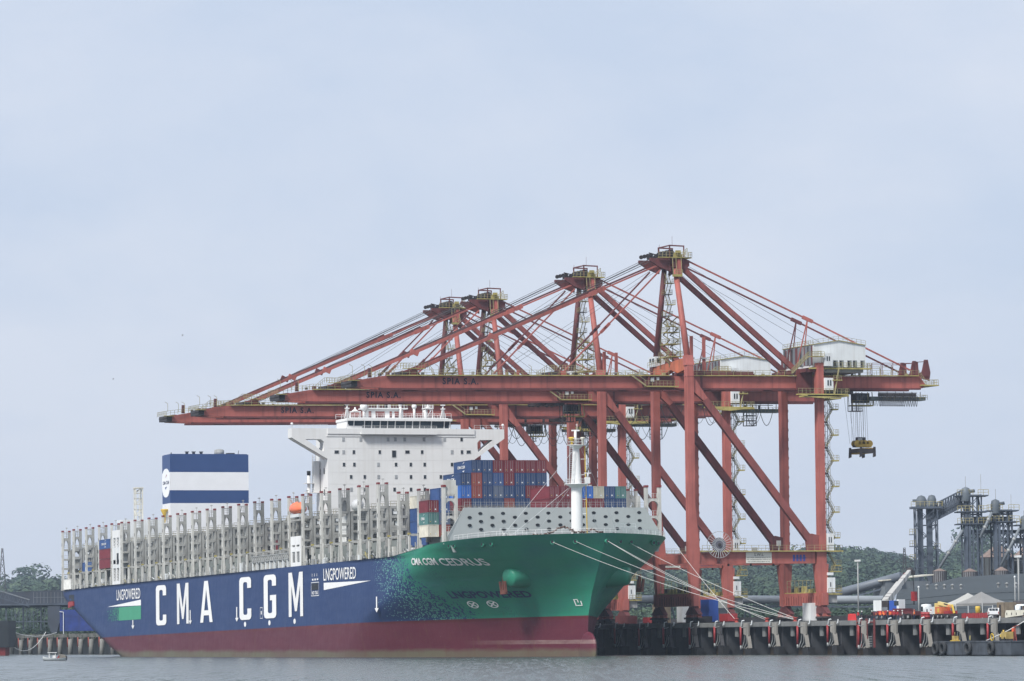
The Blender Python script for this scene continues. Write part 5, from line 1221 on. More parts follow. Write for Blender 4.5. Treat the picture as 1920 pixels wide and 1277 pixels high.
    o.use(GREYST).box(20.4, 21.2, .6, 1.2, 23.3, 24.5); o.box(20.7, 20.9, .8, 1.0, 22.1, 23.3); o.box(14.5, 15.6, .3, .8, 22.2, 23.0); o.use(GRIME)
    for u in (9, 14.2, 19.5, 27): o.tube((u, .9, 19.5), (u, .9, 19.0), .25, n=8)
    o.build('portal_walkway', r)
    o = MB(); zig(o, (32.2, .9, 22.4), 0, 12, 2.8, 1.7, 1); 
    for x in (31.9, 32.9): o.use(GREYST).beam((x, 1.4, 22.4), (x, 1.4, 56), .1); o.beam((x, .2, 22.4), (x, .2, 56), .1)
    for i in range(24): o.use(GREYST).box(31.85, 32.95, 1.38, 1.42, 23 + i * 1.4, 23.1 + i * 1.4)
    o.build('stair_tower', r)
    o = MB(); zig(o, (32.4, .9, 10.9), 0, 4, 2.75, 1.6, 1); o.use(YEL).box(31.7, 35, -.5, 2.2, 12.7, 12.95); o.use(YELG).rail([(31.8, -.5, 12.95), (35, -.5, 12.95), (35, 2.2, 12.95)], 1.1, .8, .07); o.use(GREYST).box(32, 34, 0, 1.4, 11, 12.7); o.use(YEL).box(32.6, 35, -.5, 2, 17.6, 17.8); o.use(YELG).rail([(32.6, -.5, 17.8), (35, -.5, 17.8)], 1.1, .8, .07)
    o.build('lower_stairs', r)
    for u in (.2, 30.2):
        o = mb(YEL); o.box(u, u + 1.3, 2, VF, 13.1, 13.3); o.use(YELG).rail([(u, 3.5, 13.3), (u, VF - 1.5, 13.3)], 2.6, 2.2, .09)
        for k in range(7): o.use(rr.choice((YEL, GRIME, YELG))).box(u + .2, u + 1.1, 4.2 + k * 2, 5.4 + k * 2, 13.3, 13.9 + rr.random() * .8)
        o.build('sill_walkway', r)
    # cable reel
    o = mb(GREYST); cx, cy, cz = 6.3, -.75, 23.6; n = 26
    for i in range(n):
        a = 2 * math.pi * i / n; p = Vector((cx + math.cos(a) * 2.85, cy, cz + math.sin(a) * 2.85)); o.use(WHITE2).beam((cx + math.cos(a) * .9, cy, cz + math.sin(a) * .9), p, .06); b_ = 2 * math.pi * (i + 1) / n
        o.use(GREYST).beam(p, (cx + math.cos(b_) * 2.85, cy, cz + math.sin(b_) * 2.85), .09)
    o.use(mat('reel_cable', (.12, .12, .15), .7)).tube((cx, cy + .1, cz), (cx, cy + .5, cz), 1.55, n=24); o.use(GRIME).tube((cx, cy - .3, cz), (cx, cy + .9, cz), .35, n=12); o.use(CRANED).box(cx - .3, cx + .3, cy + .5, cy + .9, 19.5, 23.6); o.build('cable_reel', r)
    # load sign on the portal beam
    o = mb(mat('sign_board', (.66, .66, .60), .6, .05)); o.box(12.8, 18.8, .12, .2, 19.62, 21.95); sg = o.build('load_sign', r); SB = mat('sign_text', (.03, .03, .03), .6)
    writing('lettering', 'S.W.L', lambda a, c: (14.7 + 2.2 * a, .09, 21.15 + .6 * c), SB, sg, .01)
    writing('lettering', 'FOR UNDER SPREADER SINGLE 50 TNS', lambda a, c: (13.0 + 5.6 * a, .09, 20.72 + .24 * c), SB, sg, .0)
    writing('lettering', 'FOR UNDER SPREADER TWIN 65 TNS', lambda a, c: (13.0 + 5.6 * a, .09, 20.28 + .24 * c), SB, sg, .0)
    writing('lettering', 'FOR UNDER CARGO BEAM 75 TNS', lambda a, c: (13.2 + 5.2 * a, .09, 19.82 + .24 * c), SB, sg, .0)
    o = mb(mat('maker_blue', (.05, .07, .28), .6)); 
    for k in range(4): o.box(23.8 + k * .8, 24.3 + k * .8, .2, .25, 20.0, 21.4); o.box(23.8 + k * .8, 24.55 + k * .8, .2, .25, 20.6, 20.8)
    o.build('faded_mark', r)
    # tail frame
    for v in (G1 - .2, G2 - .2):
        o = mb(CRANED); o.prism([(55.2, v, gz(57) + .1), (57.4, v, gz(57) + .1), (57.2, v, 64.0), (56.6, v, 64.3), (56.0, v, 64.3)], (0, .4, 0)); o.prism([(57.6, v, gz(57) - .3), (59.9, v, gz(57) - .9), (60.2, v, gz(57) + .9), (59.6, v, 64.6), (58.8, v, 64.6), (58.3, v, 62.4)], (0, .4, 0)); o.beam((56.4, v, 64.0), (59.4, v, 64.2), .15); o.box(56, 60, v - .1, v + .5, gz(57) + .0, gz(57) + .9)
        o.use(YELG).rail([(42.4, v + 1.2, gz(42) + .2), (51.5, v + 1.2, gz(50) + .2)], 2.0, 3.1, .1, mid=False); o.use(CRANED).rail([(46, v - .2, gz(42) + .2), (56, v - .2, gz(50) + .2)], 2.8, 2.6, .1, mid=False)
        o.build('tail_frame', r)
    return r
# trolley, operator cabin and festoon: placed per crane
def make_trolley(parent, ut):
    zt = 57.35
    o = mb(GRIME); o.box(ut - 3.4, ut + 3.0, G1 - .2, G2 + .2, zt - .5, zt + .1)
    for x in (-3.0, -2.2, -.9, 1.2, 2.4): o.tube((ut + x, G1 - .5, zt - .25), (ut + x, G1 - .1, zt - .25), .42, n=10); o.tube((ut + x, G2 + .1, zt - .25), (ut + x, G2 + .5, zt - .25), .42, n=10)
    o.build('trolley', parent)
    o = mb(DARKST); o.box(ut + 4.2, ut + 7.6, 8.4, 11, zt - 2.3, zt - .2); o.use(GLASS).box(ut + 4.4, ut + 7.4, 8.32, 8.4, zt - 2.1, zt - .6); o.use(DARKST)
    for x in (ut + 5.2, ut + 6.4): o.box(x, x + .12, 8.28, 8.34, zt - 2.2, zt - .4)
    o.use(GRIME); x0, x1 = ut + 2.9, ut + 5.4
    for x in (x0, x0 + 1.1, x1): o.beam((x, 7.6, zt), (x, 7.6, zt - 4.2), .14); o.beam((x, 9.6, zt), (x, 9.6, zt - 4.2), .14)
    o.box(x0, x1 + .2, 7.5, 9.7, zt - 4.3, zt - 4.15); o.rail([(x0, 7.5, zt - 4.2), (x1, 7.5, zt - 4.2)], 1.1, .6, .07); o.use(YEL).box(x0 + .3, ut + 8.2, 7.6, 10, zt - 3.1, zt - 2.85); o.use(YELG).rail([(x0 + .3, 7.6, zt - 2.9), (ut + 8.2, 7.6, zt - 2.9)], 1.0, .8, .07); o.beam((ut + 7.8, 7.6, zt), (ut + 8.1, 7.6, zt - 3), .16); o.beam((ut + 6.8, 7.6, zt), (ut + 6.9, 7.6, zt - 3), .14); o.build('operator_cabin', parent)
    return zt
def make_festoon(parent, u0, u1, n, drop, plat=True):
    zt = 57.4; o = mb(ROPE); y = 5.6
    for i in range(n):
        a, c = u0 + (u1 - u0) * i / n, u0 + (u1 - u0) * (i + 1) / n
        pts = [(a + (c - a) * t_ / 8, y, zt - 1.0 - drop * (1 - (2 * t_ / 8 - 1) ** 2)) for t_ in range(9)]; o.path(pts, .075, 4)
        pts = [(a + (c - a) * t_ / 8, y + 7, zt - 1.0 - drop * .8 * (1 - (2 * t_ / 8 - 1) ** 2)) for t_ in range(9)]; o.path(pts, .045, 4)
        o.use(GRIME).box(a - .25, a + .25, y - .1, y + .2, zt - 1.1, zt - .4); o.use(ROPE)
    o.use(GRIME).box(u0, u1, y + .2, y + .4, zt - .35, zt - .2)
    if plat:
        o.use(mat('service_platform', (.09, .11, .11), .7)).box(u1 - (11 if n > 9 else 9.5), u1 + 2.2, 6.2, 9.4, zt - 1.9, zt - 1.1); o.use(YELG).rail([(u1 - 8, 6.1, zt - 1.8), (u1 + 2.6, 6.1, zt - 1.8), (u1 + 2.6, 9, zt - 1.8)], 1.1, .9, .07)
        for k in range(6): o.use(GRIME).beam((u1 - 9 + k * 2, 6.3, zt - 1.1), (u1 - 9 + k * 2, 6.3, zt), .12)
    o.build('festoon_cables', parent)
crane0 = make_crane()
CR_ = [(23.2, 38.5), (77.7, -9.5), (146.0, 20.0), (175.5, 16.0)]
LBL = ['nearest and tallest looking red quay crane, whose yellow spreader hangs at its land end', 'second red quay crane, whose legs stand right behind the white foremast', 'third red quay crane, rising over the right end of the superstructure', 'farthest red quay crane, its tower leftmost and its boom tip reaching farthest left']
cranes = []
for i in range(4):
    c = crane0 if i == 0 else copy_tree(crane0)
    c.location = (31, CR_[i][0], 0); tag(c, LBL[i], 'crane', 'red gantry cranes on the quay'); cranes.append(c)
for i, c in enumerate(cranes):
    make_trolley(c, CR_[i][1])
make_festoon(cranes[0], 47.2, 56.4, 16, 2.3)
make_festoon(cranes[1], 27, 44.5, 5, 4.0); make_festoon(cranes[1], 6, 22, 3, 4.0, False)
make_festoon(cranes[2], 3, 45, 9, 4.2); make_festoon(cranes[3], -2, 40, 10, 4.6)
for i in (1, 2):                                # grey service box under the land side of the girder
    o = mb(GRIME); x = 38.6 if i == 1 else 41.5
    for a in (x, x + 2.4): o.beam((a, 7.6, 57.4), (a, 7.6, 52.4), .16); o.beam((a, 9.6, 57.4), (a, 9.6, 52.4), .16)
    for z in (52.4, 53.6, 54.8): o.box(x, x + 2.4, 7.5, 9.7, z, z + .14); o.rail([(x, 7.5, z), (x + 2.4, 7.5, z)], 1, .6, .07)
    o.build('service_cage', cranes[i])
# spreader below the nearest crane's trolley
sp_ = empty('spreader', (31 + 43.0, 30.2, 42.6)); o = mb(YELP)
DY_ = mat('spreader_yellow', (.40, .27, .05), .6, .35, .9, rust=.6)
o = mb(DY_)
for x in (-1.5, 1.5):
    for k in range(2): o.tube((x * .62 - .5 + k, -1.0, 2.7), (x * .62 - .5 + k, -.6, 2.7), .75, n=14); o.tube((x * .62 - .5 + k, .6, 2.7), (x * .62 - .5 + k, 1.0, 2.7), .75, n=14)
o.use(GRIME).box(-1.9, 1.9, -.9, .9, 1.9, 2.5); o.use(DY_).box(-1.8, 1.8, -1.1, -.9, 1.9, 2.6); hb_ = o.build('headblock', sp_)
o = mb(GRIME); o.box(-1.4, .6, -.6, .4, 3.0, 4.1); o.use(GREYST).box(-1.2, -.2, -.65, -.6, 3.2, 3.9); o.build('cable_basket', sp_)
o = mb(DY_); o.box(-1.5, -.1, -2.6, 2.4, .4, 1.6); o.box(.1, 1.5, -2.6, 2.4, .5, 1.7); o.use(GRIME); 
for y in (-3.1, 2.6): o.box(-1.7, 1.7, y, y + .5, .5, 1.5)
for x in (-1.8, 1.4):
    o.box(x, x + .4, -3.1, 3.1, .7, 1.5); o.prism([(x, -3.2, 1.9), (x + .45, -3.2, 1.9), (x + .5, -3.2, -.2), (x - .15, -3.2, -.4)], (0, .3, 0)); o.prism([(x, 2.8, 1.9), (x + .45, 2.8, 1.9), (x + .5, 2.8, -.2), (x - .15, 2.8, -.4)], (0, .3, 0))
o.build('frame', sp_)
tag(sp_, 'grimy yellow container spreader hanging on ropes from the nearest crane', 'spreader')
o = mb(ROPE); z0 = 57.0
for x, dx in ((-1.4, -.9), (-.9, .4), (-.3, .1), (.6, -.1), (.9, .6), (1.5, .1), (2.0, 0)):
    o.path([(43 + x, 7.1, 46.0), (43 + x + dx - .3, 7.2, z0)], .035, 4); o.path([(43 + x, 9.3, 46.0), (43 + x + dx, 10.2, z0)], .03, 4)
o.build('hoist_ropes', cranes[0])
sp_.location = (31 + 43.5, 30.2, 43.2)

# ------------------------------------------------------------------ mooring lines
MLN = mat('mooring_rope', (.62, .62, .60), .8, .05)
def shipw(x, y, z): return Matrix.Rotation(-TR, 4, 'X') @ Vector((x, y, z))
def mooring(p, q, sag, label, r=.042, n=14):
    o = mb(MLN); p = Vector(p); q = Vector(q)
    o.path([p.lerp(q, i / n) - Vector((0, 0, sag * (1 - (2 * i / n - 1) ** 2))) for i in range(n + 1)], r, 5); tag(o.build('mooring_line'), label, 'rope', 'mooring ropes'); 
zc = 23.7
mooring(shipw(-9.3, -1.4, zc), (29.2, -38.3, 7.1), 1.3, 'mooring rope starting leftmost on the bow, lowest of the bundle')
mooring(shipw(-5.4, -4.8, zc), (29.2, -38.3, 7.2), 1.0, 'mooring rope from the dark chock left of the foremast foot')
mooring(shipw(.4, -8.0, zc), (29.2, -23.3, 7.1), .6, 'mooring rope from the chock just right of the stem')
mooring(shipw(7.8, -2.6, 23.2), (29.2, -38.3, 7.4), .6, 'mooring rope from the yellow rimmed chock on the right bow')
mooring(shipw(25.0, 16, 23.2), (29.2, -6.7, 7.1), .3, 'mooring rope starting rightmost on the bow, steepest of the bundle', .045)
mooring(shipw(.4, -8.0, zc), (29.2, -23.3, 7.5), 1.1, 'sagging double of the mooring rope just right of the stem', .045)
def bollard(y, x=29.2):
    o = mb(mat('bollard_red', (.30, .04, .03), .6, .2, 1, rust=.4)); o.lathe((x, y, QZ), [(.5, 0), (.35, .15), (.3, .55), (.5, .65), (.5, .8), (0, .85)], 12); return o.build('bollard')
for y, l in ((-6.9, 'red bollard holding the steepest rope, nearest the bow'), (-23.5, 'red bollard holding the middle bow ropes'), (-38.5, 'red bollard holding the longest bow ropes')): tag(bollard(y), l, 'bollard', 'bollards on the quay edge')
# stern ropes to another ship, whose dark bow shows at the left edge
y0 = at(5, 1190, 1480)
sh = mb(mat('dark_hull', (.03, .035, .04), .6)); 
p = at(-60, 1196, 1440); k = [(-14, 0), (10, 0), (15, -12), (10, -40), (-14, -40)]
hb2 = empty('moored_ship', (p.x, p.y, 0)); o = mb(mat('dark_hull', (.03, .035, .04), .6))
o.prism([(-30, -6, -1), (-30, 6, -1), (12, 4, -1), (13.5, 0, -1), (12, -4, -1)], (0, 0, 1)); 
o.prism([(-30, -8, 2.6), (-30, 8, 2.6), (12, 5, 2.6), (15.5, 0, 2.6), (12, -5, 2.6)], (0, 0, 8.5)); o.build('hull', hb2)
o = mb(mat('boot_red', (.22, .03, .03), .6)); o.prism([(-30, -7.6, 0), (-30, 7.6, 0), (11, 4.6, 0), (13.4, 0, 0), (11, -4.6, 0)], (0, 0, 2.6)); o.build('boot_topping', hb2)
tag(hb2, 'dark ship bow with red bottom paint cut off by the left edge', 'ship')
for (a, b_, s, l) in (((0, 1173, 1440), (106, 1186, 1515), 2.2, 'upper pale rope running to the left edge'), ((0, 1169, 1440), (38, 1176, 1500), .6, 'short rope above the others at the left edge'), ((0, 1181, 1440), (86, 1185, 1515), 6.5, 'long sagging pale rope at the left edge')):
    mooring(at(*a), at(*b_), s, l, .11)

# ------------------------------------------------------------------ small boat
bt = empty('fishing_boat', (-95.2, 82, 0), (0, 0, R(-8))); o = mb(WHITE2); n = 9; k0 = 0
sec = [(-2.6, .05, 1.0, .9), (-1.9, .55, .75, .1), (-.6, .85, .6, -.1), (1.2, .9, .6, -.1), (2.4, .8, .7, 0)]
for x, w_, ht, kl in sec:
    o.v += [(x, -w_, ht), (x, -w_ * .8, .15), (x, 0, kl - .2), (x, w_ * .8, .15), (x, w_, ht)]
for j in range(len(sec) - 1):
    for i in range(4): o.face([j * 5 + i, j * 5 + i + 1, (j + 1) * 5 + i + 1, (j + 1) * 5 + i], True)
o.face([20, 21, 22, 23, 24]); o.build('hull', bt)
o = mb(WHITE); 
for x, y in ((-1.2, -.6), (-1.2, .6), (.1, -.6), (.1, .6)): o.beam((x, y, .5), (x, y, 1.75), .1)
o.box(-1.5, .4, -.8, .8, 1.72, 1.85); o.box(-.5, .2, -.5, .5, .5, 1.2); o.build('canopy', bt)
o = mb(mat('boat_tarp', (.16, .15, .13), .9, .3, 2)); o.prism([(.6, -.8, .6), (2.4, -.8, .6), (2.2, -.6, 1.3), (1.0, -.6, 1.5)], (0, 1.5, 0)); o.use(REDV).prism([(.3, -.85, .5), (.9, -.85, .5), (.9, -.85, 1.2)], (0, .3, 0)); o.build('tarpaulin', bt)
o = mb(GRIME); o.box(2.3, 2.7, -.2, .2, .1, 1.1); o.build('outboard_motor', bt)
tag(bt, 'small white open boat with a canopy drifting left of the ship stern', 'boat')

# ------------------------------------------------------------------ barge with tyres
bg = empty('work_barge', (15, -137.2, 0)); o = mb(mat('barge_steel', (.055, .065, .08), .7, .35, .5, streak=.5, rust=.3, rustcol=(.08, .05, .04)))
o.box(0, 11.5, -32, 0, .2, 2.55); o.box(.3, 11.2, -31.7, -.3, -.8, .2); o.box(-.1, 11.6, -32.1, .1, 2.4, 2.62)
for i in range(9): o.box(-.06, 0, -3.3 * i - 2, -3.3 * i - 1.9, .3, 2.4)
o.build('hull', bg)
for (x, y) in ((-.35, -1.2), (-.35, -4.4), (-.35, -15), (-.35, -24.5)):
    o = mb(mat('tyre', (.035, .038, .042), .85, .3, 1)); k0 = len(o.v); n, m_ = 22, 8
    for i in range(n):
        a = 2 * math.pi * i / n
        for j in range(m_):
            b_ = 2 * math.pi * j / m_; rr_ = .95 + .30 * math.cos(b_); o.v.append((x + .36 * math.sin(b_), y + rr_ * math.cos(a), 1.35 + rr_ * math.sin(a)))
    for i in range(n):
        for j in range(m_): o.face([k0 + i * m_ + j, k0 + ((i + 1) % n) * m_ + j, k0 + ((i + 1) % n) * m_ + (j + 1) % m_, k0 + i * m_ + (j + 1) % m_], True)
    o.use(GREYST).tube((x, y, 2.2), (x + .3, y, 2.6), .04, n=5); o.build('tyre_fender', bg)
tag(bg, 'dark flat steel barge with black tyres moored under the quay at the right', 'barge')
def bdeck(y, x=2.0): return Vector((15 + x, -137.2 + y, 2.62))
def small(name, label, cat, parts, loc, rz=0, group=None):
    r = empty(name, loc, (0, 0, rz))
    for nm, fn in parts: o = MB(); fn(o); o.build(nm, r)
    tag(r, label, cat, group); return r
small('winch', 'small yellow box winch at the left end of the barge', 'winch', [('base', lambda o: o.use(YELP).box(-.6, .6, -.9, .9, 0, .15)), ('body', lambda o: (o.use(mat('winch_yellow', (.38, .28, .09), .6, .3, 1, rust=.3)).box(-.4, .4, -.55, .55, .15, .95), o.tube((-.3, -.5, 1), (-.3, -.5, 1.6), .06)))], bdeck(-4.6))
small('welding_generator', 'yellow generator on the barge deck beside a coiled hose', 'generator', [('housing', lambda o: o.use(mat('winch_yellow', (.38, .28, .09), .6, .3, 1, rust=.3)).box(-.7, .7, -1.7, .3, .35, 1.6)), ('engine', lambda o: (o.use(YELP).box(-.5, .5, .4, 1.3, .3, 1.2), o.tube((0, .8, 1.2), (0, .8, 1.9), .15), o.use(GRIME).box(-.6, .6, -1.8, 1.4, .15, .35))), ('wheel', lambda o: (o.use(RUBBER).tube((-.7, -1, .35), (-.6, -1, .35), .35), o.tube((-.7, .8, .35), (-.6, .8, .35), .35)))], bdeck(-25.6))
small('hose_coil', 'yellow hose coil standing left of the generator on the barge', 'hose', [('coil', lambda o: [o.use(YELP).tube((0, .75 * math.cos(a) * .8, .65 + .6 * math.sin(a)), (0, .75 * math.cos(a + .5) * .8, .65 + .6 * math.sin(a + .5)), .12, n=6) for a in [i * .45 for i in range(14)]])], bdeck(-21.8, 1.2))
small('cable_coil', 'low dull coil of cable on the barge between winch and generator', 'cable', [('coil', lambda o: [o.use(YEL).path([(r_ * math.cos(a) * .5, r_ * math.cos(a), .15 + r_ * .7 * abs(math.sin(a))) for a in [i * .4 for i in range(9)]], .09, 5) for r_ in (.6, .9, 1.1)])], bdeck(-12.2, 1.4))
small('deck_davit', 'rusty upright post with a small arm near the right edge of the barge', 'davit', [('post', lambda o: (o.use(mat('rust_pole', (.25, .06, .045), .8)).beam((0, -.5, 0), (0, 0, 2.4), .14), o.beam((0, .5, 0), (0, 0, 2.4), .14), o.beam((0, .8, 2.4), (0, -1.6, 2.7), .12))), ('hook', lambda o: o.use(ORV).box(-.2, .2, .3, .9, 1.6, 2.2))], bdeck(-30.5, 1.5))
mooring(Vector((15.5, -158, 2.7)), (29.3, -149, 7.2), .3, 'taut grey rope from the quay down to the barge', .1)

# ------------------------------------------------------------------ people (one continuous skinned body each)
def person_mesh(pose):
    """skeleton with joints; grown with a skin modifier, returned as mesh"""
    V = [(0, 0, .95), (0, 0, 1.2), (0, 0, 1.42), (0, -.01, 1.52), (0, -.02, 1.62), (0, -.02, 1.74),
         (-.19, 0, 1.42), (.19, 0, 1.42)]
    Rr = [.15, .14, .15, .06, .10, .085, .07, .07]
    E = [(0, 1), (1, 2), (2, 3), (3, 4), (4, 5), (2, 6), (2, 7)]
    arms = {'down': ((-.27, .02, 1.15), (-.26, -.06, .90), (.27, .02, 1.15), (.26, -.06, .90)),
            'reach': ((-.26, -.10, 1.2), (-.2, -.42, 1.22), (.27, -.08, 1.18), (.2, -.4, 1.1)),
            'bend': ((-.25, -.25, 1.15), (-.2, -.5, 1.0), (.25, -.25, 1.15), (.2, -.5, 1.0)),
            'hips': ((-.36, .08, 1.18), (-.18, -.04, 1.0), (.27, .02, 1.15), (.26, -.06, .9))}[pose]
    n = len(V)
    for i, (e_, h_) in enumerate(((arms[0], arms[1]), (arms[2], arms[3]))):
        b_ = len(V); V += [e_, h_]; Rr += [.05, .035]; E += [(6 + i, b_), (b_, b_ + 1)]
        hnd = Vector(h_); d_ = (hnd - Vector(e_)).normalized(); sx = -1 if i == 0 else 1
        for f in range(4):                      # four fingers of different length and a thumb
            q = hnd + d_ * (.15 - abs(f - 1.4) * .015) + Vector(((f - 1.5) * .02, 0, 0)); V.append(tuple(q)); Rr.append(.009); E.append((b_ + 1, len(V) - 1))
        V.append(tuple(hnd + d_ * .06 + Vector((-sx * .05, -.02, 0)))); Rr.append(.01); E.append((b_ + 1, len(V) - 1))
    for s in (-1, 1):
        b_ = len(V); kf = .06 if (s > 0 and pose in ('reach', 'bend')) else 0
        V += [(s * .10, 0, .88), (s * .12, -.02 - kf, .48), (s * .12, .02 + kf * .5, .08), (s * .13, -.14, .04)]; Rr += [.10, .065, .05, .045]; E += [(0, b_), (b_, b_ + 1), (b_ + 1, b_ + 2), (b_ + 2, b_ + 3)]
    if pose == 'bend':
        V = [(x, y - max(0, z - .95) * .55 if z > .95 and True else y, z - (max(0, z - .95) ** 2) * .35) if z > .94 or y < -.2 else (x, y, z) for x, y, z in V]
    me = bpy.data.meshes.new('p'); me.from_pydata(V, E, []); ob = bpy.data.objects.new('p', me); COL.objects.link(ob)
    mo = ob.modifiers.new('s', 'SKIN'); 
    for i, sv in enumerate(me.skin_vertices[0].data): sv.radius = (Rr[i], Rr[i] * (.72 if i in (0, 1, 2) else 1)); sv.use_root = (i == 0)
    ob.modifiers.new('d', 'SUBSURF').levels = 1
    dg = bpy.context.evaluated_depsgraph_get(); out_ = bpy.data.meshes.new_from_object(ob.evaluated_get(dg)); bpy.data.objects.remove(ob)
    return out_
SKIN = mat('skin', (.20, .10, .06), .6, .05); TRO = mat('work_trousers', (.03, .045, .09), .8)
def dress(me, shirt):
    me = me.copy(); me.materials.clear()
    for q in (TRO, shirt, SKIN): me.materials.append(q)
    for p_ in me.polygons:
        c = p_.center; p_.use_smooth = True
        hand = (abs(c.x) > .16 and c.z < 1.0 and c.z > .7) or c.y < -.44
        p_.material_index = 2 if (c.z > 1.52 or hand) else (1 if c.z > .95 else 0)
        if .04 > 0 and c.z > .95 and abs(c.x) > .3 and c.z < 1.05: p_.material_index = 2
    return me
POSE = {k: person_mesh(k) for k in ('down', 'reach', 'bend', 'hips')}
HAT = {'white': WHITE, 'yellow': YELP, 'red': REDV, 'orange': ORV}
SHIRT = {'orange': ORV, 'red': mat('red_cloth', (.45, .03, .04), .8), 'navy': mat('navy_cloth', (.02, .03, .06), .8), 'grey': mat('grey_cloth', (.22, .22, .20), .8), 'white': mat('white_cloth', (.6, .6, .58), .8), 'dark': mat('dark_cloth', (.02, .02, .02), .8)}
vest_proto = {}
def person(x, y, z, rz, pose, shirt, hat, label, vest=None, sc=1.0):
    r = empty('person', (x, y, z), (0, 0, rz)); r.scale = (sc, sc, sc)
    ob = bpy.data.objects.new('body', dress(POSE[pose], SHIRT[shirt])); COL.objects.link(ob); ob.parent = r
    dy = -.30 if pose == 'bend' else 0; dz = -.17 if pose == 'bend' else 0; hy = -.44 if pose == 'bend' else -.02
    o = mb(HAT[hat]); o.ball((0, hy, 1.74 + dz), .125, .14, .10, 12, 8); o.tube((0, hy - .03, 1.715 + dz), (0, hy - .03, 1.73 + dz), .165, .15, 14); o.build('helmet', r)
    o = mb(mat('face_dark', (.02, .015, .012), .6)); [o.ball((q, hy - .105, 1.66 + dz), .012, .01, .01, 6, 4) for q in (-.035, .035)]; o.box(-.03, .03, hy - .108, hy - .1, 1.575 + dz, 1.585 + dz); o.use(SKIN).prism([(0, hy - .1, 1.655 + dz), (-.015, hy - .1, 1.61 + dz), (.015, hy - .1, 1.61 + dz)], (0, -.03, 0)); [o.ball((q, hy + .01, 1.63 + dz), .02, .02, .035, 6, 4) for q in (-.105, .105)]; o.build('face', r)
    if vest:
        o = mb(HAT.get(vest, ORV)); n = 14
        for (ry, rz_, zz, yy) in ((.205, .165, .98, 0), (.195, .155, 1.2, dy * .35), (.215, .165, 1.40, dy * .8), (.13, .11, 1.48, dy)):
            for i in range(n): a = 2 * math.pi * i / n; o.v.append((ry * math.cos(a), yy + rz_ * math.sin(a), zz + dz * (zz > 1.1)))
        for j in range(3):
            for i in range(n): ii = (i + 1) % n; o.face([j * n + i, j * n + ii, (j + 1) * n + ii, (j + 1) * n + i], True)
        o.use(YELP)
        for i in range(n):
            a, b_ = 2 * math.pi * i / n, 2 * math.pi * (i + 1) / n; o.poly([(.21 * math.cos(a), dy * .3 + .17 * math.sin(a), 1.14), (.21 * math.cos(b_), dy * .3 + .17 * math.sin(b_), 1.14), (.21 * math.cos(b_), dy * .3 + .17 * math.sin(b_), 1.20), (.21 * math.cos(a), dy * .3 + .17 * math.sin(a), 1.20)])
        o.build('vest', r)
    tag(r, label, 'person', 'workers on the quay'); return r
def qpt(px, X):
    """point of the quay deck under an image column, at a given X"""
    v = cd + CR * ((px - 960) / FPX); t_ = (X - CAM.x) / v.x; return CAM.y + v.y * t_
PP = [(1601.5, 29, 'down', 'red', 'white', None, 'worker in red with white helmet beside the bright red barrier', .2), (1608, 29.3, 'hips', 'navy', 'white', None, 'worker in dark clothes with white helmet right of the bright red barrier', .9),
      (1627, 29.5, 'down', 'dark', 'white', None, 'worker in black shirt with white helmet left of the crane group', .3), (1635, 30.5, 'down', 'navy', 'white', 'red', 'worker in red vest with arms down, second from the left of the crane group', 3.0),
      (1643, 29.5, 'bend', 'orange', 'orange', 'orange', 'worker in orange bending over with his back to the water', 2.9), (1650, 29.8, 'bend', 'orange', 'yellow', 'orange', 'worker in orange with yellow helmet bending at the middle of the group', 3.3), (1656.5, 31, 'down', 'dark', 'white', None, 'worker in dark shirt standing behind the bending orange workers', .1),
      (1661.5, 29.6, 'down', 'orange', 'red', 'orange', 'worker in orange with arms hanging, right of the bending pair', 3.1), (1668, 30.2, 'reach', 'red', 'white', None, 'worker in red reaching forward below the crane boom', 1.2), (1675.5, 29.9, 'hips', 'red', 'white', None, 'worker in red with hand on hip below the mobile crane', .5),
      (1684, 29.4, 'down', 'white', 'white', None, 'worker in pale shirt with white helmet at the right of the group', 4.2), (1706, 30.0, 'down', 'grey', 'orange', 'orange', 'worker in orange vest standing alone beside the crane chassis', .4), (1737.5, 29.8, 'hips', 'white', 'orange', None, 'worker in a pale shirt at the red drums', 5.6),
      (1832, 40, 'down', 'grey', 'yellow', 'yellow', 'person in yellow vest under the grey tent', .5)]
for px, X, ps, sh_, ht, vs, lb_, rz in PP: person(X, qpt(px, X), QZ, rz, ps, sh_, ht, lb_, vs)

# ------------------------------------------------------------------ mobile crane
MC = empty('mobile_crane', (42, -56.5, QZ), (0, 0, R(12)))   # local -Y points roughly to the right of the picture
o = mb(mat('crane_chassis', (.10, .02, .025), .6, .2, 1, rust=.3)); o.box(-1.3, 1.3, -9.5, 4.0, .9, 1.7); o.box(-1.4, 1.4, -6, -3, 1.7, 2.3); o.use(REDV).box(-1.45, 1.35, -4, 2, 1.1, 1.9); o.build('chassis', MC)
for y in (-8.3, -6.7, .6, 2.2):
    for s in (-1, 1): o = mb(RUBBER); o.tube((s * 1.35 - .2 * s, y, .65), (s * 1.35 + .15 * s, y, .65), .65, n=16); o.use(GREYST).tube((s * 1.52, y, .65), (s * 1.54, y, .65), .3, n=10); o.build('wheel', MC)
for y in (-9, 3.6):
    for s in (-1, 1): o = mb(GRIME); o.beam((0, y, 1.0), (s * 3, y, 1.0), .3); o.beam((s * 3, y, 1.0), (s * 3, y, .1), .2); o.box(s * 3 - .4, s * 3 + .4, y - .4, y + .4, 0, .12); o.build('outrigger', MC)
o = mb(WHITE2); o.box(-1.1, 1.1, 1.2, 3.9, 1.9, 4.0); o.use(GRIME).box(-1.0, 1.0, -1.0, 1.2, 1.8, 3.9); o.use(TIN).box(-1.12, -1.0, -.9, 1.0, 1.9, 2.6); o.build('counterweight', MC)
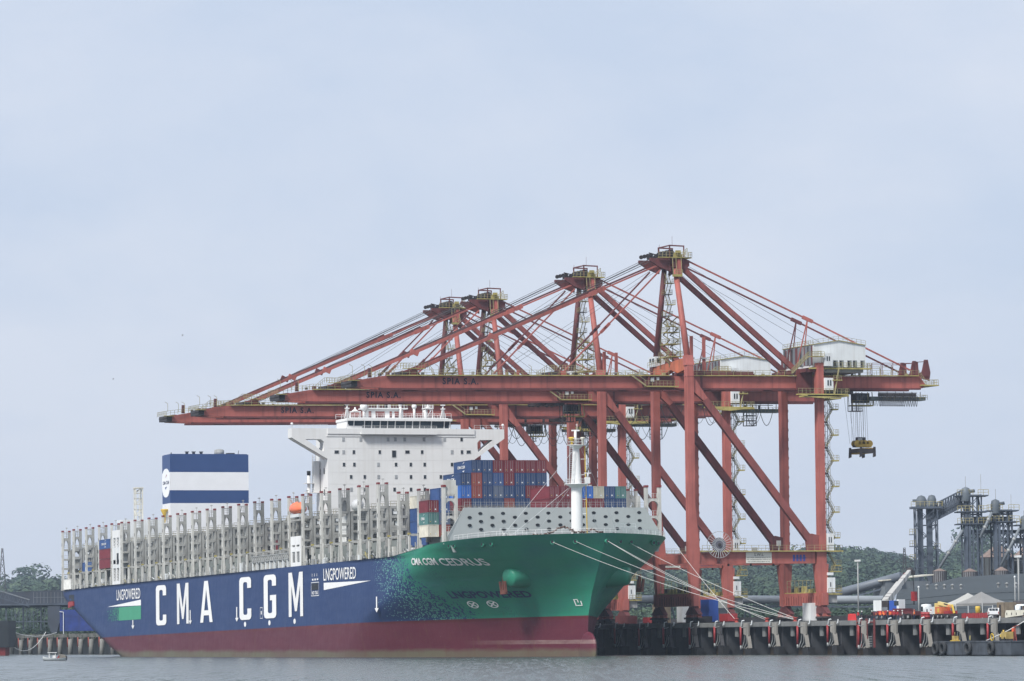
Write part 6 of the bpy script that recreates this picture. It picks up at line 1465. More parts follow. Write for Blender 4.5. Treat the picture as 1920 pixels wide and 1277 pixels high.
o = mb(BLUEP); o.box(-1.2, .2, -4.2, -1.6, 1.9, 3.9); o.use(WHITE2).box(-1.25, .25, -5.0, -4.2, 1.9, 4.1); o.use(GLASS).box(-1.3, -1.22, -4.9, -3.4, 2.9, 3.8); o.build('cab', MC)
BM_ = mat('telescopic_white', (.46, .45, .42), .5, .08, .5, streak=.2)
a, b_ = Vector((0, 1.4, 3.6)), None
tipw = at(1706, 1071, 975); MC_inv = (Matrix.Translation((42, -56.5, QZ)) @ Matrix.Rotation(R(12), 4, 'Z')).inverted(); tip = MC_inv @ tipw
o = mb(BM_); d_ = tip - a; o.beam(a, a + d_ * .55, 1.1, 1.35); o.beam(a + d_ * .5, a + d_ * .80, .9, 1.1); o.beam(a + d_ * .78, a + d_ * .97, .75, .9); o.use(REDV).beam(a + d_ * .74 + Vector((-.75, 0, .1)), a + d_ * .90 + Vector((-.6, 0, .1)), .3, .35)
o.use(GRIME)
for k_ in (.06, .16, .30, .42, .55, .67, .80): o.beam(a + d_ * k_, a + d_ * (k_ + .008), 1.22 - k_ * .35, 1.46 - k_ * .45)
o.use(GREYST).beam(a + d_ * .1 + Vector((-.62, 0, -.2)), a + d_ * .5 + Vector((-.62, 0, -.2)), .12, .2); o.build('boom', MC)
o = mb(GRIME); c = a + d_; o.ball(tuple(c), .8, .9, .85, 10, 7); o.box(c.x - .5, c.x + .5, c.y - 1.1, c.y + .2, c.z - .8, c.z + .1); o.build('boom_head', MC)
o = mb(WHITE2); o.tube((0, -1.2, 2.4), a + d_ * .42 - Vector((0, 0, .6)), .28); o.build('luffing_ram', MC)
o = mb(ROPE); hk = c + Vector((0, -1.3, -5.3)); o.path([c + Vector((0, -1.0, -.5)), hk], .06, 5); o.path([c + Vector((0, -1.25, -.5)), hk + Vector((0, -.2, 0))], .05, 5); o.build('rope', MC)
o = mb(REDV); o.box(hk.x - .35, hk.x + .35, hk.y - .75, hk.y + .55, hk.z - 1.1, hk.z + .9); o.use(GRIME).tube(hk + Vector((0, 0, -1.1)), hk + Vector((0, 0, -1.9)), .15); o.build('hook_block', MC)
tag(MC, 'mobile crane with white telescopic boom raised, blue cab and red chassis', 'crane')
# ------------------------------------------------------------------ red barrier, boom lift, tents, pickup, cabins on the quay
y = qpt(1592, 29.2)
small('barrier', 'bright red water filled plastic barrier at the quay edge', 'barrier', [('body', lambda o: o.use(mat('barrier_red', (.62, .045, .045), .5)).prism([(0, -1.55, 0), (0, 1.55, 0), (0, 1.35, 1.25), (0, .5, 1.3), (0, .4, 1.1), (0, -.4, 1.1), (0, -.5, 1.3), (0, -1.35, 1.25)], (.5, 0, 0)))], (28.7, y, QZ))
for k, px in enumerate((1724.5, 1731)):
    small('drum', ['left of two red drums by the white boxes', 'right of two red drums by the white boxes'][k], 'drum', [('body', lambda o: o.use(REDV).lathe((0, 0, 0), [(.0, 0), (.62, 0), (.62, .4), (.66, .42), (.62, .45), (.62, .95), (.66, .97), (.62, 1.0), (.62, 1.35), (0, 1.35)], 16))], (29.6, qpt(px, 29.6), QZ), 0, 'drums on the quay')
small('water_tank', 'white upright tank behind the red drums', 'tank', [('tank', lambda o: (o.use(WHITE2).lathe((0, 0, .9), [(0, 0), (1.0, 0), (1.0, 1.9), (.9, 2.0), (0, 2.1)], 16), o.use(BLACK).box(-1.03, -.9, -.4, .2, 1.6, 2.5))), ('stand', lambda o: o.use(GRIME).box(-1, 1, -1.1, 1.1, 0, .9))], (38, qpt(1729, 38), QZ))
small('site_cabinet', 'small white cabinet right of the upright tank', 'cabinet', [('box', lambda o: (o.use(WHITE2).box(-.8, .8, -.8, .8, .9, 2.4), o.use(GLASS).box(-.84, -.8, -.4, .2, 1.4, 2.0))), ('stand', lambda o: o.use(GRIME).box(-.7, .7, -.8, .8, 0, .9))], (36, qpt(1737, 36), QZ))
LFT = empty('boom_lift', (31.2, qpt(1762, 31.2), QZ)); LY = mat('lift_cream_yellow', (.62, .52, .22), .5, .08)
o = mb(GRIME); o.box(-.9, .9, -4.5, 3.0, .5, .95); o.use(REDV).box(-1.0, .9, -4.0, -2.0, .95, 1.5); o.build('chassis', LFT)
for yy in (2.5, .5, -3.8, -1.2): o = mb(RUBBER); o.tube((-1.1, yy, .48), (-.7, yy, .48), .48, n=14); o.use(GREYST).tube((-1.13, yy, .48), (-1.1, yy, .48), .22, n=10); o.build('wheel', LFT)
o = mb(mat('lift_orange', (.48, .13, .05), .5, .15, 1)); o.box(-.95, .9, -.9, 2.0, 1.0, 2.25); o.use(YELP).box(-.98, -.95, .1, 1.0, 1.2, 2.0); o.use(LY).box(-.9, .9, 2.0, 2.35, .9, 3.0); o.build('engine_cover', LFT)
o = mb(LY); o.beam((0, 2.3, 3.0), (0, -3.6, 2.35), .5, .6); o.use(GRIME).beam((0, -.5, 2.85), (0, -2.2, 2.62), .56, .25); o.use(YELP).beam((0, -3.6, 2.6), (0, -4.5, 1.0), .3); o.build('boom', LFT)
o = mb(ORV); o.rail([(-.5, -2.4, 1.5), (-.5, -3.8, 1.5)], 1.0, .7, .08); o.build('basket', LFT); tag(LFT, 'orange and cream boom lift with folded arm parked beside the tents', 'boom lift')
def tent(px, X, hw_, label, mtc):
    y = qpt(px, X); r = empty('tent', (X, y, QZ)); o = mb(mtc); z0, z1 = 2.9, 5.1
    c = [(-2.6, -hw_, z0), (-2.6, hw_, z0), (2.6, hw_, z0), (2.6, -hw_, z0)]; ap = (0, 0, z1)
    for i in range(4):
        p, q = Vector(c[i]), Vector(c[(i + 1) % 4]); A = Vector(ap); m1 = p.lerp(A, .5) - Vector((0, 0, .16)); m2 = q.lerp(A, .5) - Vector((0, 0, .16)); o.poly([p, q, m2, m1]); o.poly([m1, m2, A]); o.poly([p, q, q - Vector((0, 0, .35)), p - Vector((0, 0, .35))])
    o.build('roof', r)
    for x, yy in ((-2.6, -hw_), (-2.6, hw_), (2.6, hw_), (2.6, -hw_)): o = mb(WHITE2); o.beam((x, yy, 0), (x, yy, z0), .1); o.build('leg', r)
    tag(r, label, 'tent', 'party tents on the quay'); return r
tent(1807, 48, 5.6, 'white peaked tent, the left and brighter of the two', mat('tent_white', (.36, .36, .34), .8, .05))
tent(1832, 40.5, 5.9, 'grey peaked tent, the right of the two, next to the pickup', mat('tent_grey', (.22, .22, .215), .8, .08))
o = mb(REDV); rr = random.Random(4); r = empty('barrier_row', (32, 0, QZ)); ys = [qpt(p_, 32) for p_ in range(1800, 1845, 4)]
small('barrier_net', 'row of red plastic net barriers in front of the tents', 'barrier', [('net', lambda o: [o.use(REDV).box(-.06, .06, b2, a2, .1, .95 + .1 * (i % 2)) for i, (a2, b2) in enumerate(zip([qpt(p_, 32) for p_ in range(1795, 1845, 4)], [qpt(p_, 32) + .15 for p_ in range(1799, 1849, 4)]))])], (32, 0, QZ)); bpy.data.objects.remove(r)
small('cooler', 'tall yellow water cooler under the grey tent', 'cooler', [('body', lambda o: o.use(YELP).lathe((0, 0, .8), [(0, 0), (.45, 0), (.5, 1.3), (.4, 1.5), (0, 1.5)], 12)), ('stand', lambda o: o.use(REDV).box(-.5, .5, -.5, .5, 0, .8))], (36, qpt(1825, 36), QZ))
# pickup seen from the rear
PK = empty('pickup_truck', (31.5, qpt(1854.5, 31.5), QZ), (0, 0, R(-22))); PW = mat('car_white', (.72, .73, .74), .3, .03)
o = mb(PW); o.box(-.95, .95, 0, 5.3, .62, 1.25); o.prism([(-.92, .15, 1.25), (-.92, 4.0, 1.25), (-.80, 3.3, 1.85), (-.80, .45, 1.85)], (1.84, 0, 0)); o.box(-.9, .9, -.02, 0, .7, 1.2); o.build('body', PK)
o = mb(GLASS); 
for x0, x1 in ((-.78, -.32), (-.25, .25), (.32, .78)): o.prism([(x0, .12, 1.35), (x1, .12, 1.35), (x1, .36, 1.78), (x0, .36, 1.78)], (0, .02, 0))
o.build('rear_window', PK); o = mb(GRIME); o.box(-.95, .95, -.15, 0, .48, .66); o.build('bumper', PK)
for x in (-.88, .88):
    o = mb(REDV); o.box(x - .06, x + .06, -.05, 0, .8, 1.15); o.build('tail_light', PK)
    for yy in (.9, 4.3): o = mb(RUBBER); o.tube((x - .12, yy, .38), (x + .12, yy, .38), .38, n=14); o.build('wheel', PK)
o = mb(GRIME); o.box(-1.15, -.95, 3.1, 3.25, 1.2, 1.4); o.box(.95, 1.15, 3.1, 3.25, 1.2, 1.4); o.build('mirror', PK); tag(PK, 'white pickup truck with covered bed parked rear to the water beside the tents', 'pickup')
def plain_box(px, X, ln, hgt, dp, mt_, label, cat='container', door=True, name='site_container'):
    y = qpt(px, X); r = empty(name, (X, y, QZ)); o = mb(mt_); o.box(0, dp, -ln / 2, ln / 2, .15, hgt)
    n = int(ln / .5)
    for i in range(n): yy = -ln / 2 + (i + .25) * ln / n; o.box(-.05, 0, yy, yy + .22, .3, hgt - .15)
    o.build('body', r); o = mb(GRIME); o.box(-.06, -.055, -ln * .12, ln * .12, .3, hgt * .85) if door else o.box(.1, dp - .1, -ln / 2 + .1, ln / 2 - .1, 0, .15); o.build('door' if door else 'skids', r); tag(r, label, cat); return r
plain_box(1867, 40, 3.0, 3.0, 2.6, mat('old_wood', (.22, .18, .13), .8, .2, 1, streak=.5), 'weathered brown container right of the white pickup')
plain_box(1881, 42, 3.2, 2.9, 2.6, mat('old_tin', (.15, .12, .10), .8, .3, 1, rust=.6), 'rust brown shed with dark doorway behind the pickup', 'shed')
plain_box(1890, 46, 3.4, 3.2, 2.6, TIN, 'grey sheet metal cabin among the right hand containers', 'cabin')
plain_box(1908, 44, 8, 3.3, 3, mat('yard_dark', (.10, .10, .11), .8, .3, 1), 'long dark container at the right edge behind the pale slab', door=False)
for k, px in enumerate((1899, 1914)):
    small('generator_set', ['left of two white topped dark boxes at the right edge', 'right of two white topped dark boxes at the right edge'][k], 'generator', [('housing', lambda o: o.use((DARKST, mat('old_tin', (.15, .12, .10), .8, .3, 1, rust=.6))[k]).box(0, 1.5, -1.3, 1.3, .1, 2.2)), ('roof', lambda o: o.use(WHITE2).lathe((.75, 0, 2.2), [(1.2, 0), (.8, .3), (0, .35)], 10))], (37, qpt(px, 37), QZ), 0, 'generators at the right edge')
small('concrete_slab', 'long pale slab lying on the quay edge at the right', 'slab', [('slab', lambda o: o.use(CREAM).prism([(0, -5.0, .5), (0, 3.9, 0), (0, 3.9, .7), (0, 3.5, 1.35), (0, -5.0, 1.35)], (1.0, 0, 0))), ('pins', lambda o: [o.use(GRIME).box(-.06, 0, a2, a2 + .2, .5, .9) for a2 in (-4, -1, 1, 3)])], (29.6, qpt(1893, 29.6), QZ))
small('fuel_tank', 'small white upright tank between the dark generators', 'tank', [('tank', lambda o: o.use(WHITE2).lathe((0, 0, .8), [(0, 0), (.5, 0), (.5, 1.3), (0, 1.4)], 12)), ('legs', lambda o: o.use(GRIME).box(-.4, .4, -.4, .4, 0, .8))], (33, qpt(1900, 33), QZ))
# light masts
def light_mast(px, X, ztop_, label, lamps=4, r=.14):
    y = qpt(px, X); rt = empty('light_mast', (X, y, QZ)); H = ztop_ - QZ; o = mb(GREYST); o.tube((0, 0, 0), (0, 0, H), r * 1.3, r, 8); o.use(CONC).box(-.5, .5, -.5, .5, 0, .7); o.build('pole', rt)
    if lamps:
        o = mb(GREYST); o.beam((0, -1.1, H), (0, 1.1, H), .12); o.beam((-.8, 0, H - .5), (.8, 0, H - .5), .1); o.build('crossarm', rt)
        for k in range(lamps): o = mb(WHITE2); yy = -1 + 2 * k / max(1, lamps - 1); o.box(-.25, .15, yy - .22, yy + .22, H + .05, H + .45); o.build('lamp', rt)
    else: o = mb(WHITE2); o.ball((0, 0, H), .22, .22, .25, 8, 6); o.build('camera', rt)
    tag(rt, label, 'light mast', 'masts along the yard')
light_mast(1602, 70, at(1602, 1053, 985).z, 'tall grey light mast right of the nearest crane', 5)
light_mast(1902, 66, at(1902, 1046, 905).z, 'tall light mast with four white lamps near the right edge')
light_mast(1895, 66, at(1895, 1082, 905).z, 'shorter grey camera mast beside the four lamp mast', 0, .11)
light_mast(1715, 60, at(1715, 1102, 945).z, 'short camera mast right of the mobile crane boom', 0, .12)
# steel access ladders hanging from the quay beside the people
small('ladder_frame', 'rusty lattice ladder frame hanging down the quay under the workers', 'ladder', [('frame', lambda o: [o.use(mat('rust_frame', (.16, .04, .04), .8)).beam((0, a2, .6), (0, a2, -5), .16) for a2 in (0, .5, 3.6, 4.2, 6.4, 8.6)] + [o.beam((0, 0 if k % 2 else 3.6, -k * .45), (0, .5 if k % 2 else 4.2, -k * .45 - .4), .1) for k in range(11)] + [o.beam((0, 0, -.1), (0, 8.6, -.1), .2)]), ('rungs', lambda o: [o.use(GREYST).beam((-.1, 1.2, -2.9 - k * .45), (-.1, 2.9, -2.9 - k * .45), .1) for k in range(5)])], (27.0, qpt(1632, 27), QZ - .3))
# yard clutter under the cranes, all standing on the deck
rr = random.Random(12)
def yard_box(px, X, ln, hgt, mt_, label, cat, name): return small(name, label, cat, [('body', lambda o: (o.use(mt_).box(0, 2.2, -ln / 2, ln / 2, .35, hgt), o.box(-.04, 0, -ln / 2 + .2, ln / 2 - .2, .6, hgt * .8))), ('skids', lambda o: o.use(GRIME).box(.1, 2.0, -ln / 2 + .2, ln / 2 - .2, 0, .35))], (X, qpt(px, X), QZ))
yard_box(1315, 40, 5.0, 5.2, BLUEP, 'blue container standing upright between the legs of the nearest crane', 'container', 'blue_container')
yard_box(1332, 48, 5, 3.4, TIN, 'grey cabin right of the blue container', 'cabin', 'site_cabin')
yard_box(1350, 38, 5, 2.0, REDV, 'low red equipment box right of the blue container under the crane', 'equipment', 'equipment_box')
yard_box(1341, 60, 5, 5.5, mat('yard_grey', (.25, .27, .26), .8, .2, 1), 'pale grey shed behind the red equipment box', 'shed', 'shed')
yard_box(1268, 45, 3.6, 5.0, WHITE2, 'white cabinet between the waterside legs of the nearest crane', 'cabinet', 'electrical_cabinet')
yard_box(1205, 42, 4, 1.6, REDV, 'small red machine on the quay right of the bow', 'equipment', 'equipment_box')
yard_box(1226, 50, 6, 4.6, mat('old_wood', (.22, .18, .13), .8, .2, 1, streak=.5), 'brown stained container right of the bow behind the red machine', 'container', 'site_container')
yard_box(1505, 60, 4.5, 4.2, WHITE2, 'white stained cabinet between the landside legs of the nearest crane', 'cabinet', 'electrical_cabinet')
yard_box(1300, 36, 7, 1.5, GRIME, 'low dark pallet stack at the foot of the nearest crane', 'pallets', 'pallet_stack')
yard_box(1160, 52, 9, 2.2, mat('maroon_dull', (.12, .03, .03), .8, .2, 1), 'low maroon machinery under the green bow', 'equipment', 'equipment_box')
small('long_fence', 'low dark barrier fence running along the back of the quay', 'fence', [('panels', lambda o: [o.use(DARKC).box(-.1, .1, -240 + k * 8.2, -240 + k * 8.2 + 8, 0, 1.5) for k in range(86)])], (76, 0, QZ))

# ------------------------------------------------------------------ conveyors behind the yard
def galleries(name, pts, r, label, mt_, posts=True, D0=None):
    rt = empty(name, (pts[0].x, pts[0].y, 0)); off = Vector((pts[0].x, pts[0].y, 0)); o = mb(mt_)
    for a, b_ in zip(pts, pts[1:]): o.tube(a - off, b_ - off, r, r, 14)
    o.build('tube', rt); o = mb(DARKST)
    for a, b_ in zip(pts, pts[1:]):
        L = (b_ - a).length; n = int(L / 6); o.beam(a - off - Vector((0, 0, r + .9)), b_ - off - Vector((0, 0, r + .9)), .4); o.beam(a - off - Vector((0, 0, r)), b_ - off - Vector((0, 0, r)), .35)
        for k in range(n):
            c = a.lerp(b_, k / n) - off; c2 = a.lerp(b_, (k + 1) / n) - off; o.beam(c - Vector((0, 0, r + .9)), c2 - Vector((0, 0, r)), .2)
            if posts and k % 4 == 0:
                for q in (-1, 1): o.beam(c - Vector((0, 0, r + .9)), Vector((c.x + q * 1.5, c.y, 6.5)), .35)
    o.build('truss', rt); tag(rt, label, 'conveyor', 'conveyor galleries')
TUBEM = mat('conveyor_tin', (.26, .29, .32), .45, .1, .2)
galleries('conveyor', [at(1120, 1123, 1190), at(1660, 1124, 1130)], .95, 'long horizontal pale conveyor tube behind the crane legs', TUBEM)
galleries('conveyor', [at(1540, 1121, 1210), at(1690, 1080, 1200)], 1.15, 'inclined grey conveyor tube rising to the right behind the light mast', mat('conveyor_grey', (.13, .15, .18), .5, .1, .2))
o = empty('transfer_house', tuple(at(1688, 1150, 1205))); q = mb(TIN); q.box(-6, 7, -4, 4, -8, 8.5); q.use(CREAM).prism([(-7, -4.3, 8.5), (8, -4.3, 10), (8, -4.3, 10.3), (-7, -4.3, 8.8)], (0, 8.6, 0)); q.build('wall', o); q = mb(BLACK); q.box(-4, -.5, -4.05, -4, 3.5, 6.2); q.build('window', o); tag(o, 'small flat roofed transfer house at the top of the inclined conveyor', 'building')
# storage warehouse: long low curved roof
ROOF = mat('warehouse_roof', (.036, .046, .052), .75, .12, .06, streak=.35)
wh_ = empty('warehouse', (0, 0, 0)); q = mb(ROOF)
Aq = [(1636, 1150, 1105), (1655, 1112, 1125), (1700, 1098, 1150), (1800, 1080, 1170), (1860, 1074, 1180), (2150, 1066, 1190)]
ev = [at(1636, 1158, 1080), at(1690, 1158, 1072), at(1800, 1158, 1060), at(1900, 1158, 1052), at(2150, 1160, 1030)]
rd = [at(1662, 1110, 1125), at(1722, 1100, 1150), at(1800, 1082, 1165), at(1900, 1076, 1170), at(2150, 1070, 1170)]
mdl = [[e_.lerp(r_, t_) + Vector((0, 0, .5 * math.sin(math.pi * t_))) for t_ in (0, .18, .34, .5, .66, .82, 1)] for e_, r_ in zip(ev, rd)]
for i in range(4):
    for j in range(6): q.poly([mdl[i][j], mdl[i + 1][j], mdl[i + 1][j + 1], mdl[i][j + 1]])
for m_ in (mdl[0], ): q.poly([m_[0], *m_[1:], m_[-1] + Vector((45, 60, -3)), m_[0] + Vector((35, 80, 0))])
back = [r_ + Vector((30, 90, -14)) for r_ in rd]
for i in range(4): q.poly([mdl[i][6], mdl[i + 1][6], back[i + 1], back[i]])
q.build('roof', wh_); q = mb(mat('seam_dark', (.04, .05, .055), .8))
for j in (1, 2, 3):
    for i in range(4): q.beam(mdl[i][j] + Vector((0, 0, .05)), mdl[i + 1][j] + Vector((0, 0, .05)), .12)
q.build('roof_seams', wh_); q = mb(DARKC)
for i in range(4): q.poly([ev[i], ev[i + 1], Vector((ev[i + 1].x, ev[i + 1].y, 5)), Vector((ev[i].x, ev[i].y, 5))])
q.build('wall', wh_)
for px, i_, t_ in ((1739, 1, .9), (1756, 1, .9), (1771, 1, .9), (1786, 1, .9), (1802, 2, .9), (1872, 2, .85), (1888, 2, .85), (1905, 3, .85)):
    c = at(px, 1100 if px < 1810 else 1097, 1110); q = mb(GREYST); q.lathe(tuple(c), [(.3, -.6), (.3, .2), (.55, .35), (0, .7)], 10); q.build('roof_vent', wh_)
tag(wh_, 'vast low grey green roofed warehouse behind the quay at the right', 'warehouse')

# grain plant
def lattice(o, c, hx_, hy_, z0, z1, step=5, w_=.5):
    for a in (-1, 1):
        for b_ in (-1, 1): o.beam((c[0] + a * hx_, c[1] + b_ * hy_, z0), (c[0] + a * hx_, c[1] + b_ * hy_, z1), w_)
    z = z0
    while z < z1 - .1:
        z2 = min(z + step, z1)
        for b_ in (-1, 1): o.beam((c[0] - hx_, c[1] + b_ * hy_, z2), (c[0] + hx_, c[1] + b_ * hy_, z2), w_ * .7); o.beam((c[0] - hx_, c[1] + b_ * hy_, z), (c[0] + hx_, c[1] + b_ * hy_, z2), w_ * .5); o.beam((c[0] + hx_, c[1] + b_ * hy_, z), (c[0] - hx_, c[1] + b_ * hy_, z2), w_ * .5)
        for a in (-1, 1): o.beam((c[0] + a * hx_, c[1] - hy_, z2), (c[0] + a * hx_, c[1] + hy_, z2), w_ * .7); o.beam((c[0] + a * hx_, c[1] - hy_, z), (c[0] + a * hx_, c[1] + hy_, z2), w_ * .5)
        z = z2
ORI = R(-19)                                   # plant squared to the line of sight
def frame_(px, py, D):
    p = at(px, py, D); e_ = empty('grain_tower', (p.x, p.y, 0), (0, 0, ORI)); return e_, p.z
GD = 1300.; s_ = FPX / GD                       # 6.54 px per metre there
def zz(px, py): return at(px, py, GD).z
g1, _ = frame_(1735, 1000, GD); o = mb(DARKST); zt = zz(1735, 952)
o.box(-2.2, -.7, -1, 1, 5, zt); o.box(.4, 2.0, -1, 1, 5, zt); o.build('elevator_leg', g1)
o = mb(DARKST); lattice(o, (.2, 0), 3.1, 2.6, 5, zt, 6, .35); o.build('frame', g1)
o = mb(DARKST); o.box(-4.2, 4.8, -3, 3, zt - .3, zt + .3); o.use(YELG).rail([(-4.2, -3, zt + .3), (4.8, -3, zt + .3), (4.8, 3, zt + .3)], 1.4, 1.3, .12); o.build('platform', g1)
for x, z, w_ in ((-3.9, 1002, 1), (-3.9, 1024, 1), (3.2, 1030, -1), (-3.9, 1050, 1)): q = zz(1735, z); o = mb(DARKST); o.box(x - .8, x + .8, -2.6, 0, q - .2, q); o.use(YELG).rail([(x - .8, -2.6, q), (x + .8, -2.6, q)], 1.5, .8, .12); o.build('platform', g1)
o = mb(mat('head_steel', (.10, .12, .14), .6, .2, .3)); o.lathe((-1.1, -1, zt + .3), [(1.6, 0), (1.6, 1.8), (1.0, 2.9), (0, 3.3)], 14); o.lathe((1.9, -1, zt + .3), [(1.3, 0), (1.3, 2.0), (.9, 3.1), (0, 3.4)], 14); o.box(-3.6, -1, -1.4, -.6, zt + 1.6, zt + 2.4); o.build('elevator_head', g1)
tag(g1, 'dark square grain elevator tower, leftmost of the plant', 'grain elevator', 'grain elevator towers')
def gtower(px, pytop, pydeck, hwid, dec, label, legs=(-.9,)):
    g_, _ = frame_(px, 1000, GD); zt = zz(px, pydeck); o = mb(DARKST); lattice(o, (0, 0), hwid, 4, 5, zt, 5.5, .42)
    for k in range(1, 4): x = -hwid + 2 * hwid * k / 4; o.beam((x, -4, 5), (x, -4, zt), .45)
    o.build('frame', g_); o = mb(DARKST); o.box(-hwid * .95, -hwid * .95 + .8, -4.6, -3.8, 5, zz(px, pytop) - 3); o.box(-hwid * .55, -hwid * .55 + .7, -4.6, -3.8, 5, zt); o.build('elevator_leg', g_)
    o = mb(mat('head_steel', (.10, .12, .14), .6, .2, .3)); zt2 = zz(px, pytop); o.lathe((-hwid * .8, -4, zt2 - 4.2), [(1.3, 0), (1.45, 2.4), (1.1, 3.7), (0, 4.2)], 14); o.tube((-hwid * .8, -4, zt2 - 1.6), (-hwid * .8 + 2.6, -4, zt2 - 1.2), .5); o.build('elevator_head', g_)
    for d_ in dec: z = zz(px, d_); o = mb(DARKST); o.box(-hwid - 2, hwid + 2, -5, 5, z - .3, z); o.use(YELG).rail([(-hwid - 2, -5, z), (-hwid + 2.5, -5, z)], 1.5, 1.2, .14); o.rail([(hwid - 1, -5, z), (hwid + 2, -5, z)], 1.5, 1.2, .14); o.build('platform', g_)
    o = mb(GREYST)
    for x in (-2, 2.4): o.beam((x, -4, zz(px, pydeck)), (x, -4, zz(px, pydeck) + rr.uniform(4, 7)), .12)
    o.build('antenna', g_); tag(g_, label, 'grain elevator', 'grain elevator towers'); return g_
gtower(1822, 913, 929, 15.5 / s_ + .1, [929, 959, 982], 'tallest open lattice grain tower at the end of the sloping bridge')
gtower(1878, 936, 957, 17 / s_, [957, 978], 'middle open lattice grain tower with a diagonal spout')
gtower(1930, 966, 984, 14 / s_, [984], 'grain tower cut off by the right edge')
br = empty('conveyor_bridge', tuple(at(1738, 983, GD)), (0, 0, ORI)); L = (1805 - 1738) / s_; dz = (983 - 950) / s_; o = mb(DARKST); hgt = 4.6
for y in (-1.3, 1.3):
    o.beam((0, y, 0), (L, y, dz), .6); o.beam((0, y, hgt * .3), (L, y, dz + hgt * .3), .3); o.beam((0, y, hgt), (L, y, dz + hgt), .4)
    for k in range(13): x = L * k / 13; o.beam((x, y, dz * k / 13), (x + L / 13, y, dz * (k + 1) / 13 + hgt), .2); o.beam((x, y, dz * k / 13), (x, y, dz * k / 13 + hgt), .22)
o.build('truss', br); o = mb(TIN); o.beam((0, 0, 1), (L, 0, dz + 1), 2.3, 1.6); o.build('belt', br); o = mb(DARKST)
for k in range(13): x = L * k / 13; o.beam((x, -1.3, dz * k / 13 + hgt), (x, 1.3, dz * k / 13 + hgt), .25)
o.build('roof_bars', br); tag(br, 'sloping lattice conveyor bridge between the two tallest grain towers', 'conveyor bridge')
def spout(a, b_, label):
    rt = empty('spout', tuple(a)); d_ = b_ - a; o = mb(TIN); o.tube((0, 0, 0), d_, .42, .42, 8); o.build('pipe', rt); o = mb(GREYST)
    for k in (.3, .6): o.ball(tuple(d_ * k), .6, .6, .6, 8, 6)
    o.build('joints', rt); tag(rt, label, 'pipe', 'diagonal spouts of the grain plant')
spout(at(1805, 994, GD - 6), at(1761, 1066, GD - 6), 'long diagonal pipe falling left from the tallest tower to a small silo')
spout(at(1860, 960, GD - 6), at(1838, 1008, GD - 6), 'short diagonal pipe left of the middle tower')
spout(at(1912, 990, GD - 6), at(1877, 1060, GD - 6), 'diagonal pipe falling to the low silo near the right edge')
def silo(px, pt, pe, pb, rpx, label, mt_, D=GD - 20):
    p = at(px, 1100, D); s2 = FPX / D; rt = empty('silo', (p.x, p.y, 0)); rr_ = rpx / s2; zb2, ze2, zt2 = at(px, pb, D).z, at(px, pe, D).z, at(px, pt, D).z
    o = mb(mt_); o.lathe((0, 0, 0), [(rr_, zb2 - 4), (rr_, ze2)], 28); k0 = len(o.v); o.build('wall', rt)
    o = mb(mat('silo_roof', (.20, .15, .13), .7, .2, .4, streak=.4)); o.lathe((0, 0, 0), [(rr_ * 1.03, ze2), (rr_ * .15, zt2), (0, zt2)], 28); o.build('roof', rt)
    o = mb(GRIME); 
    for k in range(20): a = 2 * math.pi * k / 20; o.beam((rr_ * 1.01 * math.cos(a), rr_ * 1.01 * math.sin(a), zb2 - 4), (rr_ * 1.01 * math.cos(a), rr_ * 1.01 * math.sin(a), ze2), .16)
    o.build('stiffeners', rt); tag(rt, label, 'silo', 'silos of the grain plant')
silo(1762, 1066, 1071, 1090, 13, 'small squat silo at the foot of the long diagonal pipe', mat('silo_grey', (.17, .17, .18), .7, .15, .3, streak=.4))
silo(1819, 1066, 1072, 1082, 14, 'low silo showing only its roof below the tallest tower', mat('silo_grey', (.17, .17, .18), .7, .15, .3, streak=.4))
silo(1878, 1063, 1070, 1080, 13, 'low silo at the foot of the right hand pipe', mat('silo_grey', (.17, .17, .18), .7, .15, .3, streak=.4))
silo(1872, 1022, 1045, 1080, 34, 'large dark silo with a conical roof behind the middle tower', mat('silo_dark', (.07, .08, .085), .7, .2, .3, streak=.5), GD + 30)
silo(1932, 1018, 1042, 1080, 30, 'large dark conical silo cut off by the right edge', mat('silo_dark', (.07, .08, .085), .7, .2, .3, streak=.5), GD + 30)
def hz(p0, p1, y, th, label, mtz, D=GD):
    a, b_ = at(p0, y, D), at(p1, y, D); rt = empty('gallery', tuple(a)); o = mb(mtz); o.beam((0, 0, 0), b_ - a, 2, th); o.build('belt_housing', rt); o = mb(DARKST); d_ = b_ - a
    for k in range(9): o.beam(d_ * (k / 9) - Vector((0, 0, th * .5)), d_ * ((k + .5) / 9) - Vector((0, 0, th * .5 + 1.3)), .22); o.beam(d_ * ((k + .5) / 9) - Vector((0, 0, th * .5 + 1.3)), d_ * ((k + 1) / 9) - Vector((0, 0, th * .5)), .22)
    o.build('truss', rt); tag(rt, label, 'gallery', 'level galleries of the grain plant')
hz(1822, 1896, 975, 1.9, 'upper pale level gallery between the tallest and middle towers', TIN); hz(1816, 1920, 997, 1.0, 'lower dark level gallery crossing between the towers', DARKST); hz(1884, 1935, 1014, 1.6, 'short pale gallery near the right edge', TIN)
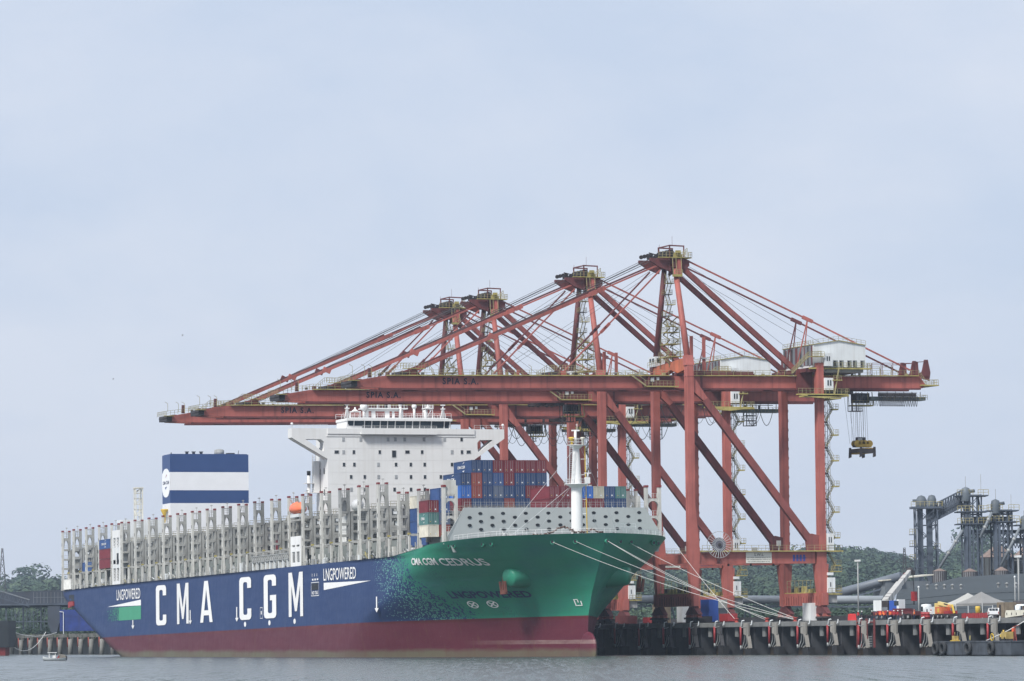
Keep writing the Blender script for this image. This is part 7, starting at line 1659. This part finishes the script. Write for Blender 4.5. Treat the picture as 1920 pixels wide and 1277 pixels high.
# power pylons
def pylon(px, pt, pb, D, label, arm=11, hw_=3.2):
    p = at(px, pb, D); zt2 = at(px, pt, D).z; z0 = 10; rt = empty('pylon', (p.x, p.y, 0), (0, 0, ORI)); o = mb(GRIME); H = zt2 - z0
    for a in (-1, 1):
        for b_ in (-1, 1): o.beam((a * hw_, b_ * hw_, z0), (a * .4, b_ * .4, zt2), .28)
    for k in range(12):
        t0, t1 = k / 12, (k + 1) / 12; w0, w1 = hw_ * (1 - t0) + .4 * t0, hw_ * (1 - t1) + .4 * t1; z_0, z_1 = z0 + H * t0, z0 + H * t1
        for s in (-1, 1): o.beam((-w0, s * w0, z_0), (w1, s * w1, z_1), .14); o.beam((w0, s * w0, z_0), (-w1, s * w1, z_1), .14); o.beam((-w1, s * w1, z_1), (w1, s * w1, z_1), .14)
    o.build('lattice', rt); o = mb(GRIME)
    for s in (-1, 1): o.beam((0, 0, z0 + H * .80), (s * arm * .5, 0, z0 + H * .81), .25); o.beam((0, 0, z0 + H * .88), (s * arm * .5, 0, z0 + H * .81), .18)
    o.build('arms', rt); tag(rt, label, 'pylon', 'power pylons on the hills')
pylon(1696.5, 1027, 1085, 2300, 'steel power pylon with wide arms left of the square grain tower', 8.5, 1.8)
pylon(4.5, 1028, 1080, 3000, 'tall steel power pylon above the forest at the left edge', 2.5, 4.2)
# ------------------------------------------------------------------ left background: loading shed on trestles, blue hopper
LD = 1560.; ls = FPX / LD
sd = empty('loading_gallery', tuple(at(0, 1150, LD)), (0, 0, R(-19))); Lz = lambda py: (1150 - py) / ls
DB = mat('shed_blue_grey', (.045, .055, .075), .8, .25, .15, streak=.4)
o = mb(DB); o.prism([(-30, 0, Lz(1134)), (24, 0, Lz(1134)), (24, 0, Lz(1107)), (-30, 0, Lz(1116))], (0, 12, 0)); o.use(DARKST).box(-30, 24, -.6, 0, Lz(1135.5), Lz(1133)); o.build('wall', sd)
o = mb(TIN)
for k in range(10): o.box(11.5 + k * 1.2, 11.6 + k * 1.2, -.1, 0, Lz(1132), Lz(1111))
o.beam((11.5, -.1, Lz(1121)), (23, -.1, Lz(1121)), .12); o.build('cladding_ribs', sd)
o = mb(DARKST)
for k in range(9):
    x = -28 + k * 6; o.beam((x, 1, Lz(1134)), (x, 1, Lz(1182)), .5)
for k in range(14): x = 4 + k * 1.25; o.beam((x, .5, Lz(1140)), (x, .5, Lz(1178)), .18); o.beam((x, .5, Lz(1165 - (k % 4) * 5)), (x + 1.25, .5, Lz(1150 - (k % 4) * 5)), .14)
o.beam((-30, .5, Lz(1166)), (20, .5, Lz(1166)), .3); o.box(-30, 24, 3, 3.5, Lz(1140), Lz(1134)); o.build('trestle', sd)
tag(sd, 'long dark blue grey loading gallery on trestles at the left edge', 'building')
cv = empty('conveyor', tuple(at(-20, 1102, LD - 30)), (0, 0, R(-19))); o = mb(TIN); o.beam((0, 0, 0), (13.5, 0, -4.2), 1.0, .35); o.build('cover', cv); o = mb(DARKST); o.beam((0, 0, -2.4), (13.5, 0, -6.4), .3)
for k in range(9): o.beam((k * 1.5, 0, -k * .465), (k * 1.5 + .7, 0, -2.4 - k * .44), .16); o.beam((k * 1.5 + .7, 0, -2.4 - k * .44), (k * 1.5 + 1.5, 0, -.465 * (k + 1)), .16)
o.build('truss', cv); tag(cv, 'white topped conveyor sloping down in front of the dark gallery', 'conveyor')
BLUED = mat('hopper_blue', (.015, .035, .17), .6, .3, .4, streak=.4)
bh = empty('hopper', tuple(at(112, 1178, LD - 10)), (0, 0, R(-19))); o = mb(BLUED); o.prism([(-7, 0, 5.3), (10, 0, 5.3), (10, 0, 1.8), (1, 0, -.8), (-3.5, 0, .5)], (0, 6, 0)) if False else o.box(0, 12, 0, 6, -1.0, 6.3); o.use(DB).box(-4, 0, 0, 6, 2.2, 7.6); o.prism([(-4, 0, 2.2), (0, 0, 2.2), (-1, 0, -1.5), (-3, 0, -1.5)], (0, 5, 0)); o.build('bin', bh)
o = mb(WHITE2); o.beam((1.3, -.5, -2), (1.3, -.5, 5.5), .18); o.beam((1.3, -.5, 5.5), (0, -.5, 5.7), .2); o.build('pole', bh); tag(bh, 'bright blue hopper behind the ship stern above the wharf', 'hopper')
# low far shed roof just over the gallery is land; a few birds
for px, py, D, l in ((258, 921, 900, 'small dark bird flying left of the lattice post'), (342, 629, 800, 'tiny bird high above the left boom tips'), (212, 711, 850, 'tiny bird in the sky far left')):
    b3 = empty('bird', tuple(at(px, py, D))); b3.scale = (.6, .6, .6); o = mb(GRIME); o.ball((0, 0, 0), .2, .11, .1, 8, 6); o.poly([(-.05, 0, .05), (.12, 0, .05), (.2, .6, .32), (.05, .6, .32)]); o.poly([(-.05, 0, .05), (.12, 0, .05), (.2, -.6, .25), (.05, -.6, .25)]); o.build('body', b3); tag(b3, l, 'bird', 'birds in the sky')

# ------------------------------------------------------------------ haze
HZ = bpy.data.materials.new('haze_air'); HZ.use_nodes = True; t = HZ.node_tree; t.nodes.clear()
o_ = t.nodes.new('ShaderNodeOutputMaterial'); v_ = t.nodes.new('ShaderNodeVolumePrincipled'); v_.inputs['Density'].default_value = .00006; v_.inputs['Color'].default_value = (.70, .84, 1, 1); v_.inputs['Anisotropy'].default_value = .2
t.links.new(v_.outputs[0], o_.inputs['Volume'])
hz_ = mb(HZ).box(XW0 - 20, XW1 + 20, YW0 - 20, YW1 + 20, -15.5, 150).build('haze'); tag(hz_, kind='stuff')
